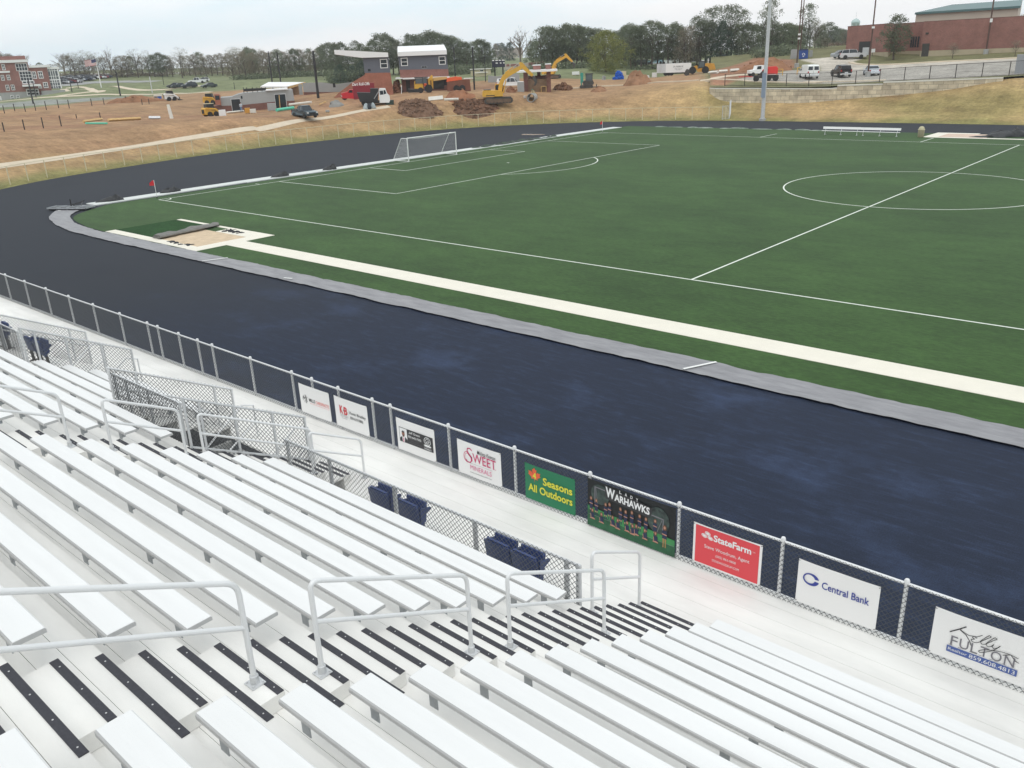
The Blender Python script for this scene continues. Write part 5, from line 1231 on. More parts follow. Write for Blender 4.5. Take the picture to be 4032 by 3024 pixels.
# ---- machines drawn side on: local x to the right, z up
def links(t, name, material, pts, hw, depth, y=0):
    m_ = MB(); m_.prism(pts, y-depth/2, y+depth/2); return m_.build(name, material, t)
def excavator(label, p, rz, s, body='yellow', group=None, bucket=True, name='excavator'):
    t = thing(name, label, 'excavator', p, rz, group, (s, s, s))
    for y in (-1.15, 1.15):
        m_ = MB(); pr = [(-2.0,.0),(-2.3,.25),(-2.3,.6),(-2.0,.92),(2.05,.92),(2.35,.6),(2.35,.25),(2.05,0)]
        m_.prism(pr, y-.3, y+.3); o = m_.build('crawler_track', M['steel'], t)
        m_ = MB(); m_.prism([(-1.95,.2),(-2.05,.45),(-1.9,.72),(1.95,.72),(2.1,.45),(2.0,.2)], y-.33, y+.33)
        for x in np.linspace(-1.6, 1.6, 7): m_.lathe([(.13,-.35),(.13,.35)], 10, (x, y, .17), 'Y')
        m_.build('track_frame', M['mud'], o)
    m_ = MB(); m_.lathe([(.7,.8),(.7,1.08)],16); m_.box(-.9,.9,-.9,.9,.4,.85); m_.build('undercarriage', M['steel'], t)
    m_ = MB(); m_.prism([(-2.55,1.12),(-2.65,1.4),(-2.55,2.0),(-2.3,2.12),(-.3,2.05),(.55,1.95),(.75,1.6),(.75,1.1)], -1.3, 1.3); o = m_.build('engine_house', M[body], t)
    m_ = MB(); m_.box(-2.0,-.6,-1.32,-1.30,1.22,1.34); m_.box(-2.4,-1.2,-1.0,1.0,2.08,2.2); m_.build('trim', M['black'], o)
    m_ = MB(); m_.prism([(-.55,1.95),(-.55,2.7),(-.4,3.0),(.55,3.02),(.95,2.5),(1.05,1.6),(.75,1.5)], .2, 1.25); o = m_.build('cab', M[body], t)
    m_ = MB(); m_.prism([(-.45,2.05),(-.45,2.68),(-.32,2.86),(.5,2.88),(.85,2.45),(.95,1.75),(.0,1.95)], .185, 1.265); m_.build('cab_window', M['glass'], o)
    links(t, 'boom', M[body], [(.05,1.7),(.02,2.3),(.25,3.3),(.85,4.35),(1.6,4.8),(3.85,5.75),(4.15,5.55),(4.1,5.2),(3.9,5.1),(1.9,4.1),(1.15,3.55),(.85,2.9),(.65,1.9),(.45,1.6)], 0, .55, -.25)
    links(t, 'stick', M[body], [(3.55,6.1),(3.85,6.25),(4.15,6.15),(4.9,5.3),(5.9,4.25),(5.75,3.95),(5.55,3.95),(4.3,5.0),(3.75,5.6)], 0, .42, -.25)
    for P_, Q_ in (((.78,-.62,1.55),(1.35,-.62,3.5)),((.78,.12,1.55),(1.35,.12,3.5)),((1.25,-.25,4.65),(2.6,-.25,5.5))): m_ = MB(); m_.bar(P_,Q_,.09,8); m_.build('hydraulic_ram', M[body], t, smooth=True)
    m_ = MB(); m_.bar((2.5,-.25,5.45),(3.75,-.25,6.15),.05,8); m_.bar((5.35,-.25,4.75),(6.35,-.25,3.55),.05,8); m_.build('ram_rod', M['chrome'], t, smooth=True)
    m_ = MB(); m_.prism([(5.6,4.0),(6.05,3.95),(6.5,3.45),(6.45,3.0),(6.2,2.55),(5.9,2.5),(6.1,3.0),(5.85,3.4)], -.75, .25); m_.build('bucket', M['steel'], t)
    return t
p, rz, f, s = elev(500, 940, sE, 4.424, d=148)
p[2] = float(H(p[0], p[1]))
excavator('large yellow excavator with its raised arm bent over the concrete pipe', p, rz, 105/s)
p, rz, f, s = elev(1430, 590, sE, 4.424, d=198); p[2] = float(H(p[0], p[1]))
excavator('smaller yellow excavator behind the roofed brick dugout', p, rz-.15, .80)
p, rz, f, s = elev(2030, 690, sE, 4.424, d=168); p[2] = float(H(p[0], p[1]))
t = thing('mini_excavator', 'small teal excavator with a dark cab right of the brick dugout', 'excavator', p, rz)
for y in (-.6, .6): m_ = MB(); m_.prism([(-1.1,0),(-1.3,.25),(-1.1,.5),(1.1,.5),(1.3,.25),(1.1,0)], y-.2, y+.2); m_.build('crawler_track', M['steel'], t)
m_ = MB(); m_.prism([(-.6,.55),(-.7,1.1),(-.4,1.3),(1.2,1.3),(1.4,.9),(1.3,.55)], -.75, .75); m_.build('engine_house', M['steel'], t)
m_ = MB()
for x in (-.1, 1.1):
    for y in (-.6,.6): m_.bar((x,y,1.2),(x,y,2.45),.05,5)
m_.box(-.2,1.25,-.7,.7,2.42,2.55); m_.build('cab', M['black'], t)
m_ = MB(); m_.box(-.05,1.05,-.62,.62,1.3,2.38); m_.build('cab_window', M['glass2'], t)
m_ = MB(); m_.prism([(-.7,.9),(-1.0,1.5),(-1.15,2.5),(-.95,2.75),(-.55,2.6),(-.6,1.5),(-.4,.95)], -.3, .1); m_.prism([(-1.05,2.5),(-1.1,1.0),(-.95,.5),(-.8,.5),(-.8,2.4)], -.25, .05); m_.build('boom', M['teal'], t)
m_ = MB(); m_.obox((1.9,0,.35),(.15,1.8,.5)); m_.build('dozer_blade', M['black'], t)

# wheel loader
p, rz, f, s = elev(1150, 620, sL, 4.424, d=183); p[2] = float(H(p[0], p[1])); q = 87/s
t = thing('wheel_loader', 'amber wheel loader with its bucket lowered beside the white trailer', 'loader', p, rz, None, (q,q,q))
F = lambda a, b: ((a-1150)/87, (620-b-.0407*(a-1150))/87)
for x in (1005, 1222):
    for y in (-.95, .95): wheel(t, F(x,0)[0], y, .70, .5, 'amber')
m_ = MB(); m_.prism([F(1215,555),F(1215,455),F(1240,448),F(1365,452),F(1385,500),F(1395,560),F(1290,590)], -.95, .95); m_.build('engine_hood', M['amber'], t)
m_ = MB(); m_.prism([F(1080,590),F(1090,540),F(1215,520),F(1215,590)], -.7, .7); m_.build('frame', M['amber'], t)
m_ = MB(); m_.prism([F(1100,540),F(1112,415),F(1205,412),F(1212,540)], -.62, .62); o = m_.build('cab', M['black'], t)
m_ = MB(); m_.prism([F(1110,515),F(1120,428),F(1198,425),F(1203,515)], -.635, .635); m_.build('cab_window', M['glass2'], o)
m_ = MB(); m_.prism([F(1090,500),F(1075,485),F(1030,500),F(940,560),F(930,590),F(960,600),F(1090,560)], -.5, .5); m_.build('lift_arm', M['amber'], t)
m_ = MB(); m_.prism([F(960,560),F(905,545),F(880,575),F(875,640),F(900,655),F(945,640)], -1.4, 1.4); m_.build('bucket', M['steel'], t)
m_ = MB(); m_.bar((F(1265,450)[0],.2,F(1265,450)[1]),(F(1265,370)[0],.2,F(1265,370)[1]),.06,6); m_.build('exhaust', M['white'], t)

# backhoe in front of the right hand tower
p, rz, f, s = elev(1720, 900, sT, 4.424, d=160); p[2] = float(H(p[0], p[1])); q = 94/s
t = thing('backhoe_loader', 'yellow backhoe loader with a black front bucket before the grey tower', 'backhoe', p, rz, None, (q,q,q))
F = lambda a, b: ((a-1720)/94, (900-b-.0407*(a-1720))/94)
for y in (-.9,.9): wheel(t, F(1815,0)[0], y, .72, .42, 'yellow'); wheel(t, F(1675,0)[0], y, .5, .32, 'yellow')
m_ = MB(); m_.prism([F(1570,830),F(1575,720),F(1590,700),F(1720,730),F(1725,830)], -.55, .55); m_.build('engine_hood', M['yellow'], t)
m_ = MB()
for x in (1595, 1720, 1800):
    for y in (-.7,.7): m_.bar((F(x,0)[0],y,F(x,760)[1]),(F(x,0)[0],y,F(x,650)[1]),.05,5)
m_.box(F(1580,0)[0],F(1815,0)[0],-.8,.8,F(1700,655)[1],F(1700,640)[1]); m_.build('cab', M['black'], t)
m_ = MB(); m_.box(F(1600,0)[0],F(1790,0)[0],-.66,.66,F(1700,745)[1],F(1700,660)[1]); m_.build('cab_window', M['glass2'], t)
m_ = MB(); m_.prism([F(1640,890),F(1460,895),F(1462,835),F(1640,845)], -1.1, 1.1); m_.build('front_bucket', M['black'], t)
m_ = MB(); m_.prism([F(1820,830),F(1810,680),F(1880,605),F(1900,620),F(1895,830),F(1870,830),F(1870,690),F(1850,700),F(1850,830)], -.25, .25); m_.build('backhoe_arm', M['yellow'], t)

# skid steers
def skid(label, px, sheet, k, u, body, d):
    p, rz, f, s = elev(*px, sheet, k, d=d); p[2] = float(H(p[0], p[1]))
    t = thing('skid_steer', label, 'skid steer', p, rz+u)
    for x in (-.6,.55):
        for y in (-.75,.75): wheel(t, x, y, .42, .3, body)
    m_ = MB(); m_.prism([(-1.3,.35),(-1.45,.6),(-1.4,1.35),(-1.1,1.5),(-.5,1.1),(.9,.95),(1.1,.5),(1.0,.3)], -.58, .58); o = m_.build('body', M[body], t)
    m_ = MB(); m_.box(-1.47,-1.43,-.4,.4,.55,1.2); m_.build('grille', M['black'], o)
    m_ = MB(); m_.prism([(-.9,1.3),(-.85,2.05),(.35,2.1),(.65,1.0)], -.5, .5); o = m_.build('cab', M['black'], t)
    m_ = MB(); m_.box(-.9,.45,-.56,.56,2.08,2.16); m_.build('cab_roof', M['khaki'], o)
    for y in (-.68,.68): m_ = MB(); m_.prism([(-1.25,1.25),(-1.2,1.55),(.6,1.35),(1.5,.6),(1.6,.3),(1.4,.3),(.5,1.1)], y-.07, y+.07); m_.build('lift_arm', M[body], t)
    m_ = MB(); m_.prism([(1.4,.0),(1.4,.75),(1.55,.75),(1.6,.25),(2.2,.1),(2.2,.0)], -.9, .9); m_.build('bucket', M['steel'], t)
skid('yellow skid steer with a tan roof left of the grey block building', (235,790), sC, 4.424, .5, 'yellow', 160)
skid('yellow machine with a red cabin part half behind the block building', (230,552), sC, 4.424, -.3, 'yellow', 186)
skid('white and red skid loader at the end of the dirt bank', (1500,570), z1, 2.212, .2, 'white', 205)

# red telescopic lift in the parking lot
p, rz, f, s = elev(480, 700, sV, 3.6867, lo=130); q = 66/s
t = thing('telehandler', 'bright red boom lift on fat black wheels behind the wall fence', 'boom lift', p, rz, None, (q,q,q))
F = lambda a, b: ((a-480)/66, (700-b-.0407*(a-480))/66)
for x in (290, 460, 560):
    for y in (-.95,.95): wheel(t, F(x,0)[0], y, .62, .42, 'steel')
m_ = MB(); m_.prism([F(250,660),F(255,620),F(600,610),F(605,660)], -.75, .75); m_.build('chassis', M['steel'], t)
m_ = MB(); m_.prism([F(365,605),F(365,555),F(420,505),F(560,495),F(585,515),F(585,600)], -.9, .9); m_.build('upper_body', M['brightred'], t)
m_ = MB(); m_.prism([F(330,600),F(375,555),F(440,520),F(450,545),F(390,585),F(360,625)], -1.1, -.85); m_.build('boom', M['steel'], t)
p2 = G(*sV(300,655), lo=130); t = thing('utility_truck', 'white work truck half hidden behind the red boom lift', 'truck', G(*sV(285,625), lo=130), rz+.4, None, (.85,.85,.85))
m_ = MB(); m_.prism([(-1.6,.5),(-1.6,1.1),(-.4,1.25),(-.2,1.95),(1.3,2.0),(1.5,.5)], -.9, .9); m_.build('cab', M['white'], t)
m_ = MB(); m_.prism([(-.3,1.3),(-.15,1.85),(.6,1.88),(.6,1.3)], -.92, .92); m_.build('window', M['glass'], t)
for x in (-1.0, 1.0):
    for y in (-.8,.8): wheel(t, x, y, .38)
m_ = MB(); m_.tube([(0,0,.3),(-2.2,.2,.35)],.07,6); p3 = G(*sV(230,662), lo=130); t = thing('trailer_hitch', 'low red drawbar lying in front of the white work truck', 'drawbar', p3, rz); m_.build('bar', M['red'], t)
for i, (a, b, lab) in enumerate((((585,525),(665,590),'yellow pipe barrier right of the red boom lift'),((880,500),(975,575),'yellow pipe barrier left of the white van'))):
    p = G(*sV((a[0]+b[0])/2, b[1]+25), lo=130); s = ppm(p)*3.6867; w = (b[0]-a[0])/s
    t = thing('pipe_barrier', lab, 'barrier', p, -azim(p), 'yellow pipe barriers'); m_ = MB(); h = (b[1]+20-a[1])/s
    m_.tube([(-w/2,0,0),(-w/2,0,h),(w/2,0,h),(w/2,0,0)],.07,6); m_.bar((-w/2,0,h*.5),(w/2,0,h*.5),.05,6); m_.build('frame', M['yellow'], t)

# white box trailer
p, rz, f, s = elev(750, 650, sL, 4.424, d=190); p[2] = float(H(p[0], p[1])); F = f; z0 = f(750,612)[1]
t = thing('box_trailer', 'white box trailer with its rear doors open and dark lettering on its side', 'trailer', p, rz)
m_ = MB(); x0, x1 = f(525,0)[0], f(972,0)[0]; zt, zb = f(750,452)[1], f(750,600)[1]
m_.prism([(x0,zb),(x1,zb),(x1,zt),(x0,zt)], -.0, 2.4); m_.build('box', M['white'], t)
m_ = MB(); m_.add([(x0-.02,.1,zb+.1),(x0-.9,1.1,zb+.1),(x0-.9,1.1,zt-.05),(x0-.02,.1,zt-.05)],[(0,1,2,3)]); xk = f(470,0)[0]; m_.box(xk,x0-.01,.2,2.2,zb+.05,zt-.1); m_.build('open_end', M['steel'], t)
for a in (400, 470): m_ = MB(); xx = f(a,0)[0]; m_.obox((xx+.3,-.1,(zb+zt)/2),(1.0,.06,zt-zb),.25); m_.build('door', M['galv'], t)
for x in (540, 590, 635):
    wheel(t, f(x,0)[0], .2, .5, .3); wheel(t, f(x,0)[0], 2.1, .5, .3)
m_ = MB(); m_.box(x0,x1,.3,2.1,zb-.25,zb); m_.bar((f(860,0)[0],.4,0),(f(860,0)[0],.4,zb),.08,6); m_.bar((f(860,0)[0],2.,0),(f(860,0)[0],2.,zb),.08,6); m_.build('chassis', M['steel'], t)
INKG = mat('faded_lettering', L(120,122,126), .6)
m_ = MB(); u, v = f(665,525); m_.ftext('D.W. WILBURN, INC.', u, v, f(840,0)[0]-u, .38, -.012, .02); u, v = f(690,552); m_.ftext('GENERAL CONTRACTORS', u, v, f(820,0)[0]-u, .2, -.012); u, v = f(715,567); m_.ftext('(859) 263-8896', u, v, f(790,0)[0]-u, .15, -.012); m_.build('lettering', INKG, t, normals=False)

# red truck with a sign board box, and the dump truck in front of it
p, rz, f, s = elev(500, 965, sT, 4.424, d=158); p[2] = float(H(p[0], p[1]))
t = thing('stake_truck', 'red truck with a tall maroon sign sided box behind the dump truck', 'truck', p, rz)
for x in (350, 720):
    for y in (.25, 1.9): wheel(t, f(x,0)[0], y, .5, .3)
m_ = MB(); m_.prism([f(295,915),f(300,860),f(410,835),f(440,800),f(505,800),f(505,950),f(300,940)], 0, 2.0); o = m_.build('cab', M['red'], t)
m_ = MB(); m_.prism([f(418,850),f(445,808),f(495,808),f(495,850)], -.012, 2.012); m_.build('window', M['glass'], o)
m_ = MB(); m_.prism([f(505,960),f(505,690),f(878,690),f(878,930)], .05, 2.2); m_.build('box', M['maroon'], t)
m_ = MB(); u, v = f(500,738); m_.ftext('Dart Roll-Offs', u, v, f(800,0)[0]-u, .5, .035, .025, .2); m_.build('lettering', M['white'], t, normals=False)
m_ = MB(); m_.box(f(290,0)[0],f(310,0)[0],0,2.0,f(300,915)[1],f(300,895)[1]); m_.build('bumper', M['chrome'], t)
p, rz, f, s = elev(900, 1050, sT, 4.424, d=147); p[2] = float(H(p[0], p[1]))
t = thing('dump_truck', 'white cab dump truck with a black tipping body beside the footpath', 'dump truck', p, rz)
for x in (700, 815, 1100):
    for y in (.25, 1.95): wheel(t, f(x,0)[0], y, .52, .32, 'chrome')
m_ = MB(); m_.prism([f(955,1000),f(955,800),f(975,765),f(1075,765),f(1100,850),f(1135,885),f(1140,960),f(1120,1000)], .0, 2.1); o = m_.build('cab', M['white'], t)
m_ = MB(); m_.prism([f(975,870),f(975,805),f(1030,800),f(1035,865)], -.012, 2.112); m_.build('door_window', M['glass'], o)
m_ = MB(); a, b = f(1078,775), f(1098,850); m_.add([(a[0]+.02,.15,a[1]),(a[0]+.02,1.95,a[1]),(b[0]+.03,1.95,b[1]),(b[0]+.03,.15,b[1])],[(0,1,2,3)]); m_.prism([f(1040,860),f(1040,795),f(1068,790),f(1085,850)],-.01,2.11); m_.build('windscreen', M['glass'], o)
m_ = MB(); m_.prism([f(580,830),f(810,835),f(815,765),f(955,765),f(930,960),f(860,985),f(620,985)], -.1, 2.2); m_.build('tipping_body', M['black'], t)
m_ = MB(); m_.tube([(f(965,800)[0],-.14,f(965,800)[1]),(f(865,935)[0],-.14,f(865,935)[1])],.06,6); m_.build('strut', M['chrome'], t)
m_ = MB(); m_.box(f(640,0)[0],f(1110,0)[0],.5,1.6,f(900,1010)[1],f(900,965)[1]); m_.build('chassis', M['steel'], t)
p2 = G(*sT(1130,1030)); t = thing('storage_bin', 'low dark green bin in front of the dump truck wheel', 'bin', p2, -azim(p2)); s2 = ppm(p2)*4.424
m_ = MB(); m_.prism([(-65/s2,0),(68/s2,0),(72/s2,78/s2),(-68/s2,72/s2)], 0, 1.2); m_.build('body', mat('bin_green', L(40,58,50), .5), t)
p2 = G(*sT(775,1105)); t = thing('waste_bin', 'dark upright barrel by the footpath below the dump truck', 'bin', p2); m_ = MB(); m_.lathe([(.27,0),(.3,.1),(.3,.8),(.26,.85)],14); m_.build('body', mat('barrel_dark', L(38,44,54), .5), t, smooth=True)
for a, lab in (((715,1100),'pale blue rubble bag left of the dark barrel'),((840,1085),'grey rubble bag right of the dark barrel')):
    p2 = G(*sT(*a)); o = lump(MB(), (0,0,0), (1.1,.8,.75), 0, int(a[0]), 12, 5).build('rubble_bag', mat('bag_cloth', L(165,175,178), .8) , smooth=True); o.location = p2; tag(o, lab, 'bag', 'rubble bags by the footpath')

# orange covered container right of the backhoe
p, rz, f, s = elev(680, 720, z3, 2.212, d=158); p[2] = float(H(p[0], p[1]))
t = thing('roll_off_container', 'rusty brown container with a bright orange cover and wheels', 'container', p, rz)
m_ = MB(); m_.prism([f(580,715),f(582,625),f(780,620),f(786,715)], 0, 2.4); m_.build('body', mat('rusty_container', L(118,74,58), .8, 0, .2, 1.2), t)
m_ = MB(); m_.prism([f(578,640),f(585,610),f(660,598),f(712,602),f(714,622),f(640,632)], -.05, 2.45); m_.build('cover', M['orange'], t)
for x in (662, 712): wheel(t, f(x,0)[0], -.1, .55, .3)
m_ = MB(); m_.prism([f(465,635),f(465,605),f(585,598),f(585,618)], .9, 1.4); o = m_.build('boom', mat('crane_boom_tan', L(200,160,100), .6), t)

# concrete pipe with a worker behind it
p, rz, f, s = elev(1060, 915, sE, 4.424, d=149); p[2] = float(H(p[0], p[1]))
t = thing('concrete_pipe', 'big concrete drain pipe section standing open end forward under the excavator arm', 'pipe', p, rz-.22)
R = 75/s; m_ = MB(); n = 28; ring = []
for rr, y in ((R,0),(R,2.2),(R*.84,2.2),(R*.84,0)): ring.append([(rr*math.cos(2*PI*i/n), y, R+rr*math.sin(2*PI*i/n)) for i in range(n)])
vs = [q for r_ in ring for q in r_]; fs = [(k*n+i, k*n+(i+1) % n, ((k+1) % 4)*n+(i+1) % n, ((k+1) % 4)*n+i) for k in range(4) for i in range(n)]
m_.add(vs, fs); m_.build('barrel', M['conc2'], t, smooth=True)
for a, b, c_, lab in ((955,915,'white','white bucket left of the concrete pipe'),(1020,940,'white','small white box in front of the concrete pipe')):
    p2 = G(*sE(a, b)); t = thing('bucket', lab, 'bucket', p2); m_ = MB(); m_.lathe([(.15,0),(.19,.38),(.19,.4),(.17,.4)],12); m_.build('body', M[c_], t)

def person(label, p, rz, top, legs, pose='stand', helmet=None, h=1.76):
    """one continuous skinned body; hair/helmet and clothing are its children by material"""
    k = h/1.76
    J = dict(pel=(0,0,.95),ch=(0,.0,1.28),nk=(0,0,1.46),hd=(0,-.02,1.60),ht=(0,-.01,1.70),ls=(-.19,0,1.40),rs=(.19,0,1.40),le=(-.25,.02,1.12),re=(.27,-.02,1.14),lw=(-.22,-.16,.95),rw=(.26,-.16,.95),lh=(-.2,-.22,.89),rh=(.25,-.23,.9),lp=(-.09,0,.90),rp=(.09,0,.90),lk=(-.11,-.03,.49),rk=(.12,.02,.49),la=(-.11,.03,.09),ra=(.14,.06,.09),lt=(-.11,-.14,.04),rt=(.17,-.10,.04))
    R_ = dict(pel=.145,ch=.15,nk=.06,hd=.095,ht=.07,ls=.065,rs=.065,le=.047,re=.047,lw=.035,rw=.035,lh=.042,rh=.042,lp=.095,rp=.095,lk=.065,rk=.065,la=.045,ra=.045,lt=.045,rt=.045)
    E_ = [('pel','ch'),('ch','nk'),('nk','hd'),('hd','ht'),('ch','ls'),('ch','rs'),('ls','le'),('rs','re'),('le','lw'),('re','rw'),('lw','lh'),('rw','rh'),('pel','lp'),('pel','rp'),('lp','lk'),('rp','rk'),('lk','la'),('rk','ra'),('la','lt'),('ra','rt')]
    if pose == 'bend':
        for q in ('ch','nk','hd','ht','ls','rs','le','re','lw','rw','lh','rh'):
            x, y, z = J[q]; dz = z-.95; J[q] = (x, y-dz*.75, .95+dz*.66)
        J['lw'] = (-.2,-.62,.8); J['rw'] = (.22,-.62,.8); J['lh'] = (-.18,-.7,.72); J['rh'] = (.2,-.7,.72); J['le'] = (-.26,-.45,1.0); J['re'] = (.27,-.45,1.0)
    N = list(J); me = bpy.data.meshes.new('body'); me.from_pydata([tuple(c*k for c in J[q]) for q in N], [(N.index(a), N.index(b)) for a, b in E_], [])
    o = bpy.data.objects.new('body', me); COL.objects.link(o); md = o.modifiers.new('s', 'SKIN'); o.modifiers.new('u', 'SUBSURF').levels = 1
    for i, q in enumerate(N): me.skin_vertices[0].data[i].radius = (R_[q]*k, R_[q]*k)
    me.skin_vertices[0].data[0].use_root = True
    dg = bpy.context.evaluated_depsgraph_get(); m2 = bpy.data.meshes.new_from_object(o.evaluated_get(dg)); bpy.data.objects.remove(o)
    for m_ in (M['skin'], top, legs, M['black']): m2.materials.append(m_)
    for f_ in m2.polygons:
        c = f_.center/k; b = .93
        f_.material_index = 3 if c.z < .10 else 2 if c.z < .93 and abs(c.x) < .21 and not (pose == 'bend' and c.y < -.25) else 0 if (c.z > 1.47 and pose != 'bend') or (pose == 'bend' and (Vector(c)-Vector(J['hd'])).length < .2) else (0 if min((Vector(c)-Vector(J[q])).length for q in ('lh','rh')) < .12 else 1)
        f_.use_smooth = True
    t = thing('person', label, 'person', p, rz); b = bpy.data.objects.new('body', m2); COL.objects.link(b); b.parent = t
    hd = Vector(J['hd'])*k; m_ = MB(); m_.ball((hd.x, hd.y+.005, hd.z+.045), (.108*k,.118*k,.10*k), 12, 7)
    if helmet: m_.lathe([(.15*k, hd.z+.03),(.15*k, hd.z+.045)], 14, (hd.x, hd.y-.02, 0))
    m_.build('hard_hat' if helmet else 'hair', helmet or M['hair'], t, smooth=True)
    m_ = MB()
    for x in (-.035,.035): m_.ball((hd.x+x*k, hd.y-.088*k, hd.z+.0), (.014,.01,.012), 6, 4)
    m_.build('eye', M['black'], t); return t
p, rz, f, s = elev(757, 698, sC, 4.424, d=168); p[2] = float(H(p[0], p[1]))+.02
person('person in a pale shirt and blue jeans in the doorway of the grey block building', p, rz+PI*.9, M['shirt'], M['jeans'])
p, rz, f, s = elev(1118, 890, sE, 4.424, d=150.6); p[2] = float(H(p[0], p[1]))
person('person in pale work clothes and a green hard hat bending over the concrete pipe', p, rz-.5, M['khaki'], M['khaki'], 'bend', M['teal'])
p, rz, f, s = elev(1755, 790, sT, 4.424, d=163); p[2] = float(H(p[0], p[1]))+.05
person('person in an orange vest behind the yellow backhoe', p, rz, M['orange'], M['jeans'])
# ------------------------------------------------------------------ buildings
def win(t, x0, x1, z0, z1, frame=.09, nx=2, nz=2, y=0., fm='white', gm='glass'):
    m_ = MB(); m_.box(x0-frame,x1+frame,y-.07,y-.004,z0-frame,z0); m_.box(x0-frame,x1+frame,y-.07,y-.004,z1,z1+frame); m_.box(x0-frame,x0,y-.07,y-.004,z0,z1); m_.box(x1,x1+frame,y-.07,y-.004,z0,z1)
    for i in range(1, nx): x = x0+(x1-x0)*i/nx; m_.box(x-frame*.4,x+frame*.4,y-.055,y-.004,z0,z1)
    for i in range(1, nz): z = z0+(z1-z0)*i/nz; m_.box(x0,x1,y-.05,y-.004,z-frame*.4,z+frame*.4)
    o = m_.build('window', M[fm], t); m_ = MB(); m_.add([(x0,y-.02,z0),(x1,y-.02,z0),(x1,y-.02,z1),(x0,y-.02,z1)],[(0,1,2,3)]); m_.build('pane', M[gm], o, normals=False); return o
# school
p, rz, f, s = elev(300, 946, sS, 4.424, d=342)
t = thing('school_building', 'three storey red brick school with white cornices and a tall glass stair window', 'school', p, rz)
def X(a): return f(a, 946)[0]
def Zs(a, b): return f(a, b)[1]
def block(x0, x1, ztop, depth, name, m_, y0=0., zb=-4.): b = MB(); b.box(x0, x1, y0, y0+depth, zb, ztop); return b.build(name, m_, t)
zc = Zs(300, 300); z2f = Zs(300, 815)
block(X(-420), X(592), z2f, 26, 'basement_wall', M['conc2']); block(X(-420), X(590), Zs(590,325), 26, 'wall', M['brick'], .02, z2f)
block(X(-420), X(572), Zs(570,222), 24, 'parapet', M['brick'], 1.2, Zs(590,325)+.1)
block(X(-425), X(596), Zs(590,283), 26.5, 'cornice', M['white'], -.5, Zs(590,328)); block(X(-425), X(290), Zs(290,468), .5, 'cornice', M['white'], -.45, Zs(290,498))
block(X(592), X(872), Zs(860,405), 22, 'wall', M['brick'], .8, -2.); block(X(590), X(925), Zs(900,368), 23, 'cornice', M['white'], .4, Zs(860,408)); block(X(592), X(872), z2f-1.2, 1., 'basement_wall', M['conc2'], -.1, -3)
b = MB(); b.box(X(868),X(1030),1.2,18,Zs(1000,760),Zs(960,440)); b.build('stair_tower_glass', M['glass2'], t)
b = MB(); b.box(X(855),X(998)+1.2,.9,18.5,Zs(950,440),Zs(950,402)); b.box(X(868),X(1030)+.3,1.1,1.3,Zs(960,625),Zs(960,608)); b.box(X(1022),X(1040),1.05,1.3,Zs(1000,760),Zs(960,440))
for a in (905, 940, 975): b.box(X(a),X(a)+.18,1.12,1.3,Zs(960,760),Zs(960,440))
for a in (470, 560, 660, 720): b.box(X(868),X(1025),1.12,1.3,Zs(960,a),Zs(960,a)+.15)
b.build('stair_tower_frame', M['white'], t)
for (a, b_, c, d) in ((100,375,155,455),(180,372,240,452),(130,545,190,620),(218,542,280,612),(165,705,230,785),(248,703,312,778),(205,875,265,940),(292,872,350,935),(-60,720,40,795),(40,890,75,950),(-60,560,8,628)):
    win(t, X(a)+.25, X(c)-.25, Zs(a,d), Zs(a,b_), .15, 2, 2)
win(t, X(400), X(565), Zs(490,462), Zs(490,355), .13, 4, 2); win(t, X(430), X(602), Zs(510,625), Zs(510,482), .13, 4, 3); win(t, X(450), X(615), Zs(530,668), Zs(530,640), .2, 3, 1)
for (a, b_, c, d) in ((628,490,672,590),(722,485,775,585),(765,668,818,742),(680,722,715,750)): win(t, X(a), X(c), Zs(a,d), Zs(a,b_), .2, 2, 2, .8)
b = MB(); b.box(X(428),X(712),-3.5,.0,Zs(560,722),Zs(560,690)); b.build('porch_roof', M['white'], t)
for a, c in ((482,522),(545,600),(612,650)): o = win(t, X(a), X(c), Zs(a,862), Zs(a,778), .25, 1, 2); o.name = 'door'
b = MB(); b.box(X(700),X(1075),-2.,.6,-2.5,Zs(900,790)); b.prism([(X(560),-.8),(X(700),-.8),(X(700),1.5)],-2,0); b.build('terrace_wall', M['conc2'], t)
# brick sports hall on the right
def poly_prism(t, name, pts, z0, z1, m_, o):
    b = MB(); b.prism([(q[0]-o[0], q[1]-o[1]) for q in pts], z0-o[2], z1-o[2], 'Z'); return b.build(name, m_, t)
ad = lambda px, d: at_dist(*px, d)
o = np.array([*ad(z5(1300,480), 186)[:2], 7.2])
t = thing('sports_hall', 'long red brick hall with a sand coloured base and green roofed upper storey', 'building', o)
P1, P2, P2b, P3, P4 = ad(z5(655,465),198), ad(z5(1025,500),187), ad(z5(1050,495),192.5), ad(z5(1302,490),189), ad(z5(3000,430),176)
P3f = ad(z5(1302,490),186)
away = np.array([math.sin(azim(P3)), math.cos(azim(P3))])*45
back = lambda P, k=1.: np.array([P[0]+away[0]*k, P[1]+away[1]*k, 0])
poly_prism(t, 'wall', [P1, P2, P2b, P3, P3f, P4, back(P4), back(P1)], 8.35, 13.3, M['brick'], o)
poly_prism(t, 'base_wall', [P1, P2, P2b, P3, P3f, P4, back(P4), back(P1)], 5., 8.34, mat('sand_block', L(178,165,140), .8, 0, .06, 1.), o)
b = MB()
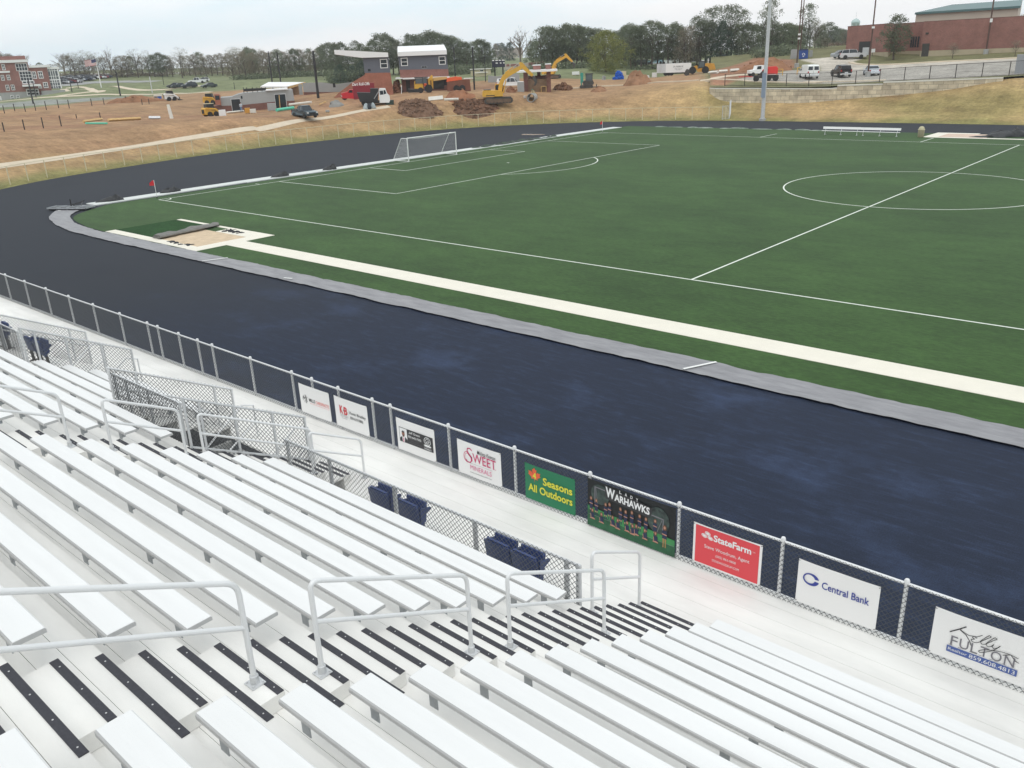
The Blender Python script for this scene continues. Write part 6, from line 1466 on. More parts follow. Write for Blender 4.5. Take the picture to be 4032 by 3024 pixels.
def face(P, Q, u, w, z0, z1, out=.06, name='window', m_='glass', d=.1):
    """a flat opening on the wall between P and Q, centred at fraction u, w wide"""
    e_ = (Q-P)[:2]; ln = np.linalg.norm(e_); e_ = e_/ln; nrm = np.array([e_[1], -e_[0]]); c = P[:2]+e_*ln*u+nrm*out
    b = MB(); b.obox((c[0]-o[0], c[1]-o[1], (z0+z1)/2-o[2]), (w, d, z1-z0), math.atan2(e_[1], e_[0])); return b.build(name, M[m_], t)
def frac(P, Q, px):
    q = ray(*px)[:2]; e_ = (Q-P)[:2]; A = np.array([[q[0], -e_[0]], [q[1], -e_[1]]]); s_ = np.linalg.solve(A, P[:2]-CAM[:2]); return s_[1]
for a in (1228, 1246, 1266, 1288): face(P2b, P3, frac(P2b,P3,z5(a,400)), .30, 9.0, 10.9)
face(P3f, P4, frac(P3f,P4,z5(1355,430)), 1.25, 7.2, 9.6, .08, 'door', 'steel')
face(P1, P2, frac(P1,P2,z5(822,420)), 3.4, 8.0, 10.4, .03, 'loading_door', 'black'); face(P1, P2, frac(P1,P2,z5(850,470)), 1.9, 7.3, 9.3, .5, 'gate_leaf', 'galv')
face(P3f, P4, frac(P3f,P4,z5(1365,320)), .5, 11.2, 11.5, .06, 'vent', 'steel')
poly_prism(t, 'coping', [P1+(P1-P2)*.004, P2, P2b, P3, P3f, P4, back(P4), back(P1)], 13.305, 13.42, M['brick3'], o)
U1, U2 = ad(z5(1187,60),208), ad(z5(2160,80),200); up = np.array([math.sin(azim(U1)), math.cos(azim(U1))]); dn = (U2-U1)[:2]; dn = dn/np.linalg.norm(dn); prp = np.array([-dn[1], dn[0]]); prp = prp if prp @ up > 0 else -prp
zt = ad(z5(1600,100),204)[2]; zr = ad(z5(1600,47),225)[2]
lo1, lo2 = U1[:2]+dn*2.2, U2[:2]; hi1, hi2 = lo1+prp*22-dn*2., lo2+prp*22-dn*7
poly_prism(t, 'upper_wall', [lo1, lo2, hi2, hi1], 13.0, zt, M['beige'], o)
b = MB(); q = lambda P, z: (P[0]-o[0], P[1]-o[1], z-o[2])
b.add([q(lo1-prp*.6,zt-.15),q(lo2-prp*.6+dn*.6,zt-.15),q(hi2,zr),q(hi1,zr),q(lo1-prp*.6,zt+.25),q(lo2-prp*.6+dn*.6,zt+.25),q(hi2,zr+.3),q(hi1,zr+.3)],[(0,3,2,1),(4,5,6,7),(0,1,5,4),(1,2,6,5),(2,3,7,6),(3,0,4,7)]); b.build('roof', M['greenroof'], t)
b = MB(); b.add([q(lo1,zt-.1),q(hi1,zt-.1),q(hi1,zr)],[(0,1,2)]); b.add([q(lo2,zt-.1),q(hi2,zt-.1),q(hi2,zr)],[(0,1,2)]); b.build('gable', M['beige'], t, normals=False)

# the two grey towers with white roofs
p, rz, f, s = elev(960, 862, sT, 4.424, d=172); p[2] = float(H(p[0], p[1]))-.1
t = thing('press_box', 'grey and brick tower with a long cantilevered white roof and a sloping brick flank', 'tower', p, rz)
f2 = lambda a, b: f(a, b)
b = MB(); b.prism([f2(160,895),f2(240,820),f2(500,640),f2(725,520),f2(735,486),f2(1168,478),f2(1195,870)], 0, 9); b.build('brick_wall', M['brick2'], t)
b = MB(); b.prism([f2(728,487),f2(722,238),f2(1157,222),f2(1170,476)], .03, 9); b.build('upper_wall', M['siding'], t)
b = MB(); b.prism([f2(256,186),f2(256,116),f2(1155,156),f2(1157,226),f2(715,241)], -.5, 9.4); b.build('roof', M['roofwhite'], t)
x0, z0 = f2(1018,398); x1, z1v = f2(1122,268); win(t, x0, x1, z0, z1v, .12, 1, 2, .03)
x0, z0 = f2(792,456); x1, z1v = f2(832,420); o_ = win(t, x0, x1, z0, z1v, .03, 2, 1, .03, 'black'); o_.name = 'vent'
p, rz, f, s = elev(1760, 795, sT, 4.424, d=173); p[2] = float(H(p[0], p[1]))-.1
t = thing('press_box', 'grey and brick tower with a flat white roof, two windows and a white canopy band', 'tower', p, rz)
b = MB(); b.prism([f(1330,812),f(1345,590),f(2172,565),f(2172,800)], 1.4, 9); b.build('ground_floor_wall', M['brick3'], t)
b = MB(); b.prism([f(1335,590),f(1332,440),f(2168,428),f(2172,555)], 0, 9); b.build('brick_wall', M['brick'], t)
b = MB(); b.prism([f(1332,440),f(1325,222),f(2150,192),f(2168,428)], .03, 9); b.build('upper_wall', M['siding'], t)
b = MB(); b.prism([f(1375,596),f(1375,572),f(2180,542),f(2180,568)], -.9, .0); b.prism([f(1250,590),f(1250,570),f(1370,568),f(1370,590)], -.4, 5); b.build('canopy', M['white'], t)
R0 = [(*f(1300,226),-.5),(*f(2160,192),-.5)]
b = MB(); xa, xb = f(1322,225)[0], f(2160,190)[0]; za = f(1322,225)[1]; zt_ = f(1322,155)[1]
b.add([(xa,-.5,za),(xb,-.5,za),(xb,-.5,zt_),(xa,-.5,zt_),(xa-.2,10.5,za+.4),(xb-.2,10.5,za+.4),(xb-.2,10.5,zt_+1.15),(xa-.2,10.5,zt_+1.15)],[(0,1,2,3),(5,4,7,6),(3,2,6,7),(0,4,5,1),(0,3,7,4),(1,5,6,2)]); b.build('roof', M['roofwhite'], t)
for a, b1, c, d in ((1376,258,1470,370),(2026,232,2120,346)):
    x0, z0 = f(a,d); x1, z1v = f(c,b1); win(t, x0, x1, z0, z1v, .12, 1, 2, .03)
x0, z0 = f(1715,412); x1, z1v = f(1800,380); o_ = win(t, x0, x1, z0, z1v, .03, 2, 1, .03, 'galv'); o_.name = 'vent'
x0, z0 = f(1420,800); x1, z1v = f(1490,608); b = MB(); b.box(x0,x1,1.36,1.395,z0,z1v); b.build('door', M['black'], t)
x0, z0 = f(1900,760); x1, z1v = f(2160,600); b = MB(); b.box(x0,x0+2,1.36,1.395,z0,z1v); b.build('door', M['black'], t); b = MB(); b.box(x1-1,x1,1.37,1.395,z0+.6,z1v); b.build('window', M['glass'], t)
b = MB(); b.bar((f(1352,800)[0],-.7,0),(f(1352,590)[0],-.7,f(1352,590)[1]),.07,6); b.build('pillar', M['black'], t)
b = MB(); a = f(1335,830); c = f(1348,690); b.bar((a[0],-2.,a[1]),(c[0],-1.9,c[1]),.07,6); ob = b.build('drain_pipe', M['white']); ob.location = p; ob.rotation_euler = (0,0,rz); tag(ob, 'white pipe leaning upright between the two towers', 'pipe')
# grey block dugout
p, rz, f, s = elev(1000, 690, sC, 4.424, d=170); p[2] = float(H(p[0], p[1]))-.1
t = thing('block_building', 'long low grey block building with a red brick plinth and two doorways', 'building', p, rz)
top = [(450,468),(560,462),(640,455),(700,430),(760,410),(850,392),(1220,368),(1650,338),(1672,338)]
bot = [(1690,640),(1380,655),(800,705),(330,730),(330,592),(450,592)]
b = MB(); b.prism([f(*q_) for q_ in top]+[f(1680,525),f(1372,535)]+[f(780,590),f(450,600)], 0, 7); b.build('wall', M['block'], t)
b = MB(); b.prism([f(330,600),f(450,600),f(780,590),f(1372,535),f(1680,525),f(1690,660),f(800,725),f(330,745)], -.06, 7.05); b.build('brick_plinth', M['brick3'], t)
for a, b1, c, d in ((622,490,768,702),(1355,415,1535,648)):
    x0, z0 = f(a,d); x1, z1v = f(c,b1); b = MB(); b.box(x0,x1,-.1,-.07,z0,z1v); o_ = b.build('doorway', M['glass'], t)
    b = MB(); b.box(x0-.08,x0,-.12,-.06,z0,z1v); b.box(x1,x1+.08,-.12,-.06,z0,z1v); b.box(x0-.08,x1+.08,-.12,-.06,z1v,z1v+.1); b.build('door_frame', M['galv'], o_)
a, c = f(1420,640), f(1430,430); b = MB(); b.bar((a[0],-.5,a[1]),(c[0],-.2,c[1]),.07,5); ob = b.build('plank', M['timber']); ob.location = p; ob.rotation_euler = (0,0,rz); tag(ob, 'long pale plank leaning in the right doorway of the block building', 'plank')
x0, z0 = f(788,485); x1, z1v = f(815,440); b = MB(); b.box(x0,x1,-.03,-.005,z0,z1v); b.build('window', M['glass'], t)
x0, z0 = f(1215,360); x1, z1v = f(1590,322); b = MB(); b.prism([f(1215,362),f(1215,345),f(1590,320),f(1590,340)], -.3, 6); b.build('roof_slab', M['roofwhite'], t)
b = MB()
for a in (850,905,1000,1075,1155,1220): xx, zz = f(a,372); b.box(xx-.06,xx+.06,.5,.62,zz-.3,zz+.75)
b.box(f(850,0)[0],f(1220,0)[0],.5,.56,f(1000,372)[1]+.1,f(1000,372)[1]+.55); b.build('formwork', M['black'], t)
b = MB(); b.prism([f(360,575),f(360,410),f(430,408),f(450,420),f(450,590)], -.8, 2.); b.build('annex_wall', M['brick2'], t)
x0, z0 = f(372,500); x1, z1v = f(440,428); b = MB(); b.box(x0,x1,-.83,-.81,z0,z1v); b.build('window', M['glass'], t)
# timber roofed shelter and long rear wall
p, rz, f, s = elev(1760, 445, sC, 4.424, d=188); p[2] = float(H(p[0], p[1]))
t = thing('open_shelter', 'unfinished open shelter with a white roof and a timber fascia', 'shelter', p, rz)
b = MB(); b.add([(*f(1135,300)[:1],0,f(1135,300)[1]),(f(1580,302)[0],0,f(1580,302)[1]),(f(1880,242)[0],6,f(1880,242)[1]),(f(1260,240)[0],6,f(1260,240)[1])],[(0,1,2,3)]); n0 = len(b.v); b.v += [(x,y,z-.25) for x,y,z in b.v]; b.f += [(7,6,5,4),(0,4,5,1),(1,5,6,2),(2,6,7,3),(3,7,4,0)]; b.m += [0]*5; b.build('roof', M['roofwhite'], t)
b = MB(); a, c = f(1590,312), f(1885,242); b.add([(a[0]+.02,-.05,a[1]-.35),(c[0]+.05,5.9,c[1]-.35),(c[0]+.05,5.9,c[1]+.02),(a[0]+.02,-.05,a[1]+.02),(a[0]+.2,-.05,a[1]-.35),(c[0]+.2,5.9,c[1]-.35),(c[0]+.2,5.9,c[1]+.02),(a[0]+.2,-.05,a[1]+.02)],[(0,1,2,3),(4,5,6,7),(3,2,6,7),(0,1,5,4)]); b.build('fascia_beam', M['timber'], t)
b = MB(); xx = f(1800,445); b.box(xx[0]-.35,xx[0]+.35,.5,1.1,0,f(1800,270)[1]); b.build('pillar', M['block'], t)
b = MB(); b.box(f(1640,0)[0],f(1790,0)[0],3.5,3.7,0,f(1700,300)[1]); b.build('timber_wall', M['timber'] if 0 else mat('plywood', L(150,122,95), .8, 0, .1, 2.), t)
p, rz, f, s = elev(1990, 380+45, sC, 4.424, d=186); p[2] = float(H(p[0], p[1]))-.1
t = thing('block_wall', 'long low grey block wall with a brick foot left of the sloping brick flank', 'wall', p, rz)
b = MB(); b.prism([f(1850,380),f(1850,232),f(2180,222),f(2300,240),f(2420,255),f(2700,215),f(2790,208),f(2790,330),f(2600,380)], 0, .5); b.build('wall', M['block'], t)
b = MB(); b.prism([f(1850,440),f(1850,382),f(2600,382),f(2790,330),f(2790,380),f(2600,440)], -.05, .55); b.build('brick_foot', M['brick3'], t)
b = MB(); x0, z0 = f(2360,305); b.box(x0,x0+.5,-.02,-.002,z0,z0+.8); b.build('vent', M['black'], t)
# roofed brick dugout on the right
p, rz, f, s = elev(1180, 820, sE, 4.424, d=160); p[2] = float(H(p[0], p[1]))-.1
t = thing('brick_dugout', 'roofed brick dugout with a flat white slab roof and a mud spattered front', 'dugout', p, rz)
b = MB(); b.prism([f(830,496),f(828,462),f(1530,432),f(1530,466)], -.8, 5); b.build('roof_slab', M['roofwhite'], t)
for a, c, y in ((942,1020,.2),(1342,1415,.2)): b = MB(); b.box(f(a,0)[0],f(c,0)[0],y,y+1.,-.5,f(a,478)[1]); b.build('pillar', M['brick3'], t)
for a, c, b1, y in ((1112,1245,382,1.5),(1330,1420,362,2.)): b = MB(); b.box(f(a,0)[0],f(c,0)[0],y,y+1.5,f(a,470)[1],f(a,b1)[1]); o_ = b.build('chimney_pier', M['brick'], t); b = MB(); b.box(f(a,0)[0]-.08,f(c,0)[0]+.08,y-.08,y+1.6,f(a,b1)[1]+.001,f(a,b1-14)[1]); b.build('cap', M['white'], o_)
b = MB(); b.box(f(945,0)[0],f(1390,0)[0],.4,4.5,-.5,f(1150,600)[1]); b.build('front_wall', mat('mud_wall', L(128,105,84), .9, 0, .25, .9, bump=.4), t)
b = MB(); b.box(f(1180,0)[0],f(1240,0)[0],3,3.5,f(1180,600)[1],f(1180,478)[1]); b.box(f(1020,0)[0],f(1400,0)[0],4.4,4.5,f(1180,605)[1],f(1180,550)[1]); b.build('rear_wall', M['brick3'], t)
b = MB(); x0, z0 = f(1240,820); x1, z1v = f(1335,710)
b.box(x0,x0+.1,.0,.3,z0,z1v); b.box(x1-.1,x1,.0,.3,z0,z1v); b.box(x0,x1,.0,.3,z0,z0+.1); b.box(x0,x1,.0,.3,z1v-.1,z1v); b.build('timber_frame', M['timber'], t)
p, rz, f, s = elev(890, 838, sE, 4.424, d=158); p[2] = float(H(p[0], p[1]))-.05
b = MB(); b.box(f(832,0)[0],f(950,0)[0],0,1.2,-.2,f(890,672)[1]); ob = b.build('concrete_block', M['block']); ob.location = p; ob.rotation_euler = (0,0,rz); tag(ob, 'upright grey concrete box left of the mud spattered dugout', 'concrete box')
p, rz, f, s = elev(700, 740, sE, 4.424, d=185); p[2] = float(H(p[0], p[1]))
b = MB(); b.prism([f(320,700),f(330,590),f(500,600),f(640,570),f(730,545),f(870,560),f(870,700)], 0, .5); ob = b.build('block_wall', M['block']); ob.location = p; ob.rotation_euler = (0,0,rz); tag(ob, 'low stepped grey block wall behind the white pickup', 'wall')
# scoreboard
p, rz, f, s = elev(515, 590, sE, 4.424, d=205); p[2] = float(H(p[0], p[1]))
t = thing('scoreboard', 'dark navy scoreboard with white panels on two black posts', 'scoreboard', p, rz)
b = MB(); b.prism([f(398,410),f(395,288),f(620,278),f(622,402)], 0, .4); b.build('board', mat('scoreboard_navy', L(34,36,56), .5), t)
b = MB()
for a, y0, c, y1v in ((402,306,438,290),(458,303,500,288),(515,301,552,286),(570,300,617,284),(462,348,500,332),(535,346,562,330),(590,344,618,328)): b.prism([f(a,y0),f(c,y0),f(c,y1v),f(a,y1v)], -.03, -.005)
b.build('panel', M['white'], t)
for a in (442, 583): b = MB(); b.bar((f(a,590)[0],.25,-.5),(f(a,400)[0],.25,f(a,400)[1]),.16,8); b.build('post', M['black'], t)
# tan sheds
def shed(label, px, py, pts, depth, m_, wins=(), d=None, roof=None):
    p, rz, f, s = elev(px, py, sE, 4.424, d=d); p[2] = float(H(p[0], p[1])) if not d or d < 1000 else p[2]
    t = thing('shed', label, 'shed', p, rz); b = MB(); b.prism([f(*q_) for q_ in pts], 0, depth); b.build('wall', m_, t)
    xs = [f(*q_)[0] for q_ in pts]; zs = [f(*q_)[1] for q_ in pts]; b = MB(); b.box(min(xs)-.2,max(xs)+.2,-.25,depth+.2,max(zs)+.002,max(zs)+.16); b.build('roof', roof or M['conc'], t)
    for a, b1, c, d_ in wins: x0, z0 = f(a,d_); x1, z1v = f(c,b1); win(t, x0, x1, z0, z1v, .06, 2, 1)
    return t
shed('long tan site trailer with one window left of the scoreboard', 200, 560, [(20,572),(20,488),(368,455),(372,545)], 4, M['tan'], ((188,465,238,495),), 232)
shed('tan container box right of the grey tower canopy', 60, 600, [(-90,610),(-88,548),(45,540),(45,600)], 3, M['tan'], (), 196)
shed('low tan shed on the grass below the long tan trailer', 200, 645, [(110,650),(110,600),(308,580),(310,625)], 3, M['tan'], (), 214)
# brick stadium wall beyond the scoreboard
p, rz, f, s = elev(950, 410, sE, 4.424, d=250)
t = thing('stadium_wall', 'far white and red brick wall with square piers behind the big excavator', 'wall', p, rz)
b = MB(); b.prism([f(600,420),f(600,330),f(860,315),f(1300,288),f(1300,400)], 0, 3); b.build('wall', mat('pale_stone', L(186,176,166), .8, 0, .06, .6), t)
for a, c, y0, y1v in ((640,690,365,328),(715,840,362,325),(1025,1150,345,300),(1180,1290,330,285)): b = MB(); b.prism([f(a,y0),f(c,y0-3),f(c,y1v-3),f(a,y1v)], -.1, -.01); b.build('brick_panel', M['brick'], t)
# houses far off, water tower
def house(label, px, sheet, k, w, h, roofh, wall, roofc, d, turn=.4):
    p = at_dist(*sheet(*px), d); p[2] = float(H(p[0], p[1])); base = at_dist(*sheet(*px), d)[2]; p[2] = max(p[2], base-1)
    t = thing('house', label, 'house', p, -azim(p)+turn, 'far houses beyond the trees'); b = MB(); b.box(-w/2,w/2,-4,4,-3,h); b.build('wall', wall, t)
    b = MB(); b.prism([(-4.6,h-.1),(4.6,h-.1),(0,h+roofh)], -w/2-.4, w/2+.4, 'X'); b.build('roof', roofc, t)
    b = MB(); b.prism([(-1.6,h+.2),(1.6,h+.2),(0,h+roofh*.9)],-4.4,0); b.build('gable', wall, t)
    for x in (-w*.3, 0, w*.3): win(t, x-.5, x+.5, 1.2, 2.6, .1, 2, 2, -4.)
RG = mat('roof_grey', L(86,88,96), .8, 0, .1, 1.); RB = mat('roof_brown', L(128,118,108), .8, 0, .1, 1.)
house('white gabled house with a dark roof left of the bare tree', (560,262), sE, 4.424, 15, 4.2, 4., M['white'], RG, 880)
house('house with a broad grey brown roof just left of the bare tree trunk', (725,262), sE, 4.424, 20, 3.5, 6., M['beige'], RB, 820, .1)
house('small white gabled house high up in the gap left of the bare tree', (500,135), sE, 4.424, 10, 5, 6, M['white'], RG, 960, .9)
house('house with a pale grey roof far behind the right hand trees', (620,170), sV, 3.69, 14, 4, 5, M['beige'], RB, 640)
house('row house with a weathered grey roof left of the brick hall', (1330,175), sV, 3.69, 20, 4, 4.5, M['beige'], RB, 700, .2)
house('house with a slate roof partly hidden by the brick hall', (1490,190), sV, 3.69, 13, 4, 4, M['brick3'], RG, 560, .2)
d = 800; p = at_dist(*z5(742,235), d); zt = at_dist(*z5(742,160), d)[2]; g0 = float(H(p[0], p[1])); s = ppm(p)*2.212; R = 36/s
t = thing('water_tower', 'pale green water tower on thin legs rising behind the brick hall', 'water tower', (p[0], p[1], g0)); PT = mat('tank_paint', L(176,196,194), .5)
zb = at_dist(*z5(742,212), d)[2]-g0; zt -= g0
b = MB(); b.lathe([(.4,zb-2.5),(R*.45,zb-1.3),(R*.85,zb),(R,zb+1.2),(R*1.04,zt-3),(R,zt-2.2),(R*.6,zt-.7),(R*.1,zt)], 24); b.build('tank', PT, t, smooth=True)
for i in range(6): a = 2*PI*i/6; b = MB(); b.bar((R*1.0*math.cos(a),R*1.0*math.sin(a),0),(R*.9*math.cos(a),R*.9*math.sin(a),zb+1),.35,6); b.build('leg', PT, t)
b = MB(); b.bar((0,0,0),(0,0,zb),.8,8); b.build('riser_pipe', PT, t); b = MB(); b.bar((0,0,zt),(0,0,zt+5),.12,5); b.build('antenna', M['galv'], t)
b = MB(); b.lathe([(R*1.15,zb+.9),(R*1.15,zb+1.0)],24); b.build('catwalk', PT, t)
# dumpster and its screen
p, rz, f, s = elev(965, 380, sV, 3.6867, d=196); p[2] = float(H(p[0], p[1]))
t = thing('dumpster', 'blue dumpster with a white recycling mark in front of a grey screen wall', 'dumpster', p, rz)
b = MB(); b.prism([f(905,380),f(900,262),f(915,248),f(1028,244),f(1034,372)], 0, 2); b.build('body', M['dblue'], t)
b = MB(); x, z = f(968,322); b.v; 
for a in range(3): w_ = 2*PI*a/3+PI/2; b.fstroke([(x+.26*math.cos(w_+.3),z+.34*math.sin(w_+.3)),(x+.26*math.cos(w_+1.2),z+.34*math.sin(w_+1.2)),(x+.18*math.cos(w_+1.75),z+.22*math.sin(w_+1.75))],.11,-.03)
b.build('emblem', M['white'], t, normals=False)
b = MB(); b.prism([f(905,262),f(905,252),f(1030,246),f(1030,256)], -.1, 2.1); b.build('lid', M['black'], t)
p, rz, f, s = elev(830, 378, sV, 3.6867, d=199); p[2] = float(H(p[0], p[1]))
t = thing('screen_wall', 'grey screen wall around the blue dumpster', 'wall', p, rz); b = MB(); b.prism([f(780,385),f(785,250),f(878,246),f(878,380)], 0, .3); b.prism([f(1040,380),f(1040,262),f(1085,260),f(1085,378)], 0, .3); b.build('panel', M['conc2'], t)
p, rz, f, s = elev(890, 490, z5, 2.212, lo=150); t = thing('sign', 'white sign board on a post beside the parking lot drive', 'sign', p, rz); b = MB(); b.bar((0,0,0),(0,0,f(890,440)[1]),.05,6); b.build('post', M['steel'], t); b = MB(); b.prism([f(878,460),f(878,430),f(909,428),f(909,458)], -.08, -.04); b.build('board', M['white'], t)
p, rz, f, s = elev(1962, 440, sV, 3.6867, lo=150)
p2 = G(*z5(2190,640), lo=120); t = thing('utility_cabinet', 'tall grey cabinet at the right end of the parking fence', 'cabinet', p2, -azim(p2)); s2 = ppm(p2)*2.212; b = MB(); b.box(-55/s2,70/s2,0,1.5,-.5,155/s2); b.build('body', mat('cabinet_pale', L(150,152,156), .6), t)
# blue toilet with a pale roof
p, rz, f, s = elev(1380, 500, z1, 2.212, d=225); p[2] = float(H(p[0], p[1])); t = thing('portable_toilet', 'blue portable toilet beside a pale shed roof on the dirt edge', 'toilet', p, rz)
b = MB(); b.prism([f(1368,502),f(1368,472),f(1402,470),f(1402,500)], 0, 1.6); b.build('cabin', M['blue'], t); b = MB(); b.prism([f(1340,475),f(1342,464),f(1408,460),f(1408,472)], -.2, 1.8); b.build('roof', M['conc'], t); b = MB(); b.prism([f(1342,502),f(1342,476),f(1366,475),f(1366,501)], .2, 1.6); b.build('side_cabin', M['conc2'], t)

# ------------------------------------------------------------------ heaps and site clutter
def fbm(x, y, seed, oct_=5):
    r = random.Random(seed); o = 0; a = 1.; k = 1.
    for i in range(oct_):
        p = [r.uniform(0, 6.3) for _ in range(4)]; th = r.uniform(0, 3); c, q = math.cos(th), math.sin(th); u, v = x*c+y*q, y*c-x*q
        o = o+a*np.sin(u*k+p[0]+1.3*np.sin(v*k*.7+p[1]))*np.sin(v*k*1.1+p[2]+1.1*np.sin(u*k*.6+p[3])); a *= .58; k *= 1.9
    return o
def heap(name, label, sheet, px, w, h, dep, col, seed, rough=.25, d=None, cat='dirt pile', n=0, m=0, bump=.6, var=.3, col2=None, scale=.6):
    """an uneven heap: a grid of heights that follows the ground at its rim, with loose clods on it"""
    k = {id(sE):4.424,id(sT):4.424,id(sC):4.424,id(sL):4.424,id(sV):3.6867}.get(id(sheet), 2.212)
    p = G(*sheet(*px)) if d is None else np.array(at_dist(*sheet(*px), d)); p[2] = float(H(p[0], p[1])); s = ppm(p)*k; rz = -azim(p)
    W, Hh = w/s, h/s; nx, ny = 64, 34; X, Y_ = np.meshgrid(np.linspace(-1, 1, nx), np.linspace(-1, 1, ny))
    edge = .80+.11*np.clip(fbm(X*2, Y_*2, seed+50, 3), -1.6, 1.6); R_ = np.sqrt(X**2+Y_**2)/edge; env = np.clip(1-R_**2, 0, 1)**.9
    lx, ly = X*W/2, Y_*dep/2; fx = 5.5/max(2.5, W)
    z = Hh*env*(.80+.30*fbm(lx*fx, ly*fx, seed, 3))+rough*Hh*.34*np.sqrt(env)*fbm(lx*2.1, ly*2.1, seed+9, 5)
    c, q = math.cos(rz), math.sin(rz); wx, wy = p[0]+lx*c-ly*q, p[1]+lx*q+ly*c; g0 = H(wx, wy)-p[2]
    zz = g0+np.where(env > 0, np.maximum(z, -.02), 0)-np.where(R_ > 1, .12+.5*(R_-1), .02)
    mb = MB().add(list(zip(lx.ravel(), ly.ravel(), zz.ravel())), [(j*nx+i, j*nx+i+1, (j+1)*nx+i+1, (j+1)*nx+i) for j in range(ny-1) for i in range(nx-1)])
    r = random.Random(seed)
    for _ in range(int(150*rough*2) if rough > .3 else int(40*rough)):
        i, j = r.randrange(4, nx-4), r.randrange(3, ny-3)
        if env[j, i] < .02: continue
        sz = r.uniform(.15, .55); mb.obox((lx[j, i], ly[j, i], zz[j, i]+sz*.12), (sz*1.2, sz*.85, sz*.6), r.uniform(0, 3), r.uniform(-.6, .6), r.uniform(-.6, .6))
    o = mb.build(name, mat(name+'_soil', col, .95, 0, var, scale, bump=bump, col2=col2, spec=.1), smooth=False); o.location = p; o.rotation_euler = (0, 0, rz); return tag(o, label, cat)
CL, CD = L(146,112,88), L(98,76,62)
heap('clod_pile', 'dark clumpy pile of broken earth and rock in front of the backhoe', sT, (1640,1120), 980, 125, 7.5, CD, 1, .7, None, 'earth pile', 60, 18, .9, .4, L(140,112,94), 1.4)
heap('clod_pile', 'lower dark clumpy earth pile below the big excavator', sE, (60,1095), 980, 85, 6.5, CD, 2, .7, None, 'earth pile', 60, 16, .9, .4, L(132,100,82), 1.4)
heap('dirt_mound', 'rounded orange brown dirt mound left of the white box trailer', z4, (450,728), 300, 105, 8, CL, 3, .12, 168)
heap('dirt_mound', 'small flat dirt mound right of the teal mini excavator', z4, (125,782), 165, 42, 5, CL, 4, .12, 160)
heap('dirt_mound', 'low brown dirt mound in front of the white pickup', sE, (715,835), 210, 100, 4, L(128,92,72), 5, .2, 156)
heap('dirt_mound', 'wide reddish dirt mound behind the red boom lift', z4, (1560,622), 640, 82, 12, L(142,104,80), 6, .15, 172)
heap('dirt_mound', 'brown dirt heap left of the roofed brick dugout pipe ditch', sE, (1620,745), 420, 100, 7, L(118,88,70), 7, .4, 166)
heap('gravel_pile', 'smooth grey gravel pile in front of the red truck', sT, (200,1050), 330, 105, 5, L(140,138,134), 8, .04, 152, 'gravel pile', 40, 14, .3, .1)
heap('dirt_mound', 'long brown dirt bank left of the white skid loader', z1, (1200,565), 620, 62, 9, L(140,104,80), 9, .2, 212)
heap('dirt_mound', 'brown dirt heap between the orange covered container and the excavator', z3, (690,775), 330, 55, 6, L(146,104,80), 10, .2, 150)
heap('rubble_heap', 'heap of broken brown rubble between the two towers', sT, (1265,870), 160, 170, 5, L(140,92,72), 11, .5, 176, 'rubble', 30, 10, .8, .4, L(180,140,116))
def lay(name, label, cat, sheet, a, b_, r_, m_, dz=.1, n=8, group=None):
    P, Q_ = G(*sheet(*a)), G(*sheet(*b_)); t = MB(); Q2 = Q_-P; t.bar((0,0,dz),(Q2[0],Q2[1],Q2[2]+dz),r_,n); o = t.build(name, M[m_]); o.location = P; tag(o, label, cat, group)
g = 'pipes and planks lying on the building site'
lay('pipe', 'thin teal pipe lying on the dirt at the left', 'pipe', z1, (750,755), (935,755), .13, 'tealpipe', .2, 8, g)
lay('pipe', 'thick teal pipe lying in front of the block building', 'pipe', sC, (1370,712), (1665,670), .25, 'tealpipe', .3, 8, g)
lay('pipe', 'long grey pipe stack beside the blue green pickup', 'pipe', sC, (1600,655), (1980,612), .22, 'conc', .7, 8, g)
lay('plank_stack', 'long tan plank stack on the dirt at the left', 'planks', z1, (945,728), (1225,712), .24, 'timber', .25, 4, g)
lay('plank_stack', 'short tan plank stack left of the long one', 'planks', z1, (730,738), (890,715), .22, 'timber', .2, 4, g)
lay('plank_stack', 'grey board stack right of the long tan planks', 'planks', z1, (1300,705), (1400,705), .3, 'galv', .2, 4, g)
lay('plank', 'white board lying at the foot of the block building', 'plank', sC, (500,742), (800,712), .16, 'conc', .2, 4, g)
lay('plank', 'tan plank lying right of the blue green pickup', 'plank', sC, (2120,610), (2230,565), .14, 'timber', .3, 4, g)
lay('pipe', 'pale blue pipe lying on the clumpy earth pile', 'pipe', z3, (555,835), (680,830), .2, 'conc', 1.4, 8, g)
lay('board', 'white slab lying before the orange covered container', 'slab', z3, (415,762), (540,750), .5, 'conc', .05, 4, g)
p = G(*z1(1497,700)); t = thing('concrete_post', 'slightly leaning pale concrete post standing alone on the dirt', 'post', p); b = MB(); hh = 115/(ppm(p)*2.212); b.bar((0,0,-.2),(-.5,0,hh),.32,8,.25); b.build('shaft', M['conc'], t)
def crate(label, cat, sheet, k, px, w, h, dep, m_, name='pallet_stack', d=None):
    p, rz, f, s = elev(*px, sheet, k, d=d); p[2] = float(H(p[0], p[1])); t = thing(name, label, cat, p, rz); W, Hh = w/s, h/s
    b = MB(); b.prism([(-W/2,.12),(W/2,.12),(W/2*.94,Hh),(-W/2*.96,Hh*.97)], 0, dep); b.build('load', m_, t); b = MB()
    for x in np.linspace(-W/2, W/2-.12, 3): b.box(x,x+.12,0,dep,0,.12)
    b.build('pallet', M['timber'], t)
crate('white wrapped crate beside the yellow skid steer', 'crate', sC, 4.424, (425,748), 120, 110, 1.2, M['white'], d=158)
crate('stack of grey wrapped blocks left of the right doorway', 'pallet', sC, 4.424, (1290,712), 140, 130, 1.3, M['block'], d=164)
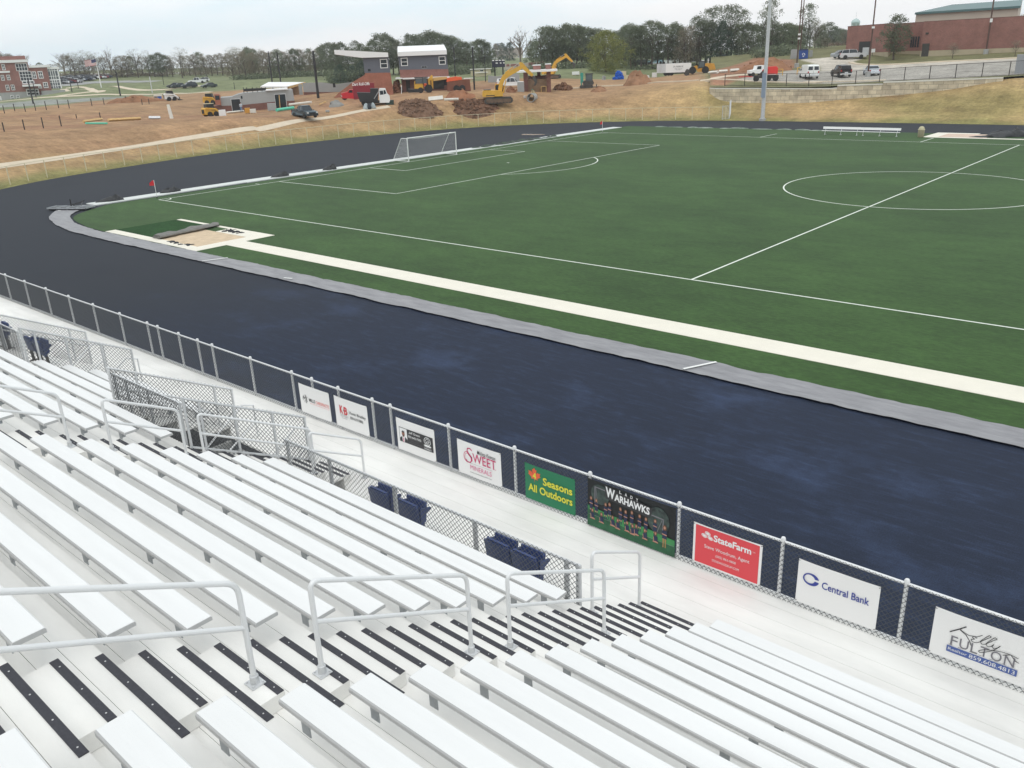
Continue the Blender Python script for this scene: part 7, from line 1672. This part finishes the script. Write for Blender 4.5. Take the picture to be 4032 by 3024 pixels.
crate('orange pump cart in front of the block building', 'pump', sC, 4.424, (870,745), 95, 95, 1.1, M['amber'], 'pump_cart', 163)
crate('pale sack bundle right of the orange pump cart', 'sacks', sC, 4.424, (965,765), 105, 75, 1.1, M['conc'], 'sack_bundle', 161)
crate('grey slab pile at the path left of the dump truck', 'slabs', sT, 4.424, (50,1215), 70, 45, 1., M['conc2'], d=144)
crate('white pallet load left of the white box trailer', 'pallet', sL, 4.424, (340,640), 85, 85, 1.5, M['white'], d=192)
crate('low white sheet stack near the dirt mound', 'sheets', sL, 4.424, (215,650), 70, 45, 1.5, M['white'], d=190)
crate('pair of white tanks right of the smaller excavator', 'tank', sE, 4.424, (1845,590), 130, 60, 2, M['white'], 'tank', 205)
for i, (a, b1, lab) in enumerate(((1330,635,'grey board bundle at the wall corner'),(1500,615,'pale board bundle right of the wheel loader'),(1700,595,'long pale board bundle at the foot of the dirt mound'))):
    lay('board_bundle', lab, 'boards', sL, (a-40,b1), (a+110,b1-12), .28, 'conc', .3, 4, 'board bundles right of the wheel loader')
heap('blue_tarpaulin', 'bright blue tarpaulin draped over a heap by the trees', z3, (2070,572), 104, 58, 2.6, L(45,95,185), 31, .35, 190, 'tarpaulin', var=.15, bump=.2)
for i, (dx, dy, w_) in enumerate(((-.9,0,1.3),(.5,.2,1.2),(-.1,-.1,1.2))):
    q = at_dist(*z3(2108,556), 193); rz = -azim(q); z = float(H(q[0], q[1]))+(.8 if i == 2 else 0)
    o = MB().obox((0,0,.4),(w_,1.1,.8), rz+.2*i).build('sack_bundle', M['khaki']); o.location = (q[0]+dx*math.cos(rz)-dy*math.sin(rz), q[1]+dx*math.sin(rz)+dy*math.cos(rz), z); tag(o, ('lower left tan sack bundle behind the blue tarpaulin','lower right tan sack bundle behind the blue tarpaulin','topmost tan sack bundle behind the blue tarpaulin')[i], 'sacks', 'tan sack bundles by the trees')
heap('covered_heap', 'small grey covered heap left of the blue tarpaulin', z3, (1940,572), 42, 40, 1.2, L(150,152,150), 33, .1, 192, 'heap', var=.1, bump=.2)
# dark steel stakes of the unfinished yard fence
for i, (a, b1, h) in enumerate(((40,655,65),(130,635,60),(222,640,65),(312,632,62),(405,625,72),(512,610,70),(605,612,72),(802,592,62),(908,580,55),(1100,560,55),(1240,580,45),(1300,575,45),(38,815,78),(215,798,85),(380,785,90),(535,768,88),(668,700,35),(878,710,60))):
    p = G(*z1(a, b1)); hh = h/(ppm(p)*2.212); row = 'near' if b1 > 690 else 'far'
    t = thing('fence_stake', 'bare dark steel stake in the %s row across the left dirt yard' % row, 'stake', p, 0, 'bare fence stakes, %s row' % row); b = MB(); b.bar((0,0,-.2),(0,0,hh),.075,6); b.build('shaft', M['post_dk'], t)
# ------------------------------------------------------------------ trees
def leaf_mat(name, c1, c2, var=.3):
    m = mat(name, c1, .75, spec=.15); nt = m.node_tree; n = nt.nodes; b = n['Principled BSDF']
    oi = n.new('ShaderNodeObjectInfo'); ge = n.new('ShaderNodeNewGeometry'); tc = n.new('ShaderNodeTexCoord')
    nz = n.new('ShaderNodeTexNoise'); nz.inputs['Scale'].default_value = 3.5; nz.inputs['Detail'].default_value = 3; nt.links.new(tc.outputs['Object'], nz.inputs['Vector'])
    mx = n.new('ShaderNodeMix'); mx.data_type = 'RGBA'; mx.inputs[6].default_value = c1; mx.inputs[7].default_value = c2
    mr = n.new('ShaderNodeMapRange'); mr.inputs[1].default_value = .35; mr.inputs[2].default_value = .65; nt.links.new(nz.outputs['Fac'], mr.inputs[0]); nt.links.new(mr.outputs[0], mx.inputs[0])
    m2 = n.new('ShaderNodeMix'); m2.data_type = 'RGBA'; m2.blend_type = 'MULTIPLY'; m2.inputs[0].default_value = 1; nt.links.new(mx.outputs[2], m2.inputs[6])
    m3 = n.new('ShaderNodeMapRange'); m3.inputs[3].default_value = 1-var; m3.inputs[4].default_value = 1+var; nt.links.new(ge.outputs['Random Per Island'], m3.inputs[0])
    m4 = n.new('ShaderNodeMapRange'); m4.inputs[3].default_value = .82; m4.inputs[4].default_value = 1.18; nt.links.new(oi.outputs['Random'], m4.inputs[0])
    mm = n.new('ShaderNodeMath'); mm.operation = 'MULTIPLY'; nt.links.new(m3.outputs[0], mm.inputs[0]); nt.links.new(m4.outputs[0], mm.inputs[1])
    nt.links.new(mm.outputs[0], m2.inputs[7]); nt.links.new(m2.outputs[2], b.inputs['Base Color'])
    tl = n.new('ShaderNodeBsdfTranslucent'); ms = n.new('ShaderNodeMixShader'); ms.inputs[0].default_value = .35; nt.links.new(m2.outputs[2], tl.inputs['Color'])
    nt.links.new(b.outputs[0], ms.inputs[1]); nt.links.new(tl.outputs[0], ms.inputs[2]); nt.links.new(ms.outputs[0], n['Material Output'].inputs['Surface']); return m
LEAF = dict(dense=leaf_mat('leaves_dark', L(100,110,90), L(120,126,102)), thin=leaf_mat('leaves_thin', L(126,126,110), L(140,136,118)), dry=leaf_mat('leaves_autumn', L(126,120,104), L(142,132,112)), golden=leaf_mat('leaves_yellow_green', L(142,142,82), L(120,126,80)), dark=leaf_mat('leaves_evergreen', L(74,88,76), L(88,102,88)))
def branches(mb, seed, h0=.25, n=7, spread=.35, top=.98, r0=.028, depth=3, trunks=1):
    r = random.Random(seed); tips = []
    def grow(p, d, ln, rr, lev):
        q = p+d*ln*.5+Vector((r.gauss(0,.02),r.gauss(0,.02),r.gauss(0,.01)))*ln*3; e_ = q+(d+Vector((r.gauss(0,.12),r.gauss(0,.12),.12))).normalized()*ln*.5
        mb.tube([p,q,e_],[rr,rr*.78,rr*.55],4 if lev else 6,False); tips.append((e_,lev))
        if lev >= depth: return
        for k in range(3 if lev < 2 else 2):
            a = r.uniform(0,2*PI); sd = spread*r.uniform(.7,1.4)
            nd = (d+Vector((math.cos(a)*sd*1.6,math.sin(a)*sd*1.6,r.uniform(-.1,.25)))).normalized()
            grow(q.lerp(e_,r.uniform(.2,1)), nd, ln*r.uniform(.55,.75), rr*.55, lev+1)
    for k in range(trunks):
        d = Vector((r.gauss(0,.06+.12*(trunks > 1)),r.gauss(0,.06+.12*(trunks > 1)),1)).normalized()
        mb.tube([(0,0,-.04),tuple(d*h0*.5),tuple(d*h0)],[r0*1.25,r0*.95,r0*.85],7,False)
        for i in range(n):
            z = h0+(.62-h0)*i/n; a = i*2.4+r.uniform(-.4,.4); sp = spread*(1.1-.5*i/n)
            grow(d*z, Vector((math.cos(a)*sp*1.8,math.sin(a)*sp*1.8,1)).normalized(), (top-z)*.42*r.uniform(.8,1.1), r0*.55*(1-.4*i/n), 1)
        mb.tube([tuple(d*h0),tuple(d*.45+Vector((.01,.01,0))),(d.x*.7,d.y*.7,.72)],[r0*.85,r0*.5,r0*.25],5,False)
    return tips
def crown(mb, seed, env, nclump, per, size, cs):
    """leaf clumps scattered inside an uneven envelope env(z) = half width"""
    r = random.Random(seed); ph = [r.uniform(0,6) for _ in range(4)]
    for c in range(nclump):
        while True:
            z = r.uniform(*env[0]); w = np.interp(z, env[1], env[2]); a = r.uniform(0,2*PI); lob = 1+.22*math.sin(3*a+ph[0]+z*5)+.15*math.sin(5*a+ph[1]-z*9)
            rad = w*lob*math.sqrt(r.uniform(.08,1))
            if w > .01: break
        c0 = Vector((rad*math.cos(a),rad*math.sin(a),z)); sz = cs*r.uniform(.6,1.3)
        for k in range(per):
            g_ = lambda: max(-1.7, min(1.7, r.gauss(0,1))); p = c0+Vector((g_(),g_(),g_()*.7))*sz; s_ = size*r.uniform(.6,1.4)
            n_ = Vector((r.gauss(0,1),r.gauss(0,1),r.gauss(.4,1))).normalized(); u = n_.orthogonal().normalized(); v = n_.cross(u); t_ = r.uniform(0,PI); u, v = u*math.cos(t_)+v*math.sin(t_), v*math.cos(t_)-u*math.sin(t_)
            mb.add([p-u*s_, p-v*s_*.6, p+u*s_, p+v*s_*.6], [(0,1,2,3)])
def tree_proto(kind, seed):
    tr, cr = MB(), MB(); leaf = None
    if kind == 'dense':
        branches(tr, seed, .18, 6, .35, .9, .022, 2); crown(cr, seed, ((.19,1.0),[.17,.28,.5,.75,.92,1.0],[.18,.30,.36,.30,.17,.05]), 125, 38, .0145, .050); leaf = 'dense'
    elif kind == 'round':
        branches(tr, seed, .15, 6, .4, .9, .026, 2); crown(cr, seed, ((.04,1.0),[.02,.2,.45,.7,.88,1.0],[.38,.53,.58,.50,.32,.08]), 420, 36, .0125, .050); leaf = 'golden'
    elif kind == 'tall':
        branches(tr, seed, .3, 7, .25, .95, .018, 2); crown(cr, seed, ((.30,1.0),[.28,.4,.6,.8,.93,1.0],[.06,.17,.20,.24,.17,.05]), 70, 30, .0115, .038); leaf = 'dense'
    elif kind == 'thin':
        branches(tr, seed, .28, 8, .34, .95, .020, 3); crown(cr, seed, ((.25,.98),[.22,.4,.65,.85,.98],[.10,.30,.36,.28,.10]), 95, 24, .009, .055); leaf = 'thin'
    elif kind == 'dry':
        branches(tr, seed, .22, 7, .34, .92, .022, 2); crown(cr, seed, ((.16,.97),[.14,.3,.55,.8,.97],[.20,.33,.36,.27,.08]), 120, 30, .012, .050); leaf = 'dry'
    elif kind == 'ever':
        branches(tr, seed, .1, 4, .3, .8, .022, 1); crown(cr, seed, ((.02,1.0),[0,.2,.5,.8,1.0],[.34,.42,.40,.28,.06]), 150, 34, .016, .047); leaf = 'dark'
    elif kind == 'bare':
        branches(tr, seed, .22, 8, .42, 1.0, .024, 4); branches(tr, seed+1, .3, 4, .5, .9, .016, 4)
    tm = tr.mesh('trunk', M['bark'] if kind != 'bare' else M['bark2']); cm = cr.mesh('crown', LEAF[leaf]) if leaf else None
    return tm, cm
PROTO = {k: [tree_proto(k, 100*i+j*7+11) for j in range(n)] for i, (k, n) in enumerate((('dense',4),('round',1),('tall',3),('thin',3),('dry',3),('ever',2),('bare',2)))}
_tc = random.Random(21)
def tree(u, vtop, d, kind, wr=1., label='', group=None, base=None, name=None):
    p = at_dist(u, 309.4-.04075*u, d); gz = float(H(p[0], p[1])); zt = at_dist(u, vtop, d)[2]; h = max(2., zt-gz)
    t = thing(name or ('bare_tree' if kind == 'bare' else 'tree'), label, 'tree', (p[0], p[1], gz), _tc.uniform(0, 2*PI), group, (h*wr, h*wr, h))
    tm, cm = _tc.choice(PROTO[kind])
    o = bpy.data.objects.new('trunk', tm); COL.objects.link(o); o.parent = t
    if cm: o = bpy.data.objects.new('crown', cm); COL.objects.link(o); o.parent = t
    return t
def row(sheet, items, kind0, d0, dj, what, group):
    n = len(items)
    for i, it in enumerate(items):
        x, y = it[0], it[1]; kind = it[2] if len(it) > 2 else kind0; wr = it[3] if len(it) > 3 else 1.
        lab = '%s, %s from the left' % (what, ORD[i+1] if i else 'first') if i+1 < len(ORD) else '%s, at the right end' % what
        tree(*sheet(x, y), d0+_tc.uniform(-dj, dj), kind, wr, ('leafless ' if kind == 'bare' else 'dark evergreen ' if kind == 'ever' else 'sparse ' if kind in ('thin','tall') else 'leafy ')+lab, group)
row(z1, [(-60,90,'thin',1.2),(15,110,'dry',1.2),(70,130,'dry'),(115,135,'dry'),(185,85,'bare',.9),(235,95,'bare',.8)], 'dry', 415, 8, 'tree behind the school roof', 'trees behind the school')
row(z1, [(365,215,'dense',1.6),(455,225,'dry',2.),(520,215,'dry',1.8)], 'dry', 560, 10, 'small tree beside the school', 'small far trees beside the school')
row(z1, [(570,85,'bare',1.3),(620,150,'dry',1.3),(655,115,'thin',1.),(700,180,'dry',1.4),(745,105,'thin',1.),(785,170,'dry',1.3),(815,110,'thin',1.),(865,125,'thin',1.1),(905,165,'dry',1.4),(975,52,'bare',.75),(1010,185,'dry',1.4),(1060,152,'dry',1.2),(1105,150,'dry',1.2),(1150,160,'dense',1.2),(1200,92,'thin',.9),(1245,150,'dry',1.2),(1300,105,'thin',.9),(1345,150,'dense',1.1),(1400,132,'dense',1.3),(1450,150,'dense',1.2)], 'dry', 432, 9, 'tree of the long far row', 'trees in the far left row, first half')
row(z1, [(1500,152),(1580,78,'thin',.9),(1600,150),(1650,150),(1700,138),(1745,128,'dense'),(1790,130),(1840,145),(1890,140),(1935,130),(1990,130),(2050,68,'thin',1.),(2080,120),(2130,110),(2170,85,'dense'),(2220,100,'dense')], 'dry', 418, 9, 'tree of the far row above the lawn', 'trees in the far left row, second half')
row(z2, [(250,215,'dry',1.3),(310,140,'thin',1.1),(360,185),(405,170,'dense'),(440,190),(480,150,'thin',1.1),(520,175),(565,190),(610,182),(655,172,'dense'),(700,178),(750,165),(795,165,'dense'),(840,160),(885,165),(930,165,'dense'),(980,170),(1025,150,'dense'),(1060,128,'dense')], 'dry', 330, 14, 'tree behind the netting poles', 'trees behind the block building')
row(z2, [(1110,112),(1160,118),(1210,110),(1270,150),(1330,95,'tall'),(1380,120),(1430,150),(1490,90,'dense'),(1545,38,'dense'),(1600,35,'dense'),(1650,70),(1700,95),(1745,88,'thin'),(1790,105)], 'dense', 300, 10, 'tree behind the left tower', 'trees behind the left tower')
row(z3, [(270,110+85,'dense'),(325,200),(375,195),(430,168),(470,175),(520,190),(565,205),(610,210),(650,222),(700,255),(745,262),(800,262),(850,240),(890,238),(925,268)], 'dense', 290, 10, 'tree behind the right tower', 'trees behind the right tower')
row(z2, [(1180,300,'ever',1.),(1290,310,'ever',1.1),(1380,265,'ever',1.2),(1440,290,'ever',1.)], 'ever', 255, 8, 'bushy tree behind the sloping brick wall', 'dark bushy trees behind the left tower')
row(z3, [(1000,270,'dry'),(1060,265,'ever'),(1120,262,'ever'),(1290,300,'dry',1.2),(1310,250,'dense')], 'dry', 480, 30, 'small distant tree in the gap beside the bare tree', 'distant trees in the gap')
tree(*z3(1215,92), 262, 'bare', .95, 'tall leafless tree with a broad pale crown behind the big excavator')
tree(*z3(1960,165), 214, 'round', 1.05, 'big round yellow green tree in the middle of the right tree row')
row(z3, [(1340,250),(1400,138,'tall',1.1),(1440,128),(1490,135),(1530,128,'thin',1.),(1570,150),(1610,108),(1660,115),(1700,118,'dense'),(1750,130),(1800,140,'dense'),(1850,150),(1895,150)], 'dense', 248, 9, 'tree left of the round yellow green tree', 'trees left of the yellow green tree')
row(z3, [(2040,170),(2085,178,'dense'),(2130,120,'tall',1.),(2160,112,'thin'),(2200,120)], 'dense', 250, 7, 'tree right behind the round yellow green tree', 'trees right behind the yellow green tree')
row(z4, [(350,250,'dense'),(405,212,'tall',1.1),(450,240,'dense'),(500,235),(545,195,'tall',1.1),(590,190,'tall',1.2),(640,205),(690,245),(735,225,'tall',1.1),(790,208,'dense',.9),(835,235),(880,240,'dry'),(930,222,'dry',1.1)], 'dense', 236, 7, 'tree behind the white box trailer', 'trees behind the white trailer')
row(z4, [(985,150,'tall',1.1),(1020,195,'dense'),(1060,92,'tall',1.),(1100,195,'dense'),(1155,65,'tall',1.),(1200,190,'ever',.8),(1245,60,'tall',.9),(1285,55,'tall',.9),(1330,215,'dense'),(1370,98,'tall',.9),(1420,205,'dense'),(1480,222,'dense')], 'dense', 232, 6, 'tree behind the wheel loader', 'trees behind the wheel loader')
row(z4, [(1535,225),(1565,75,'tall',.8),(1620,5,'tall',.8),(1665,215),(1720,212),(1770,208),(1820,225),(1860,232)], 'dense', 240, 6, 'tree around the grey floodlight mast', 'trees around the floodlight mast')
row(z5, [(150,225),(200,232),(255,228),(318,45,'tall',1.),(345,150,'thin',.9),(390,165,'thin',.9),(440,225)], 'dense', 262, 8, 'tree above the blue dumpster', 'trees above the blue dumpster')
row(z5, [(500,202,'dense',1.5),(560,235,'dense',1.3),(630,258,'dense',1.3),(660,262,'dry',1.3)], 'dense', 380, 14, 'round tree left of the brick hall', 'round trees left of the brick hall')
row(z5, [(480,390,'dry',1.6),(540,370,'dry',1.6),(600,360,'dry',1.5),(640,380,'dry',1.5),(420,395,'dense',1.4)], 'dry', 225, 4, 'low bush behind the silver suv', 'low bushes behind the silver suv')
p = at_dist(*z5(1095,440), 183)
tree(*z5(1092,142), 182.5, 'dense', 1.0, 'dark leafy tree growing against the corner of the brick hall')
tree(*z5(1610,372), 176, 'thin', 1.25, 'small thin sapling in front of the long brick wall')
tree(*z5(2160,345), 172, 'thin', 1.1, 'small leafy sapling at the right edge before the brick wall')
tree(*z5(2190,118), 330, 'dry', 1.3, 'tree top showing beyond the right end of the green roof')
# low growth at the feet of the tree rows
def scrub(name, label, runs, m_, seed):
    r = random.Random(seed); mb = MB()
    for sheet, x0, y0, x1, y1, d, h, n in runs:
        for i in range(n):
            t_ = r.random(); px = sheet(x0+(x1-x0)*t_, y0+(y1-y0)*t_); dd = d+r.uniform(-6,6); p = at_dist(px[0], 309.4-.04075*px[0], dd); g0 = float(H(p[0], p[1])); hh = h*r.uniform(.4,1.1)
            for k in range(26):
                s_ = r.uniform(.12,.4); c0 = Vector((p[0]+r.gauss(0,.9), p[1]+r.gauss(0,.9), g0+r.uniform(0,hh))); n_ = Vector((r.gauss(0,1),r.gauss(0,1),r.gauss(.3,1))).normalized(); u = n_.orthogonal().normalized(); v = n_.cross(u)
                mb.add([c0-u*s_, c0-v*s_*.7, c0+u*s_, c0+v*s_*.7], [(0,1,2,3)])
    o = mb.build(name, m_, normals=False); tag(o, label, 'undergrowth', kind='stuff')
scrub('undergrowth', 'dark undergrowth and brush along the foot of the tree rows', [(z2,1080,430,1500,400,262,3.2,150),(z3,270,520,960,470,262,2.6,170),(z3,1280,500,2212,500,238,1.8,110),(z4,0,560,1500,545,232,.9,80),(z4,1480,500,1900,470,215,2.,60),(z2,250,420,1100,430,318,1.8,160)], LEAF['dense'], 5)
scrub('undergrowth', 'brown brush along the far road behind the long tree row', [(z1,520,330,2212,370,436,1.6,220)], LEAF['dry'], 6)
# the pale road beyond the far trees
ribbon('road', [GD(u, 452)[:2] for u in range(200, 1250, 60)], 9, mat('far_road', L(176,174,170), .9, 0, .05, .1), .25)
ribbon('road', [GD(u, 268)[:2] for u in range(2350, 3300, 60)], 9, mat('side_road', L(158,158,154), .9, 0, .05, .1), .15)
# ------------------------------------------------------------------ light, sky, camera
def world():
    w = bpy.data.worlds.new('World'); SC.world = w; w.use_nodes = True; nt = w.node_tree; n = nt.nodes; bg = n['Background']
    sk = n.new('ShaderNodeTexSky'); sk.sky_type = 'NISHITA'; sk.sun_disc = False; sk.sun_elevation = math.radians(62); sk.sun_rotation = math.radians(SUN_AZ); sk.dust_density = 2.5; sk.air_density = 1.
    tc = n.new('ShaderNodeTexCoord'); mp = n.new('ShaderNodeMapping'); mp.inputs['Scale'].default_value = (1.6,1.6,7.); nt.links.new(tc.outputs['Generated'], mp.inputs[0])
    nz = n.new('ShaderNodeTexNoise'); nz.inputs['Scale'].default_value = 1.7; nz.inputs['Detail'].default_value = 8; nz.inputs['Roughness'].default_value = .55; nt.links.new(mp.outputs[0], nz.inputs['Vector'])
    rp = n.new('ShaderNodeValToRGB'); rp.color_ramp.elements[0].position = .36; rp.color_ramp.elements[1].position = .62
    rp.color_ramp.elements[0].color = tuple(c*CLOUD for c in (.82,.94,1.0))+(1,); rp.color_ramp.elements[1].color = tuple(c*CLOUD for c in (1.0,1.0,1.0))+(1,)
    nt.links.new(nz.outputs['Fac'], rp.inputs[0])
    mr = n.new('ShaderNodeMapRange'); mr.inputs[1].default_value = .3; mr.inputs[2].default_value = .55; mr.inputs[3].default_value = .93; mr.inputs[4].default_value = .99; nt.links.new(nz.outputs['Fac'], mr.inputs[0])
    mx = n.new('ShaderNodeMix'); mx.data_type = 'RGBA'; nt.links.new(mr.outputs[0], mx.inputs[0]); nt.links.new(sk.outputs[0], mx.inputs[6]); nt.links.new(rp.outputs[0], mx.inputs[7])
    nt.links.new(mx.outputs[2], bg.inputs['Color']); bg.inputs['Strength'].default_value = .1
EXPO = .03; SUN_AZ = 150.; CLOUD = 11.2
world()
sun = bpy.data.lights.new('sun', 'SUN'); sun.energy = .8; sun.angle = math.radians(40); sun.color = (1,.97,.92)
so = bpy.data.objects.new('sun', sun); COL.objects.link(so)
_el, _az_ = math.radians(62), math.radians(SUN_AZ)
_sd = Vector((math.sin(_az_)*math.cos(_el), math.cos(_az_)*math.cos(_el), math.sin(_el))); so.rotation_euler = (-_sd).to_track_quat('-Z', 'Y').to_euler()
cd = bpy.data.cameras.new('camera'); cd.sensor_fit = 'HORIZONTAL'; cd.sensor_width = 36; cd.lens = 36*FPX/4032; cd.clip_start = .1; cd.clip_end = 9000
co = bpy.data.objects.new('camera', cd); COL.objects.link(co)
R3 = Matrix((AX[0], AX[1], -AX[2])).transposed()
co.matrix_world = Matrix.Translation(CAM) @ R3.to_4x4(); SC.camera = co
SC.view_settings.view_transform = 'Standard'; SC.view_settings.look = 'None'; SC.view_settings.exposure = EXPO; SC.view_settings.gamma = 1

hz = MB().box(-2000, 2100, -2100, 2000, -8, 75).build('haze', None or mat('haze_air', (1,1,1,1)))
m = hz.data.materials[0]; nt = m.node_tree; nt.nodes.remove(nt.nodes['Principled BSDF']); pv = nt.nodes.new('ShaderNodeVolumePrincipled'); pv.inputs['Density'].default_value = .00026; pv.inputs['Color'].default_value = (.97,.98,1,1); pv.inputs['Anisotropy'].default_value = .2
nt.links.new(pv.outputs[0], nt.nodes['Material Output'].inputs['Volume']); tag(hz, kind='stuff')
